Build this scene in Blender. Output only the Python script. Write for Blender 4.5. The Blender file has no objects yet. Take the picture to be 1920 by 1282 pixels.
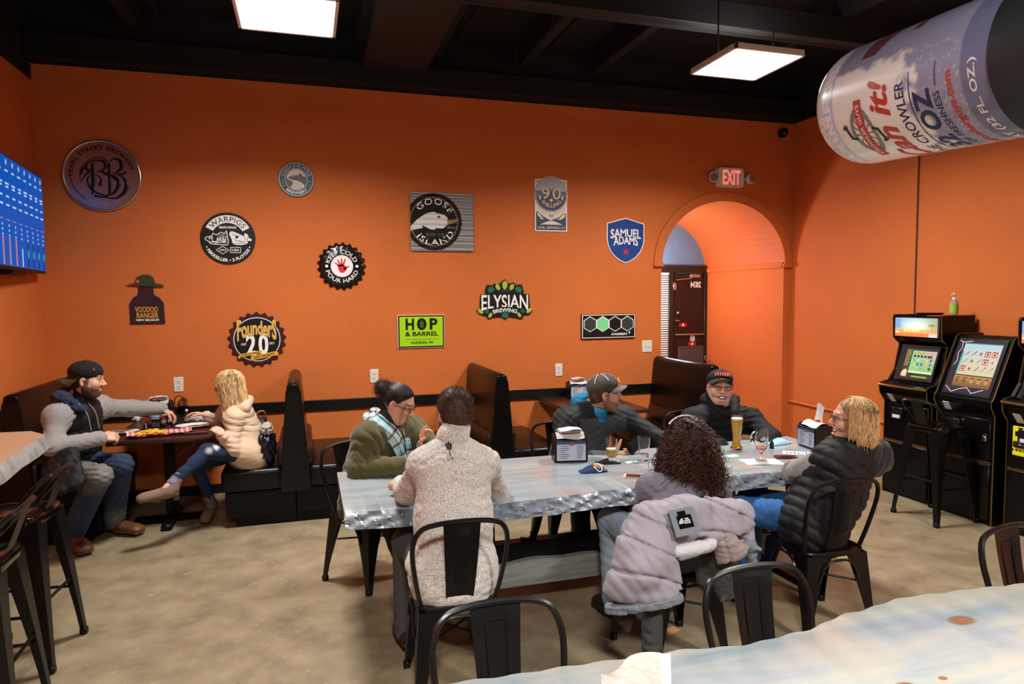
import bpy, bmesh, math, random
import numpy as np
from mathutils import Vector, Matrix, Euler

random.seed(7)
rng = np.random.default_rng(7)
PI = math.pi
scene = bpy.context.scene
col = scene.collection

# ------------------------------------------------------------------ camera
CAM_H, F_PX = 1.80, 1266.41
YAW, PITCH, ROLL = math.radians(16.880), math.radians(-3.680), math.radians(-0.476)
def cam_axes():
    cy, sy = math.cos(YAW), math.sin(YAW)
    w = Vector((sy*math.cos(PITCH), cy*math.cos(PITCH), math.sin(PITCH)))
    r = Vector((cy, -sy, 0)); u = r.cross(w)
    return (r*math.cos(ROLL)+u*math.sin(ROLL), -r*math.sin(ROLL)+u*math.cos(ROLL), w)
CR, CU, CW = cam_axes()
cam_data = bpy.data.cameras.new('camera'); cam = bpy.data.objects.new('camera', cam_data); col.objects.link(cam)
cam_data.sensor_width = 36.0; cam_data.lens = F_PX/1920*36.0; cam_data.clip_start = 0.05
M = Matrix.Identity(4)
for i in range(3):
    M[i][0], M[i][1], M[i][2] = CR[i], CU[i], -CW[i]
M.translation = (0, 0, CAM_H); cam.matrix_world = M
scene.camera = cam

# ------------------------------------------------------------------ world, exposure
world = bpy.data.worlds.new('world'); scene.world = world; world.use_nodes = True
bg = world.node_tree.nodes['Background']; bg.inputs[0].default_value = (.95, .97, 1, 1); bg.inputs[1].default_value = 0.03
vs = scene.view_settings
vs.view_transform = 'Standard'; vs.look = 'None'; vs.gamma = 1.0; vs.exposure = 0.0
try: vs.use_curve_mapping = False
except Exception: pass

PANEL_W = 126.0          # watts of each ceiling panel
VEST_W = 60.0           # watts of the lamp in the entry behind the arch

# room: x along the back wall, y towards it, z up
D, XL, XR = 6.78, -2.18, 5.54
ZP, ZC = 3.82, 4.35     # where the orange paint ends, ceiling deck
Y0 = -3.2

def ray(px, py):
    return CW + CR*((px-960)/F_PX) + CU*((641-py)/F_PX)
def A(px, py, Y):
    """point of the room at depth Y seen there"""
    d = ray(px, py); return Vector((0, 0, CAM_H)) + d*(Y/d.y)
def FZ(px, py, z=0.0):
    """point at height z seen there"""
    d = ray(px, py); return Vector((0, 0, CAM_H)) + d*((z-CAM_H)/d.z)

# ------------------------------------------------------------------ materials
def lin(c):
    return tuple((v/12.92 if v <= .04045 else ((v+.055)/1.055)**2.4) for v in c)
def rgb(r, g, b): return lin((r/255, g/255, b/255)) + (1,)
MATS = {}
def mat(name, c=(.5,.5,.5,1), rough=.5, metal=0, var=0, vscale=8, bump=0, bscale=60, emit=0, trans=0, coat=0, spec=.5, ior=1.45, attr=None, sheen=0, stretch=None, alpha=None):
    if name in MATS: return MATS[name]
    m = bpy.data.materials.new(name); m.use_nodes = True; MATS[name] = m
    nt = m.node_tree; n = nt.nodes; L = nt.links; b = n['Principled BSDF']
    b.inputs['Base Color'].default_value = c; b.inputs['Roughness'].default_value = rough
    b.inputs['Metallic'].default_value = metal; b.inputs['Specular IOR Level'].default_value = spec
    b.inputs['IOR'].default_value = ior
    if coat: b.inputs['Coat Weight'].default_value = coat; b.inputs['Coat Roughness'].default_value = .08
    if trans: b.inputs['Transmission Weight'].default_value = trans
    if sheen: b.inputs['Sheen Weight'].default_value = sheen; b.inputs['Sheen Roughness'].default_value = .5
    if emit: b.inputs['Emission Color'].default_value = c; b.inputs['Emission Strength'].default_value = emit; b.inputs['Base Color'].default_value = tuple(v*.12 for v in c[:3])+(1,)
    src = None
    tc = None
    def coords():
        nonlocal tc
        if tc is None:
            t = n.new('ShaderNodeTexCoord'); mp = n.new('ShaderNodeMapping'); L.new(t.outputs['Object'], mp.inputs[0])
            if stretch: mp.inputs['Scale'].default_value = stretch
            tc = mp.outputs[0]
        return tc
    if attr:
        a = n.new('ShaderNodeAttribute'); a.attribute_name = attr; src = a.outputs['Color']
        if not emit: L.new(src, b.inputs['Base Color'])
        else: b.inputs['Base Color'].default_value = (.02,.02,.02,1)
        if emit: L.new(src, b.inputs['Emission Color'])
    if var:
        nz = n.new('ShaderNodeTexNoise'); nz.inputs['Scale'].default_value = vscale; nz.inputs['Detail'].default_value = 6
        L.new(coords(), nz.inputs['Vector'])
        mr = n.new('ShaderNodeMapRange'); mr.inputs[1].default_value = .3; mr.inputs[2].default_value = .7
        mr.inputs[3].default_value = 1-var; mr.inputs[4].default_value = 1+var; L.new(nz.outputs['Fac'], mr.inputs[0])
        mx = n.new('ShaderNodeVectorMath'); mx.operation = 'MULTIPLY'
        if src: L.new(src, mx.inputs[0])
        else: mx.inputs[0].default_value = c[:3]
        L.new(mr.outputs[0], mx.inputs[1]); L.new(mx.outputs[0], b.inputs['Base Color'])
    if bump:
        nz = n.new('ShaderNodeTexNoise'); nz.inputs['Scale'].default_value = bscale; nz.inputs['Detail'].default_value = 5
        L.new(coords(), nz.inputs['Vector'])
        bp = n.new('ShaderNodeBump'); bp.inputs['Strength'].default_value = bump; bp.inputs['Distance'].default_value = .01
        L.new(nz.outputs['Fac'], bp.inputs['Height']); L.new(bp.outputs[0], b.inputs['Normal'])
    return m

def ramp_mat(name, stops, scale=3, detail=8, rough=.6, stretch=(1,1,1), distort=0, bump=0, bscale=80, coat=0, second=None, rvar=None):
    """colour ramp over noise; second = (colour, scale, lo, hi) mixes spots in"""
    m = bpy.data.materials.new(name); m.use_nodes = True; MATS[name] = m
    nt = m.node_tree; n = nt.nodes; L = nt.links; b = n['Principled BSDF']
    b.inputs['Roughness'].default_value = rough
    if coat: b.inputs['Coat Weight'].default_value = coat; b.inputs['Coat Roughness'].default_value = .06
    t = n.new('ShaderNodeTexCoord'); mp = n.new('ShaderNodeMapping'); mp.inputs['Scale'].default_value = stretch
    L.new(t.outputs['Object'], mp.inputs[0])
    nz = n.new('ShaderNodeTexNoise'); nz.inputs['Scale'].default_value = scale; nz.inputs['Detail'].default_value = detail
    nz.inputs['Distortion'].default_value = distort; nz.inputs['Roughness'].default_value = .62
    L.new(mp.outputs[0], nz.inputs['Vector'])
    cr = n.new('ShaderNodeValToRGB'); e = cr.color_ramp.elements
    while len(e) < len(stops): e.new(.5)
    for i, (p, c) in enumerate(stops): e[i].position = p; e[i].color = c
    L.new(nz.outputs['Fac'], cr.inputs[0]); out = cr.outputs[0]
    if second:
        for c2, sc, lo, hi in second:
            n2 = n.new('ShaderNodeTexNoise'); n2.inputs['Scale'].default_value = sc; n2.inputs['Detail'].default_value = 7
            L.new(t.outputs['Object'], n2.inputs['Vector'])
            mr = n.new('ShaderNodeMapRange'); mr.inputs[1].default_value = lo; mr.inputs[2].default_value = hi
            L.new(n2.outputs['Fac'], mr.inputs[0])
            mx = n.new('ShaderNodeMix'); mx.data_type = 'RGBA'; L.new(mr.outputs[0], mx.inputs[0])
            L.new(out, mx.inputs[6]); mx.inputs[7].default_value = c2; out = mx.outputs[2]
    L.new(out, b.inputs['Base Color'])
    if bump:
        nb = n.new('ShaderNodeTexNoise'); nb.inputs['Scale'].default_value = bscale; nb.inputs['Detail'].default_value = 6
        L.new(mp.outputs[0], nb.inputs['Vector'])
        bp = n.new('ShaderNodeBump'); bp.inputs['Strength'].default_value = bump; bp.inputs['Distance'].default_value = .01
        L.new(nb.outputs['Fac'], bp.inputs['Height']); L.new(bp.outputs[0], b.inputs['Normal'])
    return m

# ------------------------------------------------------------------ mesh builder
class MB:
    def __init__(s): s.v = []; s.f = []; s.m = []; s.c = []; s.n = 0
    def add(s, verts, faces, mi=0, colr=None):
        b = s.n; s.v += [tuple(v) for v in verts]; s.n += len(verts)
        s.f += [tuple(i+b for i in f) for f in faces]; s.m += [mi]*len(faces)
        if colr is not None:
            if isinstance(colr, tuple): s.c += [colr]*len(verts)
            else: s.c += list(colr)
        else: s.c += [(1,1,1,1)]*len(verts)
        return s
    def box(s, lo, hi, r=0.0, mi=0, T=None, seg=1, colr=None):
        lo = Vector(lo); hi = Vector(hi)
        bm = bmesh.new(); bmesh.ops.create_cube(bm, size=1)
        for v in bm.verts: v.co = Vector(((v.co.x+.5)*(hi.x-lo.x)+lo.x, (v.co.y+.5)*(hi.y-lo.y)+lo.y, (v.co.z+.5)*(hi.z-lo.z)+lo.z))
        if r: bmesh.ops.bevel(bm, geom=bm.edges[:], offset=r, segments=seg, affect='EDGES', profile=.5)
        bm.verts.index_update()
        vs_ = [(T @ v.co if T else v.co) for v in bm.verts]
        s.add(vs_, [[v.index for v in f.verts] for f in bm.faces], mi, colr); bm.free(); return s
    def tube(s, pts, r, sides=8, mi=0, closed=False, caps=True, colr=None, squash=None, upv=None):
        pts = [Vector(p) for p in pts]; n = len(pts)
        rr = r if isinstance(r, (list, tuple)) else [r]*n
        vs_ = []; up = None
        for i, p in enumerate(pts):
            if closed: t = pts[(i+1)%n]-pts[i-1]
            else: t = pts[min(i+1,n-1)]-pts[max(i-1,0)]
            if t.length < 1e-9: t = Vector((0,0,1))
            t.normalize()
            if up is None:
                up = Vector(upv) if upv is not None else (Vector((0,0,1)) if abs(t.z) < .9 else Vector((1,0,0)))
            a = t.cross(up)
            if a.length < 1e-6: a = t.orthogonal()
            a.normalize(); bb = a.cross(t); up = bb
            for k in range(sides):
                an = 2*PI*k/sides
                q1, q2 = math.cos(an)*rr[i], math.sin(an)*rr[i]
                if squash: q1 *= squash[0]; q2 *= squash[1]
                vs_.append(p+a*q1+bb*q2)
        fs = []
        for i in range(n if closed else n-1):
            j = (i+1) % n
            for k in range(sides):
                k2 = (k+1) % sides
                fs.append((i*sides+k, i*sides+k2, j*sides+k2, j*sides+k))
        if caps and not closed:
            fs.append(tuple(range(sides))[::-1]); fs.append(tuple((n-1)*sides+k for k in range(sides)))
        return s.add(vs_, fs, mi, colr)
    def lathe(s, prof, c=(0,0,0), sides=24, mi=0, T=None, colr=None, closed=False):
        """prof list of (radius, height)"""
        c = Vector(c); vs_ = []; fs = []
        for r, z in prof:
            for k in range(sides):
                a = 2*PI*k/sides; q = Vector((r*math.cos(a), r*math.sin(a), z))
                q = (T @ q if T else q) + c; vs_.append(q)
        n = len(prof)
        for i in range(n if closed else n-1):
            for k in range(sides):
                k2 = (k+1) % sides; j = (i+1) % n
                fs.append((i*sides+k, i*sides+k2, j*sides+k2, j*sides+k))
        if not closed:
            if prof[0][0] > 1e-6: fs.append(tuple(range(sides))[::-1])
            if prof[-1][0] > 1e-6: fs.append(tuple((n-1)*sides+k for k in range(sides)))
        return s.add(vs_, fs, mi, colr)
    def prism(s, poly, f0, f1, mi=0, caps=True, colr=None):
        """poly 2D points; f0/f1 map (u,v) to 3D for the two ends"""
        n = len(poly); vs_ = [f0(u,v) for u,v in poly]+[f1(u,v) for u,v in poly]
        fs = [(i, (i+1)%n, n+(i+1)%n, n+i) for i in range(n)]
        if caps: fs += [tuple(range(n))[::-1], tuple(range(n,2*n))]
        return s.add(vs_, fs, mi, colr)
    def flat(s, poly, f, mi=0, colr=None):
        return s.add([f(u,v) for u,v in poly], [tuple(range(len(poly)))], mi, colr)
    def grid(s, nu, nv, f, mi=0, colf=None, cu=False):
        vs_ = [f(i/(nu if cu else nu-1), j/(nv-1)) for j in range(nv) for i in range(nu)]
        fs = []
        for j in range(nv-1):
            for i in range(nu if cu else nu-1):
                i2 = (i+1) % nu; fs.append((j*nu+i, j*nu+i2, (j+1)*nu+i2, (j+1)*nu+i))
        c = [colf(i/(nu-1), j/(nv-1)) for j in range(nv) for i in range(nu)] if colf else None
        return s.add(vs_, fs, mi, c)
    def ball(s, c, r, nu=12, nv=8, mi=0, colr=None, T=None):
        c = Vector(c); rr = (r, r, r) if isinstance(r, (int, float)) else r
        def f(u, v):
            a, b = 2*PI*u, PI*(v-.5)
            q = Vector((rr[0]*math.cos(a)*math.cos(b), rr[1]*math.sin(a)*math.cos(b), rr[2]*math.sin(b)))
            return c+(T @ q if T else q)
        b0 = s.n; s.grid(nu, nv, f, mi, cu=True)
        if colr is not None: s.c[b0:] = [colr]*(s.n-b0)
        return s
    def mesh(s, name, mats, smooth=True):
        me = bpy.data.meshes.new(name); me.from_pydata(s.v, [], s.f)
        for m_ in (mats if isinstance(mats, (list, tuple)) else [mats]): me.materials.append(m_)
        me.polygons.foreach_set('material_index', s.m)
        if smooth: me.polygons.foreach_set('use_smooth', [True]*len(s.f))
        if any(c != (1,1,1,1) for c in s.c):
            a = me.color_attributes.new('Col', 'FLOAT_COLOR', 'POINT')
            a.data.foreach_set('color', np.array(s.c, 'f').ravel())
        me.update()
        if smooth == 'auto' or smooth is True:
            try: me.set_sharp_from_angle(angle=math.radians(38))
            except Exception: pass
        return me
    def build(s, name, mats, parent=None, smooth=True, loc=None, rot=None):
        o = bpy.data.objects.new(name, s.mesh(name, mats, smooth)); col.objects.link(o)
        if parent: o.parent = parent
        if loc is not None: o.location = loc
        if rot is not None: o.rotation_euler = rot
        return o

def tag(o, label, cat, group=None, kind=None):
    if label: o['label'] = label
    if cat: o['category'] = cat
    if group: o['group'] = group
    if kind: o['kind'] = kind
    return o
def thing(name, label, cat, loc=(0,0,0), rz=0, group=None, rot=None):
    o = bpy.data.objects.new(name, None); col.objects.link(o); o.empty_display_size = .1
    o.location = loc; o.rotation_euler = rot if rot is not None else (0,0,rz)
    return tag(o, label, cat, group)
def struct(o): o['kind'] = 'structure'; return o
def dup(root, loc, rz, label, group=None, scale=None):
    def cp(o, par):
        c = o.copy(); col.objects.link(c); c.parent = par
        for ch in o.children: cp(ch, c)
        return c
    r = cp(root, None); r.location = loc; r.rotation_euler = (0,0,rz); r['label'] = label
    if group: r['group'] = group
    if scale: r.scale = scale
    return r
def spline(pts, n=8, closed=False):
    """Catmull-Rom through points"""
    P = [Vector(p) for p in pts]; out = []; m_ = len(P)
    for i in range(m_ if closed else m_-1):
        p0 = P[(i-1) % m_] if closed or i > 0 else P[0]*2-P[1]
        p1, p2 = P[i], P[(i+1) % m_]
        p3 = P[(i+2) % m_] if closed or i+2 < m_ else P[-1]*2-P[-2]
        for k in range(n):
            t = k/n
            out.append(.5*((2*p1)+(p2-p0)*t+(2*p0-5*p1+4*p2-p3)*t*t+(3*p1-p0-3*p2+p3)*t**3))
    if not closed: out.append(P[-1].copy())
    return out
def rrect(w, h, r, n=4):
    """rounded rectangle outline, centred, counter-clockwise"""
    out = []
    for cx, cy, a0 in ((w/2-r,h/2-r,0),(-w/2+r,h/2-r,PI/2),(-w/2+r,-h/2+r,PI),(w/2-r,-h/2+r,1.5*PI)):
        for k in range(n+1):
            a = a0+PI/2*k/n; out.append((cx+r*math.cos(a), cy+r*math.sin(a)))
    return out
def circ(r, n=32, cx=0, cy=0, ry=None):
    return [(cx+r*math.cos(2*PI*k/n), cy+(ry or r)*math.sin(2*PI*k/n)) for k in range(n)]

# ------------------------------------------------------------------ lettering
def text_geo(s_, size=1.0, bold=0.0, shear=0.0, space=1.0):
    cu = bpy.data.curves.new('t', 'FONT'); cu.body = s_; cu.size = size; cu.offset = bold*size; cu.shear = shear
    cu.space_character = space; cu.resolution_u = 3; cu.align_x = 'LEFT'
    o = bpy.data.objects.new('t', cu); col.objects.link(o)
    dg = bpy.context.evaluated_depsgraph_get(); dg.update()
    me = bpy.data.meshes.new_from_object(o.evaluated_get(dg))
    V = np.array([v.co[:2] for v in me.vertices]).reshape(-1, 2); Fc = [tuple(p.vertices) for p in me.polygons]
    col.objects.unlink(o); bpy.data.objects.remove(o); bpy.data.curves.remove(cu); bpy.data.meshes.remove(me)
    return V, Fc
def letters(mb, s_, f, mi=0, w=None, h=None, at=(0,0), bold=.01, shear=0, space=1.0, arc=None, colr=None, warp=None, fine=0):
    """Flat print. Straight: centred at `at`, scaled to w x h. arc=(radius, mid_angle, sweep, +1 top / -1 bottom)"""
    V, Fc = text_geo(s_, 1.0, bold, shear, space)
    if len(V) == 0: return
    if fine:
        bm = bmesh.new(); vv = [bm.verts.new((x, y, 0)) for x, y in V]
        for f_ in Fc:
            try: bm.faces.new([vv[i] for i in f_])
            except ValueError: pass
        bmesh.ops.triangulate(bm, faces=bm.faces[:])
        for _ in range(fine):
            lg = [e for e in bm.edges if e.calc_length() > .12]
            if lg: bmesh.ops.subdivide_edges(bm, edges=lg, cuts=1); bmesh.ops.triangulate(bm, faces=[f_ for f_ in bm.faces if len(f_.verts) > 3])
        bm.verts.index_update(); V = np.array([v.co[:2] for v in bm.verts]); Fc = [tuple(v.index for v in f_.verts) for f_ in bm.faces]; bm.free()
    lo, hi = V.min(0), V.max(0); V = (V-(lo+hi)/2)
    ext = hi-lo
    if arc:
        R, mid, sweep, sg = arc; hh = h
        U = V.copy(); t = U[:,0]/ext[0]; y = U[:,1]/ext[1]*hh
        if sg > 0: a = mid-t*sweep; rad = R+y
        else: a = mid+t*sweep; rad = R-y
        P = np.stack([at[0]+rad*np.cos(a), at[1]+rad*np.sin(a)], 1)
    else:
        sx = w/ext[0] if w else None; sy = h/ext[1] if h else None
        if sx is None: sx = sy
        if sy is None: sy = sx
        P = V*np.array([sx, sy])
        if warp: P = np.array([warp(x, y, w or sx*ext[0], h or sy*ext[1]) for x, y in P])
        P = P+np.array(at)
    mb.add([f(u, v) for u, v in P], Fc, mi, colr)
# ------------------------------------------------------------------ ceiling panels (the room's lamps)
m_diff = mat('panel_diffuser', (1,1,1,1), .6, emit=9.0)
m_pframe = mat('panel_frame_white', rgb(215,205,200), .4)
def panel_light(x, y, z, label, k=.88):
    t = thing('ceiling_light', label, 'ceiling light', (x, y, z), 0, 'square ceiling panels')
    fr = MB(); s_ = .31
    for (a, b) in (((-s_,-s_),(s_,-s_+.022)),((-s_,s_-.022),(s_,s_)),((-s_,-s_),(-s_+.022,s_)),((s_-.022,-s_),(s_,s_))):
        fr.box((a[0],a[1],-.022),(b[0],b[1],.02),.002)
    fr.build('panel_frame', m_pframe, t)
    MB().box((-s_+.02,-s_+.02,.0),(s_-.02,s_-.02,.02)).build('diffuser', m_diff, t)
    for sx in (-.25,.25): MB().tube([(sx,0,.03),(sx,0,ZC-z)], .006, 6).build('hanger_rod', m_black, t)
    li = bpy.data.lights.new('panel_lamp', 'AREA'); li.shape = 'SQUARE'; li.size = .56; li.energy = PANEL_W*k; li.spread = math.radians(153 if k < 1 else 140)
    li.color = (1, .97, .93)
    lo = bpy.data.objects.new('panel_lamp', li); col.objects.link(lo); lo.parent = t; lo.location = (0,0,-.006)
    return t
m_black = mat('satin_black', rgb(8,8,9), .42)
m_deck = mat('ceiling_black', rgb(7,8,10), .8, var=.25, vscale=1.2)
PZ = 3.62
panel_light(-.07, 4.62, PZ, 'square glowing ceiling panel above the booth tables, its far rim in view')
panel_light(3.33, 4.63, PZ, 'square glowing ceiling panel over the long table, near the giant can')
for px_, py_, w_ in ((-.07, -.7, 'behind the camera'), (3.33, -.7, 'over the near end of the game machine wall')):
    panel_light(px_, py_, PZ, 'square glowing ceiling panel '+w_, 2.1)

# ------------------------------------------------------------------ walls, floor, ceiling
def wall_mat(name, c):
    m = mat(name, c, .72, var=.05, vscale=1.6, bump=.35, bscale=140, spec=.35); return m
ORANGE = rgb(207,111,52)
m_wall = wall_mat('orange_paint', ORANGE)
m_floor = ramp_mat('concrete', [(.25, rgb(105,91,70)), (.45, rgb(131,116,91)), (.58, rgb(142,127,101)), (.78, rgb(158,143,116))], scale=4.5, detail=10, rough=.45, bump=.06, bscale=40,
                   second=[(rgb(112,92,66), 2.2, .58, .85), (rgb(182,164,136), 14, .64, .9), (rgb(84,68,50), 30, .68, .80), (rgb(60,48,36), 60, .74, .80)])
struct(MB().box((XL-.1, Y0, -.12), (XR+.1, 8.6, 0)).build('floor', m_floor))
struct(MB().box((XL-.1, Y0, ZC), (XR+.1, D+.1, ZC+.1)).build('ceiling', m_deck))
# back wall with its arch
AXC, ARX, ARZ, ASP = 4.625, .815, .715, 2.175
def arch_pts(rx, rz, n=28): return [(AXC-rx*math.cos(PI*k/n), ASP+rz*math.sin(PI*k/n)) for k in range(n+1)]
wb = MB()
def q(*p): wb.add(p, [(0,1,2,3)])
def face_rect(x0, x1, z0, z1, mi=0): wb.add([(x0,D,z0),(x1,D,z0),(x1,D,z1),(x0,D,z1)], [(0,1,2,3)], mi)
face_rect(XL, AXC-ARX, 0, ZP); face_rect(AXC+ARX, XR, 0, ZP)
ap = arch_pts(ARX, ARZ)
for (x0,z0),(x1,z1) in zip(ap[:-1], ap[1:]):
    wb.add([(x0,D,z0),(x1,D,z1),(x1,D,ZP),(x0,D,ZP)], [(0,1,2,3)])
face_rect(XL, XR, ZP, ZC, 1)
# thickness behind
wb.add([(XL,D+.1,0),(AXC-ARX,D+.1,0),(AXC-ARX,D+.1,ZC),(XL,D+.1,ZC)], [(3,2,1,0)])
struct(wb.build('wall_back', [m_wall, m_deck], smooth=False))
# tunnel behind the arch
m_soffit = mat('orange_boards', ORANGE, .6, var=.10, vscale=5, bump=.25, bscale=30, stretch=(1,9,9))
YV = 8.44
tn = MB()
for (x0,z0),(x1,z1) in zip(ap[:-1], ap[1:]):
    tn.add([(x0,D,z0),(x0,YV,z0),(x1,YV,z1),(x1,D,z1)], [(0,1,2,3)])
struct(tn.build('ceiling_arch_vault', m_soffit))
jr = MB(); jr.add([(AXC+ARX,D,0),(AXC+ARX,YV,0),(AXC+ARX,YV,ASP),(AXC+ARX,D,ASP)], [(0,1,2,3)])
struct(jr.build('wall_passage_side', m_wall, smooth=False))
jl = MB(); jl.add([(AXC-ARX,D,0),(AXC-ARX,YV,0),(AXC-ARX,YV,ASP),(AXC-ARX,D,ASP)], [(3,2,1,0)])
struct(jl.build('wall_passage_far', m_wall, smooth=False))
m_blue = mat('pale_blue_paint', rgb(112,150,190), .7, var=.05)
struct(MB().box((AXC-ARX-.05,YV,0),(AXC+ARX+.2,YV+.08,ASP+ARZ+.3)).build('wall_entry', m_blue, smooth=False))
# arch casing and imposts
tr = MB(); ao = arch_pts(ARX+.10, ARZ+.10); an = len(ap)
vs_ = [(x,D-.028,z) for x,z in ap]+[(x,D-.028,z) for x,z in ao]+[(x,D,z) for x,z in ap]+[(x,D,z) for x,z in ao]
fs = []
for i in range(an-1):
    fs += [(i,i+1,an+i+1,an+i), (an+i,an+i+1,3*an+i+1,3*an+i), (i+1,i,2*an+i,2*an+i+1)]
tr.add(vs_, [f[::-1] for f in fs]); struct(tr.build('trim_arch', m_wall))
for nm, x0, x1 in (('trim_impost_window_side', AXC-ARX-.105, AXC-ARX+.02), ('trim_impost_corner_side', AXC+ARX-.02, AXC+ARX+.098)):
    o = MB().box((x0, D-.035, ASP-.035), (x1, D+.02, ASP+.008), .004)
    if 'corner' in nm: o.box((x0, D, ASP-.035), (AXC+ARX, YV-.01, ASP+.03), .004)
    struct(o.build(nm, m_wall))
# side walls
wl = MB(); wl.add([(XL,Y0,0),(XL,D,0),(XL,D,3.68),(XL,Y0,3.68)], [(3,2,1,0)]); wl.add([(XL,Y0,3.68),(XL,D,3.68),(XL,D,ZC),(XL,Y0,ZC)], [(3,2,1,0)], 1)
struct(wl.build('wall_left', [m_wall, m_deck], smooth=False))
wr = MB(); wr.add([(XR,Y0,0),(XR,D,0),(XR,D,ZP),(XR,Y0,ZP)], [(0,1,2,3)]); wr.add([(XR,Y0,ZP),(XR,D,ZP),(XR,D,ZC),(XR,Y0,ZC)], [(0,1,2,3)], 1)
struct(wr.build('wall_right', [m_wall, m_deck], smooth=False))
wf_ = MB(); wf_.add([(XL,Y0,0),(XR,Y0,0),(XR,Y0,ZP),(XL,Y0,ZP)], [(3,2,1,0)]); wf_.add([(XL,Y0,ZP),(XR,Y0,ZP),(XR,Y0,ZC),(XL,Y0,ZC)], [(3,2,1,0)], 1)
struct(wf_.build('wall_front', [mat('charcoal_paint', rgb(70,66,64), .7), m_deck], smooth=False))
# open black roof structure
jb = MB()
jb.box((XL, D-.16, ZP+.02), (XR, D, ZP+.22), .01)
struct(jb.build('trim_ledger_beam', m_deck))
for i, x in enumerate((-1.35, .55, 1.25, 2.15, 2.95, 4.4)):
    o = MB().box((x-.05, Y0, 4.13), (x+.05, D-.16, 4.35), .004)
    o.tube([(x+.2, Y0, 4.25), (x+.2, D-.2, 4.25)], .016, 6)
    struct(o.build('ceiling_joist', m_deck))
o = MB().box((.55, 3.9, 3.95), (1.15, D-.17, 4.13), .01); struct(o.build('ceiling_duct', mat('duct_dark', rgb(18,15,14), .7)))
o = MB().box((XL, 4.75, 3.93), (XR, 4.85, 4.13), .006).tube([(XL, 5.0, 4.0),(XR, 5.0, 4.0)], .03, 8); struct(o.build('ceiling_girder', mat('girder_dark', rgb(20,18,18), .7)))
# black chair rail along the back wall
m_rail = mat('rail_black', rgb(10,9,9), .4)
struct(MB().box((XL+.01, D-.022, .735), (3.72, D, .835), .004).build('trim_chair_rail', m_rail))
# conduit on the side wall
m_cond = mat('orange_conduit', ORANGE, .5)
o = MB().tube([(XR-.015, D-.02, .545), (XR-.015, 3.0, .50)], .013, 8); struct(o.build('trim_conduit', m_cond))
struct(MB().box((XR-.006, 5.035, 1.4), (XR, 5.05, ZP), 0).build('trim_panel_seam', mat('seam_dark', rgb(70,32,12), .7)))
struct(MB().box((XL, D-.012, 0), (AXC-ARX, D, .09), .003).build('baseboard_back', m_black))

# entry behind the arch: door, blinds, lamp
m_dkbrown = mat('door_brown', rgb(36,23,20), .35)
m_frame_dk = mat('bronze_frame', rgb(48,40,36), .4, metal=.3)
m_steel = mat('brushed_steel', rgb(190,186,182), .3, metal=.9)
m_red = mat('sticker_red', rgb(190,22,34), .5); m_white = mat('white_print', rgb(236,234,230), .5)
dr = thing('door_1', None, None, (4.86, YV-.05, 0)); dr['kind'] = 'structure'
MB().box((.05,0,.02),(.53,.045,2.13),.004).build('door_leaf', m_dkbrown, dr)
fr = MB().box((-.03,-.02,0),(.04,.05,2.2),.004).box((.53,-.02,0),(.575,.05,2.2),.004).box((-.16,-.025,2.14),(.575,.05,2.235),.004)
fr.build('door_frame', m_frame_dk, dr)
MB().box((.07,-.03,1.265),(.53,0,1.285),.003).build('push_bar', m_steel, dr)
MB().box((.13,-.008,.2),(.53,0,1.09),.002).box((.13,-.012,1.085),(.53,0,1.11),.002).build('kick_plate', mat('kick_grey', rgb(92,88,92), .4, metal=.4), dr)
MB().box((.29,-.05,2.07),(.45,0,2.12),.008).tube([(.30,-.06,2.06),(.07,-.03,2.04)],.007,6).build('door_closer', m_steel, dr)
MB().box((.03,-.03,1.90),(.08,.0,2.0),.004).build('hinge', m_steel, dr)
MB().ball((.10,-.035,1.58),.022).tube([(.05,-.04,1.48),(.12,-.04,1.47)],.009,6).build('handle', m_steel, dr)
lt = MB(); letters(lt, '2834', lambda u,v: (.40-u, -.002, 1.975+v), w=.17, h=.085, bold=.03); lt.build('street_number', m_white, dr, smooth=False)
for i,(x,z) in enumerate(((.20,1.41),(.35,1.14))):
    MB().box((x-.06,-.004,z-.026),(x+.06,0,z+.026),.001).build('red_sticker', m_red, dr)
    MB().box((x-.012,-.007,z-.018),(x+.012,-.004,z+.018),.001).build('sticker_mark', m_white, dr)
MB().box((.315,-.006,1.175),(.385,0,1.26),.012).build('badge_sticker', mat('badge_grey', rgb(190,190,196),.4), dr)
m_blind = mat('blind_white', rgb(222,220,214), .6)
wn = thing('window_1', None, None, (4.70, YV-.03, 0)); wn['kind'] = 'structure'
MB().box((-.05,-.0,.6),(.16,.02,2.15),.002).build('window_pane', mat('pane_dark', rgb(60,64,70), .1), wn)
sl = None
for k in range(44):
    z = .78+k*.031
    if sl is None:
        sl = MB().box((-.05,-.012,-.001),(.155,.012,.001),0,T=Matrix.Rotation(.9,4,'X')).build('slat', m_blind, wn, loc=(0,-.015,z))
    else:
        c_ = sl.copy(); col.objects.link(c_); c_.parent = wn; c_.location = (0,-.015,z)
MB().box((-.05,-.035,2.12),(.155,0,2.15),.002).build('head_rail', m_blind, wn)
fx = thing('fire_extinguisher', 'red fire extinguisher with chrome valve beside the brown entry door', 'fire extinguisher', (5.365, 8.20, .45))
MB().lathe([(.0,0),(.05,0),(.056,.02),(.056,.34),(.045,.39),(.02,.42),(0,.42)], sides=16).build('cylinder', mat('extinguisher_red', rgb(176,20,24), .25, coat=.5), fx)
MB().lathe([(.0,.42),(.018,.42),(.018,.46),(0,.46)],sides=10).box((-.05,-.008,.46),(.03,.008,.47),.002).tube(spline([(-.05,0,.465),(-.075,0,.50),(-.045,0,.535),(-.02,0,.50),(-.04,0,.475)],5),.005,6).build('valve', m_steel, fx)
MB().box((-.03,.05,.10),(.03,.24,.13),.003).build('wall_bracket', m_black, fx)
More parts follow.
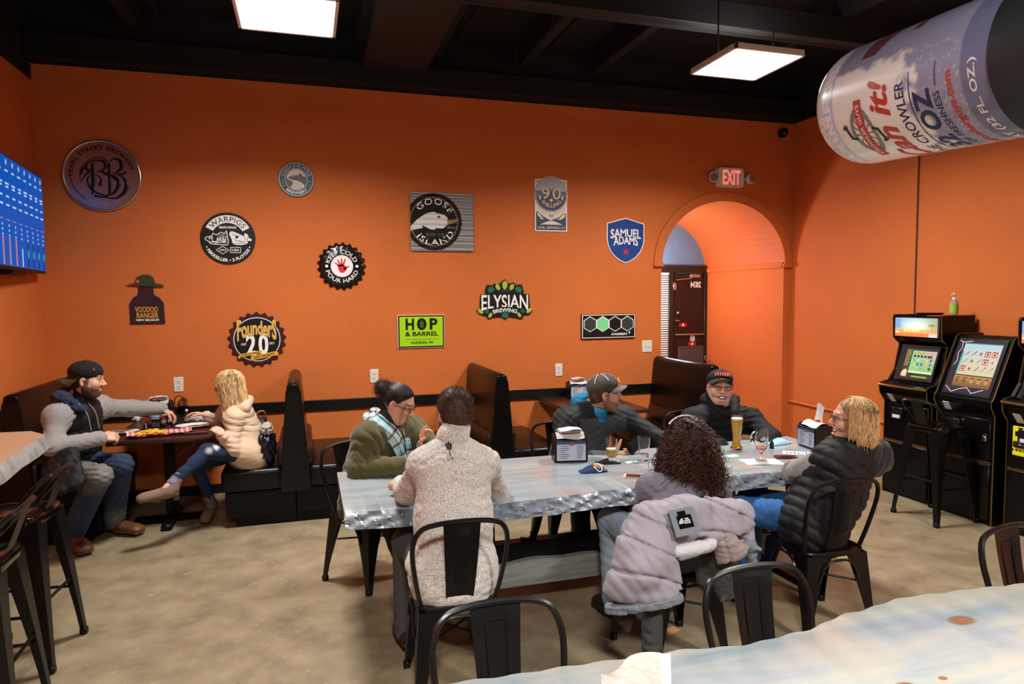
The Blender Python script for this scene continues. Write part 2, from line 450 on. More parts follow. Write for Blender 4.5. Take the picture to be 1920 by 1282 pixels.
el = bpy.data.lights.new('entry_lamp', 'POINT'); el.energy = VEST_W; el.shadow_soft_size = .12; el.color = (.97,.97,1)
eo = bpy.data.objects.new('entry_lamp', el); col.objects.link(eo); eo.location = (4.15, 7.85, 2.05)
# ------------------------------------------------------------------ booths
m_vinyl = mat('black_brown_vinyl', rgb(11,9,9), .28, bump=.12, bscale=180, spec=.32)
m_vback = mat('brown_vinyl', rgb(34,18,13), .34, bump=.12, bscale=180, spec=.5)
m_base = mat('booth_plinth_black', rgb(7,7,7), .4, spec=.2)
YB = 5.65                                  # aisle end of every booth
def prof_back(side_w0, side_w1, z0, z1, n=6):
    pts = [(-side_w0, z0), (-side_w1, z1-.07)]
    for k in range(n+1):
        a = PI-PI*k/n; pts.append((side_w1*math.cos(a), z1-.06+.06*math.sin(a)))
    pts += [(side_w0, z0)]
    return pts
def booth(x, label, seats=(-1, 1), h=1.145, w0=.125, w1=.055):
    t = thing('dining_booth', label, 'booth', (x, 0, 0), group='upholstered booths along the wall')
    # tall back, tapering upwards; its end panel faces the aisle
    bk = MB(); pr_ = prof_back(w0, w1, .26, h)
    yy = [YB+.0, YB+.015, YB+.5, D-.03]; sc_ = [.93, 1, 1, 1]
    rows = []
    for y, s_ in zip(yy, sc_): rows.append([(u*s_, y, (z-.26)*(1-(1-s_)*.2)+.26) for u, z in pr_])
    n = len(pr_); V = [p for r in rows for p in r]; Fc = []
    for j in range(len(rows)-1):
        for i in range(n-1): Fc.append((j*n+i+1, j*n+i, (j+1)*n+i, (j+1)*n+i+1))
    Fc += [tuple(range(n)), tuple(range((len(rows)-1)*n, len(rows)*n))[::-1]]
    bk.add(V, Fc, 1)
    bk.build('booth_back', [m_vback, m_vinyl], t)
    MB().box((-w1*.8, YB-.004, h-.075), (w1*.8, YB+.01, h-.015), .008).build('end_cap', m_base, t)
    for i in (-1, 1):
        MB().tube([(i*w0*.93, YB+.004, .30), (i*w1*.95, YB+.004, h-.07)], .006, 6).build('piping', m_vinyl, t)
    for sd in seats:
        x0, x1 = sorted((sd*(w0-.02), sd*.56))
        st = MB().box((x0, YB-.005, .285), (x1, D-.04, .465), .035, seg=3)
        st.build('seat_cushion', m_vinyl, t)
        # padded inner back
        MB().box((min(sd*.06, sd*(w0+.012)), YB+.02, .46), (max(sd*.06, sd*(w0+.012)), D-.04, .62), .03, seg=2).build('lumbar_pad', m_vback, t)
        x0, x1 = sorted((0, sd*.53))
        MB().box((x0, YB+.01, .085), (x1, D-.04, .287), .006).build('plinth', m_base, t)
        x0, x1 = sorted((0, sd*.46))
        MB().box((x0, YB+.05, 0), (x1, D-.04, .09), .003).build('toe_kick', m_base, t)
    return t
booth(-2.05, 'dark vinyl booth against the side wall where the bearded man sits', seats=(1,))
booth(-.12, 'black vinyl double booth with the blonde in cream sitting on it', seats=(-1,1))
booth(1.62, 'tall brown backed booth behind the man in grey fleece', seats=(-1,1))
booth(3.76, 'tall dark booth beside the arch, behind the laughing man', seats=(-1,))
# ------------------------------------------------------------------ booth tables
m_wood_dk = ramp_mat('espresso_laminate', [(.3, rgb(36,18,13)), (.7, rgb(58,30,21))], scale=2, stretch=(1,14,1), rough=.32)
m_edge = mat('laminate_edge', rgb(30,16,13), .35)
def booth_table(x, w, label):
    t = thing('booth_table', label, 'table', (x, 0, 0), group='booth tables')
    MB().box((-w/2, YB+.02, .715), (w/2, D-.03, .75), .006, seg=2).build('tabletop', m_wood_dk, t)
    MB().box((-.04, 6.0, .05), (.04, 6.08, .715), .006).build('pedestal', m_base, t)
    MB().box((-.28, 6.0, .0), (.28, 6.08, .05), .012).box((-.04, 5.76, .0), (.04, 6.32, .05), .012).build('cross_foot', m_base, t)
    MB().box((-.2, 5.9, .70), (.2, 6.18, .716), .003).build('mounting_plate', m_base, t)
    return t
booth_table(-1.10, .74, 'dark wood booth table laid with fries, plates and drinks')
booth_table(2.70, .76, 'empty dark wood booth table with one napkin dispenser')
# ------------------------------------------------------------------ metal cafe chair
m_metal = mat('black_powder_coat', rgb(8,8,9), .36, metal=.0, spec=.3, coat=.04, var=.1, vscale=12)
m_metalw = mat('black_powder_coat_worn', rgb(14,14,15), .28, metal=.2, spec=.5)
def leg_geo(mb, top, bot, w0, w1, inx, iny, th=.006):
    """folded sheet leg: an L section tapering from top to bottom"""
    top = Vector(top); bot = Vector(bot); n = 5; V = []
    for k in range(n+1):
        t_ = k/n; c = top.lerp(bot, t_); w = w0*(1-t_)**1.4+w1*(1-(1-t_)**1.4)
        X = Vector((inx,0,0)); Yv = Vector((0,iny,0))
        for q_ in (c, c+X*w, c+X*w+Yv*th, c+X*th+Yv*th, c+X*th+Yv*w, c+Yv*w): V.append(q_)
    Fc = []
    for k in range(n):
        for i in range(6):
            j = (i+1) % 6; Fc.append((k*6+i, k*6+j, (k+1)*6+j, (k+1)*6+i))
    Fc += [tuple(range(6)), tuple(n*6+i for i in range(6))[::-1]]
    if inx*iny < 0: Fc = [f[::-1] for f in Fc]
    mb.add(V, Fc)
    mb.box(bot+Vector((-.004 if inx>0 else -w1, -.004 if iny>0 else -w1, 0)), bot+Vector((w1 if inx>0 else .004, w1 if iny>0 else .004, .035)), .005)
def apron_arch(mb, p0, p1, sag, r=.007):
    p0, p1 = Vector(p0), Vector(p1); pts = []
    for k in range(11):
        t_ = k/10; p = p0.lerp(p1, t_); p.z += sag*(1-(2*t_-1)**4)*1.0; pts.append(p)
    mb.tube(pts, r, 6)
def make_chair(label):
    t = thing('metal_chair', label, 'chair', group='black metal cafe chairs')
    st = MB(); o_ = rrect(.37, .36, .07, 5); 
    rings = [(1.0, .425), (1.02, .445), (1.0, .453), (.93, .453), (.88, .447), (.3, .445)]
    n = len(o_); V = []; Fc = []
    for s_, z in rings: V += [(u*s_, v*s_, z) for u, v in o_]
    for j in range(len(rings)-1):
        for i in range(n): Fc.append((j*n+i, j*n+(i+1)%n, (j+1)*n+(i+1)%n, (j+1)*n+i))
    Fc.append(tuple((len(rings)-1)*n+i for i in range(n))); st.add(V, Fc); st.build('seat', m_metal, t)
    hp = [(-.170,-.135,.452), (-.190,-.165,.56), (-.207,-.195,.68), (-.205,-.220,.765), (-.175,-.240,.825), (-.110,-.250,.848), (0,-.254,.855)]
    hp = hp+[(-x,y,z) for x,y,z in hp[-2::-1]]
    MB().tube(spline(hp, 5), .0115, 8).build('back_hoop', m_metalw, t)
    sp = MB()
    def fsp(u, v):
        z = .450+.40*v; y = -.160-.092*v-.012*math.sin(PI*v); w = .060+.022*v
        d = 0
        if .25 < v < .9 and abs(u-.5) < .30: d = .004
        return Vector(((u-.5)*2*w, y-d-.006*math.cos((u-.5)*PI), z))
    sp.grid(11, 24, fsp); sp.build('splat', m_metal, t)
    # embossed outline
    MB().tube([(x, fsp(.5+x/.14, v).y-.001, fsp(.5,v).z) for x, v in ((-.028,.3),(-.034,.86),(.034,.86),(.028,.3))], .003, 5, closed=True).build('splat_rib', m_metal, t)
    for sx, sy, bx, by in ((-1,1,.215,.205),(1,1,.215,.205),(-1,-1,.215,.225),(1,-1,.215,.225)):
        lg = MB(); leg_geo(lg, (sx*.183, sy*.178, .435), (sx*bx, sy*by, 0), .125, .03, -sx, -sy); lg.build('leg', m_metal, t)
    ap_ = MB()
    for sx in (-1,1): apron_arch(ap_, (sx*.197, -.12, .30), (sx*.197, .12, .30), .11)
    for sy in (-1,1): apron_arch(ap_, (-.12, sy*.193, .30), (.12, sy*.193, .30), .11)
    ap_.build('apron_rim', m_metalw, t)
    br = MB(); br.tube([(-.15,-.15,.27),(.15,.15,.27)], .006, 6); br.tube([(.15,-.15,.27),(-.15,.15,.27)], .006, 6); br.build('cross_brace', m_metal, t)
    return t
CH = make_chair('black metal chair under the man in the grey fleece')
CH.location = (.62, 3.02, 0); CH.rotation_euler = (0,0,math.radians(-2))
def chair(x, y, deg, label): return dup(CH, (x, y, 0), math.radians(deg), label)
# deg: direction faced, 0 = towards the back wall, counter-clockwise
chair(.36, 4.37, 218, 'black metal chair under the woman in the olive sweater')
chair(1.80, 4.56, 180, 'black metal chair under the man in the grey cap')
chair(2.98, 4.66, 180, 'black metal chair under the laughing man in the black cap')
chair(1.72, 2.98, 3, 'black metal chair with a pale padded coat hung over it')
chair(2.66, 3.02, -3, 'black metal chair under the blonde woman in the dark vest')
chair(.54, 1.73, 180, 'empty black metal chair at the near bar table, behind the fleece man')
chair(1.47, 1.72, 180, 'empty black metal chair at the near bar table, beside the pale coat')
chair(2.74, 1.75, 187, 'empty black metal chair at the near bar table, by the game machines')
# ------------------------------------------------------------------ metal bar stools with a low back
def make_stool(label):
    t = thing('bar_stool', label, 'stool', group='black metal bar stools')
    st = MB(); o_ = rrect(.31, .31, .06, 5); n = len(o_); V = []; Fc = []
    rings = [(1.0, .715), (1.03, .745), (1.0, .758), (.92, .758), (.86, .750), (.3, .748)]
    for s_, z in rings: V += [(u*s_, v*s_, z) for u, v in o_]
    for j in range(len(rings)-1):
        for i in range(n): Fc.append((j*n+i, j*n+(i+1)%n, (j+1)*n+(i+1)%n, (j+1)*n+i))
    Fc.append(tuple((len(rings)-1)*n+i for i in range(n))); st.add(V, Fc); st.build('seat', mat('stool_seat_gloss', rgb(10,9,8), .2, metal=.3, coat=.6), t)
    for sx in (-1,1):
        for sy in (-1,1):
            lg = MB(); leg_geo(lg, (sx*.153, sy*.153, .735), (sx*.215, sy*.215, 0), .105, .032, -sx, -sy); lg.build('leg', m_metal, t)
    for i, (a, b) in enumerate((((-1,-1),(1,-1)),((1,-1),(1,1)),((1,1),(-1,1)),((-1,1),(-1,-1)))):
        z = .28 if i % 2 else .34; k = .153+.062*(1-z/.735)-.012
        MB().tube([(a[0]*k, a[1]*k, z), (b[0]*k, b[1]*k, z)], .008, 6).build('foot_bar', m_metalw, t)
    hp = [(-.150,-.02,.75), (-.160,-.09,.83), (-.163,-.150,.90), (-.145,-.195,.945), (-.09,-.215,.96), (0,-.222,.963)]
    hp = hp+[(-x,y,z) for x,y,z in hp[-2::-1]]
    MB().tube(spline(hp, 5), .011, 8).build('back_hoop', m_metalw, t)
    sp = MB(); sp.grid(5, 6, lambda u, v: Vector(((u-.5)*.10, -.140-.082*v, .745+.215*v))); sp.build('splat', m_metal, t)
    return t
ST = make_stool('black metal bar stool in front of the game machines')
ST.location = (4.83, 4.16, 0); ST.rotation_euler = (0,0,math.radians(-90))
ST2 = dup(ST, (-1.42, 3.91, 0), math.radians(86), 'black metal bar stool at the grey bar table, beside the bearded man')
ST3 = dup(ST, (-1.36, 3.24, 0), math.radians(92), 'black metal bar stool at the grey bar table, nearer of the two to the camera')
# ------------------------------------------------------------------ live edge tables
def wood_mat(name, base, tint, knots=None, rough=.28, st=(1.2,9,9)):
    m = ramp_mat(name, base, scale=1.1, detail=9, rough=rough, stretch=st, distort=.6, coat=.25, second=tint)
    if knots:
        nt = m.node_tree; n = nt.nodes; L = nt.links; b = n['Principled BSDF']
        src = b.inputs['Base Color'].links[0].from_socket
        g = n.new('ShaderNodeNewGeometry')
        for (x, y, r, c) in knots:
            v = n.new('ShaderNodeVectorMath'); v.operation = 'SUBTRACT'; v.inputs[1].default_value = (x, y, .76); L.new(g.outputs['Position'], v.inputs[0])
            s_ = n.new('ShaderNodeVectorMath'); s_.operation = 'MULTIPLY'; s_.inputs[1].default_value = (.8, 1.3, 0); L.new(v.outputs[0], s_.inputs[0])
            l = n.new('ShaderNodeVectorMath'); l.operation = 'LENGTH'; L.new(s_.outputs[0], l.inputs[0])
            mr = n.new('ShaderNodeMapRange'); mr.inputs[1].default_value = r*1.15; mr.inputs[2].default_value = r*.75; L.new(l.outputs['Value'], mr.inputs[0])
            w = n.new('ShaderNodeTexWave'); w.wave_type = 'RINGS'; w.inputs['Scale'].default_value = 22; w.inputs['Distortion'].default_value = 1.5; L.new(v.outputs[0], w.inputs['Vector'])
            cr = n.new('ShaderNodeValToRGB'); cr.color_ramp.elements[0].color = c; cr.color_ramp.elements[1].color = tuple(k*.72 for k in c[:3])+(1,); L.new(w.outputs['Fac'], cr.inputs[0])
            mx = n.new('ShaderNodeMix'); mx.data_type = 'RGBA'; L.new(mr.outputs[0], mx.inputs[0]); L.new(src, mx.inputs[6]); L.new(cr.outputs[0], mx.inputs[7]); src = mx.outputs[2]
        L.new(src, b.inputs['Base Color'])
    return m
BLU, GRY, SND, PNK = rgb(122,140,152), rgb(146,148,146), rgb(176,168,150), rgb(172,146,134)
m_slab = wood_mat('blue_stained_wood', [(.25, rgb(98,116,128)), (.42, rgb(126,140,147)), (.55, rgb(146,152,152)), (.70, rgb(160,157,148)), (.85, rgb(158,140,128))], [(rgb(164,138,126), 1.1, .58, .75), (rgb(104,126,142), 1.7, .60, .78)])
m_slab2 = wood_mat('pale_stained_wood', [(.25, rgb(116,134,147)), (.45, rgb(147,157,160)), (.58, rgb(166,167,158)), (.80, rgb(175,166,144))], [(rgb(178,168,142), 1.5, .55, .72), (rgb(110,133,153), 1.9, .60, .76)], st=(1.0,7,7),
                   knots=[(1.98,1.595,.040,rgb(134,94,70)), (1.50,1.36,.026,rgb(140,92,66)), (2.10,1.36,.018,rgb(120,92,70)), (1.63,1.36,.012,rgb(158,98,66))])
m_bark = ramp_mat('resin_live_edge', [(.25, rgb(38,38,42)), (.42, rgb(70,76,84)), (.56, rgb(92,100,108)), (.70, rgb(100,84,72)), (.85, rgb(128,130,132))], scale=13, detail=9, rough=.42, distort=1.2, bump=.06, bscale=24, coat=.08)
def wob(x, s_=0): return .022*math.sin(2.3*x+s_)+.014*math.sin(5.9*x+1.7*s_)+.008*math.sin(13*x+s_*2.1)
def slab(t, x0, x1, front, back, z, th, flare, name, m_top, fine=True, back_flare=0):
    """top with a rough, outward sloping live edge at the front"""
    n = 340; mb = MB(); rows = []
    nlay = 6
    for k in range(n+1):
        x = x0+(x1-x0)*k/n; f = front(x); b = back(x); r = []
        r.append((x, b-.0, z-th)); r.append((x, b, z-.004)); r.append((x, b-.004, z))
        r.append((x, (b+f)/2, z)); r.append((x, f, z))
        for j in range(1, nlay+1):
            v = j/nlay
            ex = .006*math.sin(31*x+9*v)+.004*math.sin(67*x-13*v+2*math.sin(9*x))+.0025*math.sin(141*x+21*v) if fine else 0
            r.append((x, f-flare*(v**.8)-ex*(1 if 0<v<1 else .4), z-.006-(th-.006)*v))
        r.append((x, f+.12, z-th)); rows.append(r)
    m_ = len(rows[0]); V = [p for r in rows for p in r]
    for k in range(n):
        for j in range(m_):
            j2 = (j+1) % m_; mi = 1 if 4 <= j <= 4+nlay-1 else 0
            mb.add([], [], 0)
            mb.f.append((k*m_+j, k*m_+j2, (k+1)*m_+j2, (k+1)*m_+j)); mb.m.append(mi)
    mb.f.append(tuple(range(m_))[::-1]); mb.m.append(1); mb.f.append(tuple(n*m_+j for j in range(m_))); mb.m.append(1)
    mb.v = V; mb.n = len(V); mb.c = [(1,1,1,1)]*len(V)
    return mb.build(name, [m_top, m_bark], t)
LT = thing('live_edge_table', 'long blue-grey live edge table where six people sit', 'table')
slab(LT, .15, 3.40, lambda x: 3.33+wob(x,.4)*1.0-.10*math.exp(-((x-.95)/.5)**2)+.0, lambda x: 4.16+.02*math.sin(2*x), .76, .062, .085, 'tabletop', m_slab)
bm_ = MB().box((.78, 3.66, .27), (3.05, 3.74, .385), .004); bm_.build('steel_beam', m_base, LT)
pl = MB(); n_ = 40
for k in range(n_):
    xa, xb = .80+2.22*k/n_, .80+2.22*(k+1)/n_
    za, zb = [.285+.010*math.sin(6*x)+.006*math.sin(17*x) for x in (xa, xb)]
    pl.add([(xa,3.60,.155),(xb,3.60,.155),(xb,3.612,zb),(xa,3.612,za),(xa,3.655,.155),(xb,3.655,.155),(xb,3.655,zb),(xa,3.655,za)], [(0,1,2,3),(5,4,7,6),(3,2,6,7),(1,0,4,5)])
pl.build('foot_plank', ramp_mat('grey_plank', [(.3, rgb(92,96,98)), (.6, rgb(128,128,120)), (.8, rgb(122,104,84))], scale=2, stretch=(2,1,14), rough=.5, distort=.5), LT)
for x in (.92, 2.92):
    MB().box((x-.04, 3.40, 0), (x+.04, 4.02, .04), .004).build('foot_bar', m_base, LT)
    for y, yt in ((3.44, 3.5), (3.98, 3.92)):
        MB().tube([(x, y, .03), (x, yt, .70)], .03, 4).build('leg', m_base, LT)
    MB().box((x-.06, 3.42, .685), (x+.06, 4.02, .699), .002).build('mounting_plate', m_base, LT)
for x, dx in ((1.245, .085), (2.60, -.085)):
    MB().tube(spline([(x-.08*dx/abs(dx), 3.70, .385), (x, 3.70, .40), (x+dx, 3.70, .70)], 4), .020, 6).build('strut', m_base, LT)

NT = thing('bar_table', 'pale live edge table across the near corner, with brown knots', 'table')
fgp = [(-1.2,1.80),(.33,1.745),(.58,1.73),(.99,1.71),(1.24,1.675),(1.44,1.69),(1.69,1.745),(1.95,1.78),(2.17,1.765),(2.45,1.74),(2.9,1.76),(3.4,1.74)]
def fge(x):
    for (a, ya), (b, yb) in zip(fgp[:-1], fgp[1:]):
        if a <= x <= b:
            t_ = (x-a)/(b-a); t_ = t_*t_*(3-2*t_); return ya+(yb-ya)*t_
    return 1.75
t_ = NT
mbn = MB(); nx = 150; prof = [(0,.0),(.006,-.004),(.012,-.03),(.0,-.06)]
rows = []
for k in range(nx+1):
    x = -.6+4.0*k/nx; f = fge(x)
    rows.append([(x,.95+.03*math.sin(3*x),.70),(x,.93+.03*math.sin(3*x),.76),(x,1.3,.76)]+[(x,f+o_+.004*math.sin(50*x+20*o_),.76+dz) for o_, dz in prof]+[(x,1.3,.70)])
m_ = len(rows[0]); V = [p for r in rows for p in r]; mbn.v = V; mbn.n = len(V); mbn.c = [(1,1,1,1)]*len(V)
for k in range(nx):
    for j in range(m_):
        j2 = (j+1) % m_; mbn.f.append((k*m_+j, (k+1)*m_+j, (k+1)*m_+j2, k*m_+j2)); mbn.m.append(1 if 3 <= j <= 5 else 0)
mbn.f.append(tuple(range(m_))); mbn.m.append(1); mbn.f.append(tuple(nx*m_+j for j in range(m_))[::-1]); mbn.m.append(1)
mbn.build('tabletop', [m_slab2, m_bark], NT)
for x in (.1, 2.6):
    MB().box((x-.04, 1.08, 0), (x+.04, 1.62, .04), .004).build('foot_bar', m_base, NT)
    for y in (1.14, 1.56): MB().tube([(x, y, .03), (x, y, .70)], .03, 4).build('leg', m_base, NT)

BT = thing('high_table', 'high grey live edge bar table with the black stools', 'table')
m_slab3 = wood_mat('tan_stained_wood', [(.3, rgb(150,122,100)), (.5, rgb(172,140,114)), (.7, rgb(160,146,132))], [(rgb(186,150,120), 1.1, .4, .7)], st=(9,1.2,9))
m_bark2 = ramp_mat('pale_live_edge', [(.3, rgb(96,98,102)), (.5, rgb(140,142,142)), (.7, rgb(164,158,148))], scale=14, detail=9, rough=.3, distort=.6, bump=.5, bscale=30)
ht = MB(); poly = [(-2.16,4.60),(-2.16,2.0),(-1.41,2.0)]+[(-1.405+.02*math.sin(4*y)-.06*max(0,(y-4.0)), y) for y in (2.4,2.8,3.2,3.6,3.9,4.15)]+[(-1.45,4.42),(-1.56,4.56)]
fl = [0,0,.0]+[.03+.01*math.sin(9*i) for i in range(6)]+[.03,.02]
n = len(poly); top_ = [(x,y,1.05) for x,y in poly]; mid_ = [(x+f*.6,y,1.02) for (x,y),f in zip(poly,fl)]; bot_ = [(x+f,y,.975) for (x,y),f in zip(poly,fl)]
ht.add(top_+mid_+bot_, [tuple(range(n))]+[(i,n+i,n+(i+1)%n,(i+1)%n) for i in range(n)]+[(n+i,2*n+i,2*n+(i+1)%n,n+(i+1)%n) for i in range(n)]+[tuple(range(2*n,3*n))[::-1]])
ht.m = [0]+[1]*(2*n)+[1]; ht.build('tabletop', [m_slab3, m_bark2], BT)
for y in (2.5, 4.1):
    MB().box((-2.05,y-.04,0),(-1.55,y+.04,.04),.004).build('foot_bar', m_base, BT)
    for x in (-2.0,-1.62): MB().tube([(x,y,.03),(x,y,.975)],.03,4).build('leg', m_base, BT)
# ------------------------------------------------------------------ brewery signs on the back wall
def pm(name, c, rough=.45, **k): return mat('print_'+name, c, rough, **k)
P_BLK = pm('black', rgb(17,16,17), .4); P_WHT = pm('white', rgb(246,244,241)); P_GRY = pm('grey', rgb(120,122,124)); P_MAR = pm('maroon', rgb(66,22,24))
P_GLD = pm('gold', rgb(232,176,52)); P_CRM = pm('cream', rgb(238,206,150)); P_RED = pm('red', rgb(214,44,52)); P_NVY = pm('navy', rgb(32,46,88)); P_BLU = pm('blue', rgb(20,66,140))
P_LIM = pm('lime', rgb(166,220,20)); P_GRN = pm('green', rgb(22,112,84)); P_HOP = pm('hop', rgb(176,198,70)); P_HOPD = pm('hop_dark', rgb(108,140,36)); P_MNT = pm('mint', rgb(126,224,146))
P_CHR = pm('charcoal', rgb(54,60,58)); P_TAN = pm('tan', rgb(170,134,80)); P_PLM = pm('plum', rgb(48,24,38)); P_OLV = pm('olive', rgb(56,58,36)); P_SLV = pm('slate', rgb(88,98,128)); P_PAL = pm('pale_slate', rgb(176,182,194)); P_IVO = pm('ivory', rgb(226,214,196))
class Sign:
    def __init__(s, name, label, cx, cz, off=0.0, group='brewery signs on the back wall'):
        s.t = thing(name, label, 'sign', (cx, D, cz), group=group); s.off = off
    def F(s, d): return lambda u, v: Vector((u, -(s.off+d), v))
    def board(s, poly, th=.014, m=P_BLK, name='board', base=0.0):
        MB().prism(poly, s.F(base), s.F(base+th)).build(name, m, s.t, smooth=False); s.d = base+th
    def polys(s, name, ps, m, lay=1):
        mb = MB()
        for p in ps: mb.prism(p, s.F(s.d), s.F(s.d+.0012*lay))
        return mb.build(name, m, s.t, smooth=False)
    def ring(s, name, r0, r1, m, lay=1, cx=0, cz=0, ry=1.0, a0=0, a1=2*PI, n=48):
        mb = MB(); f = s.F(s.d+.0012*lay); V = []; Fc = []
        for k in range(n+1):
            a = a0+(a1-a0)*k/n; V += [f(cx+r0*math.cos(a), cz+r0*math.sin(a)*ry), f(cx+r1*math.cos(a), cz+r1*math.sin(a)*ry)]
        for k in range(n): Fc.append((2*k, 2*k+1, 2*k+3, 2*k+2))
        mb.add(V, Fc); return mb.build(name, m, s.t, smooth=False)
    def text(s, txt, m, lay=2, name='lettering', **k):
        mb = MB(); letters(mb, txt, s.F(s.d+.0012*lay), **k); return mb.build(name, m, s.t, smooth=False)
    def strokes(s, name, paths, m, r=.004, lay=1, squash=None):
        mb = MB()
        for p in paths:
            pr = p[1] if isinstance(p, tuple) and isinstance(p[1], (list, float)) else r; pp = p[0] if isinstance(p, tuple) and isinstance(p[1], (list, float)) else p
            sp_ = spline([(u, -(s.off+s.d+.0012*lay), v) for u, v in pp], 5)
            if isinstance(pr, list):
                L_ = len(sp_); pr = [float(np.interp(i/(L_-1), np.linspace(0,1,len(pr)), pr)) for i in range(L_)]
            mb.tube(sp_, pr, 8, squash=(1,.35), upv=(0,1,0))
        return mb.build(name, m, s.t)
def star(r0, r1, n, ph=PI/2, ry=1.0):
    return [((r0 if k%2==0 else r1)*math.cos(ph+PI*k/n), (r0 if k%2==0 else r1)*math.sin(ph+PI*k/n)*ry) for k in range(2*n)]

# --- embossed chrome disc
m_chr = mat('chrome_tin', rgb(186,168,162), .30, metal=.9); m_chd = mat('chrome_black', rgb(16,14,15), .3)
S = Sign('brewery_sign', 'big round polished metal sign with an ornate black embossed monogram', -1.675, 2.90)
S.board(circ(.305, 48), .02, m_chr)
S.d = .02
o = MB(); o.tube([(.298*math.cos(a), -.022, .298*math.sin(a)) for a in np.linspace(0,2*PI,48,endpoint=False)], .009, 8, closed=True); o.build('rolled_rim', m_chr, S.t)
S.text('PEARL STREET BREWERY', m_chd, arc=(.243, math.radians(98), math.radians(170), 1), h=.036, bold=.012, space=1.05)
S.text('LA CROSSE  •  WISCONSIN', mat('chrome_bright', rgb(226,220,220), .2, metal=.9), arc=(.243, math.radians(287), math.radians(98), -1), h=.026, bold=.01)
S.ring('arc_line', .243, .250, m_chd, a0=math.radians(185), a1=math.radians(240), n=16); S.ring('arc_line', .235, .242, m_chr, 2, a0=math.radians(-28), a1=math.radians(30), n=16)
S.strokes('monogram', [
 ([(-.072,.105),(-.070,.02),(-.074,-.08),(-.085,-.165)], [.011,.015,.016,.006]),
 ([(-.085,.03),(-.118,.05),(-.120,.085),(-.08,.12),(-.02,.13),(.02,.115),(.026,.07),(-.01,.04),(-.05,.03)], [.004,.012,.010,.006,.009,.014,.013,.006,.003]),
 ([(-.165,-.07),(-.17,.02),(-.13,.10),(-.06,.15),(.01,.15),(.05,.12)], [.003,.005,.004,.004,.005,.004]),
 ([(-.165,.0),(-.14,.06),(-.10,.03),(-.13,-.0),(-.16,-.05)], [.005,.009,.010,.008,.004]),
 ([(-.03,.05),(.02,.02),(.09,-.01),(.125,-.06),(.09,-.14),(.03,-.17),(-.05,-.15),(-.10,-.10),(-.115,-.03),(-.06,.01),(-.01,-.03),(-.02,-.075)], [.003,.012,.016,.017,.014,.006,.009,.011,.007,.004,.007,.013]),
 ([(.055,.11),(.056,.0),(.055,-.10),(.045,-.165),(.0,-.185),(-.07,-.175)], [.013,.013,.013,.011,.007,.010]),
 ([(.065,.125),(.10,.15),(.145,.13),(.15,.07),(.11,.03),(.08,.025)], [.004,.007,.014,.017,.007,.003]),
 ([(.09,.02),(.15,.0),(.185,-.06),(.165,-.14),(.10,-.19),(.03,-.19)], [.003,.008,.016,.017,.009,.003]),
 ([(.11,.03),(.15,.02),(.18,.03),(.175,.05)], [.003,.008,.009,.004])], m_chd, lay=1)
for p_ in ((-.02,-.075),(-.085,.04)): MB().ball((p_[0],-.022,p_[1]), (.017,.006,.017)).build('monogram_dot', m_chd, S.t)

# --- small grey disc: mountain and river
S = Sign('brewery_sign', 'small round grey and silver sign with a snowy mountain and river', -.06, 2.937)
S.board(circ(.163, 40), .014, pm('graphite', rgb(58,60,64)))
S.ring('silver_rim', .148, .157, P_PAL); S.ring('inner_ring', .098, .105, P_PAL)
S.polys('inner_disc', [circ(.098, 36)], pm('mid_grey', rgb(84,84,90)))
S.polys('snow', [[(-.085,.02),(-.075,.052),(-.05,.078),(-.02,.092),(.02,.094),(.05,.08),(.078,.05),(.086,.025),(.06,.035),(.035,.062),(.02,.045),(.012,.03),(.0,.052),(-.012,.028),(-.022,.05),(-.035,.02),(-.04,.045),(-.052,.02),(-.06,.03),(-.075,.005)]], P_IVO, 2)
S.polys('river', [[(-.086,.018),(-.08,-.0),(-.05,-.012),(-.03,-.02),(-.035,-.045),(-.055,-.075),(-.02,-.094),(.02,-.094),(.06,-.075),(.075,-.055),(.05,-.03),(.01,-.012),(-.04,-.004),(-.07,.006)]], P_IVO, 2)
for k in range(4): S.strokes('river_line', [[(-.02+.02*k,-.03-.003*k),(-.03+.024*k,-.09)]], P_GRY, .0016, 4)
S.text('DESCHUTES', P_PAL, arc=(.126, math.radians(90), math.radians(150), 1), h=.028, bold=.02)
S.text('BREWERY', P_WHT, arc=(.126, math.radians(272), math.radians(92), -1), h=.026, bold=.025)
S.polys('dots', [circ(.0055, 8, .127*math.cos(a), .127*math.sin(a)) for a in [math.radians(x) for x in (187,198,209,-8,-19,-30)]], P_PAL, 2)

# --- black disc, white banner, two skull outlines
S = Sign('brewery_sign', 'round black sign with a white arched banner over two animal skulls', -.675, 2.375)
S.board(circ(.237, 48), .012, P_BLK)
S.ring('banner_arc', .142, .212, P_WHT, a0=math.radians(28), a1=math.radians(152), n=30)
S.text('WARPIGS', P_BLK, arc=(.177, math.radians(90), math.radians(108), 1), h=.048, bold=.004, space=1.1)
S.text('BREWING', P_WHT, at=(0,.100), w=.145, h=.022, bold=.03)
S.polys('skull', [[tuple(v_[:2]) for v_ in spline([(a_,b_,0) for a_,b_ in [(.012,.035),(.02,.06),(.045,.064),(.10,.04),(.14,.024),(.142,.05),(.172,.035),(.178,.005),(.20,-.0),(.198,-.02),(.172,-.02),(.165,-.042),(.12,-.058),(.06,-.056),(.035,-.035),(.03,-.005)]], 4, True)]], P_WHT)
S.polys('skull_eye', [circ(.014, 10, .075, .012, .012)], P_BLK, 2)
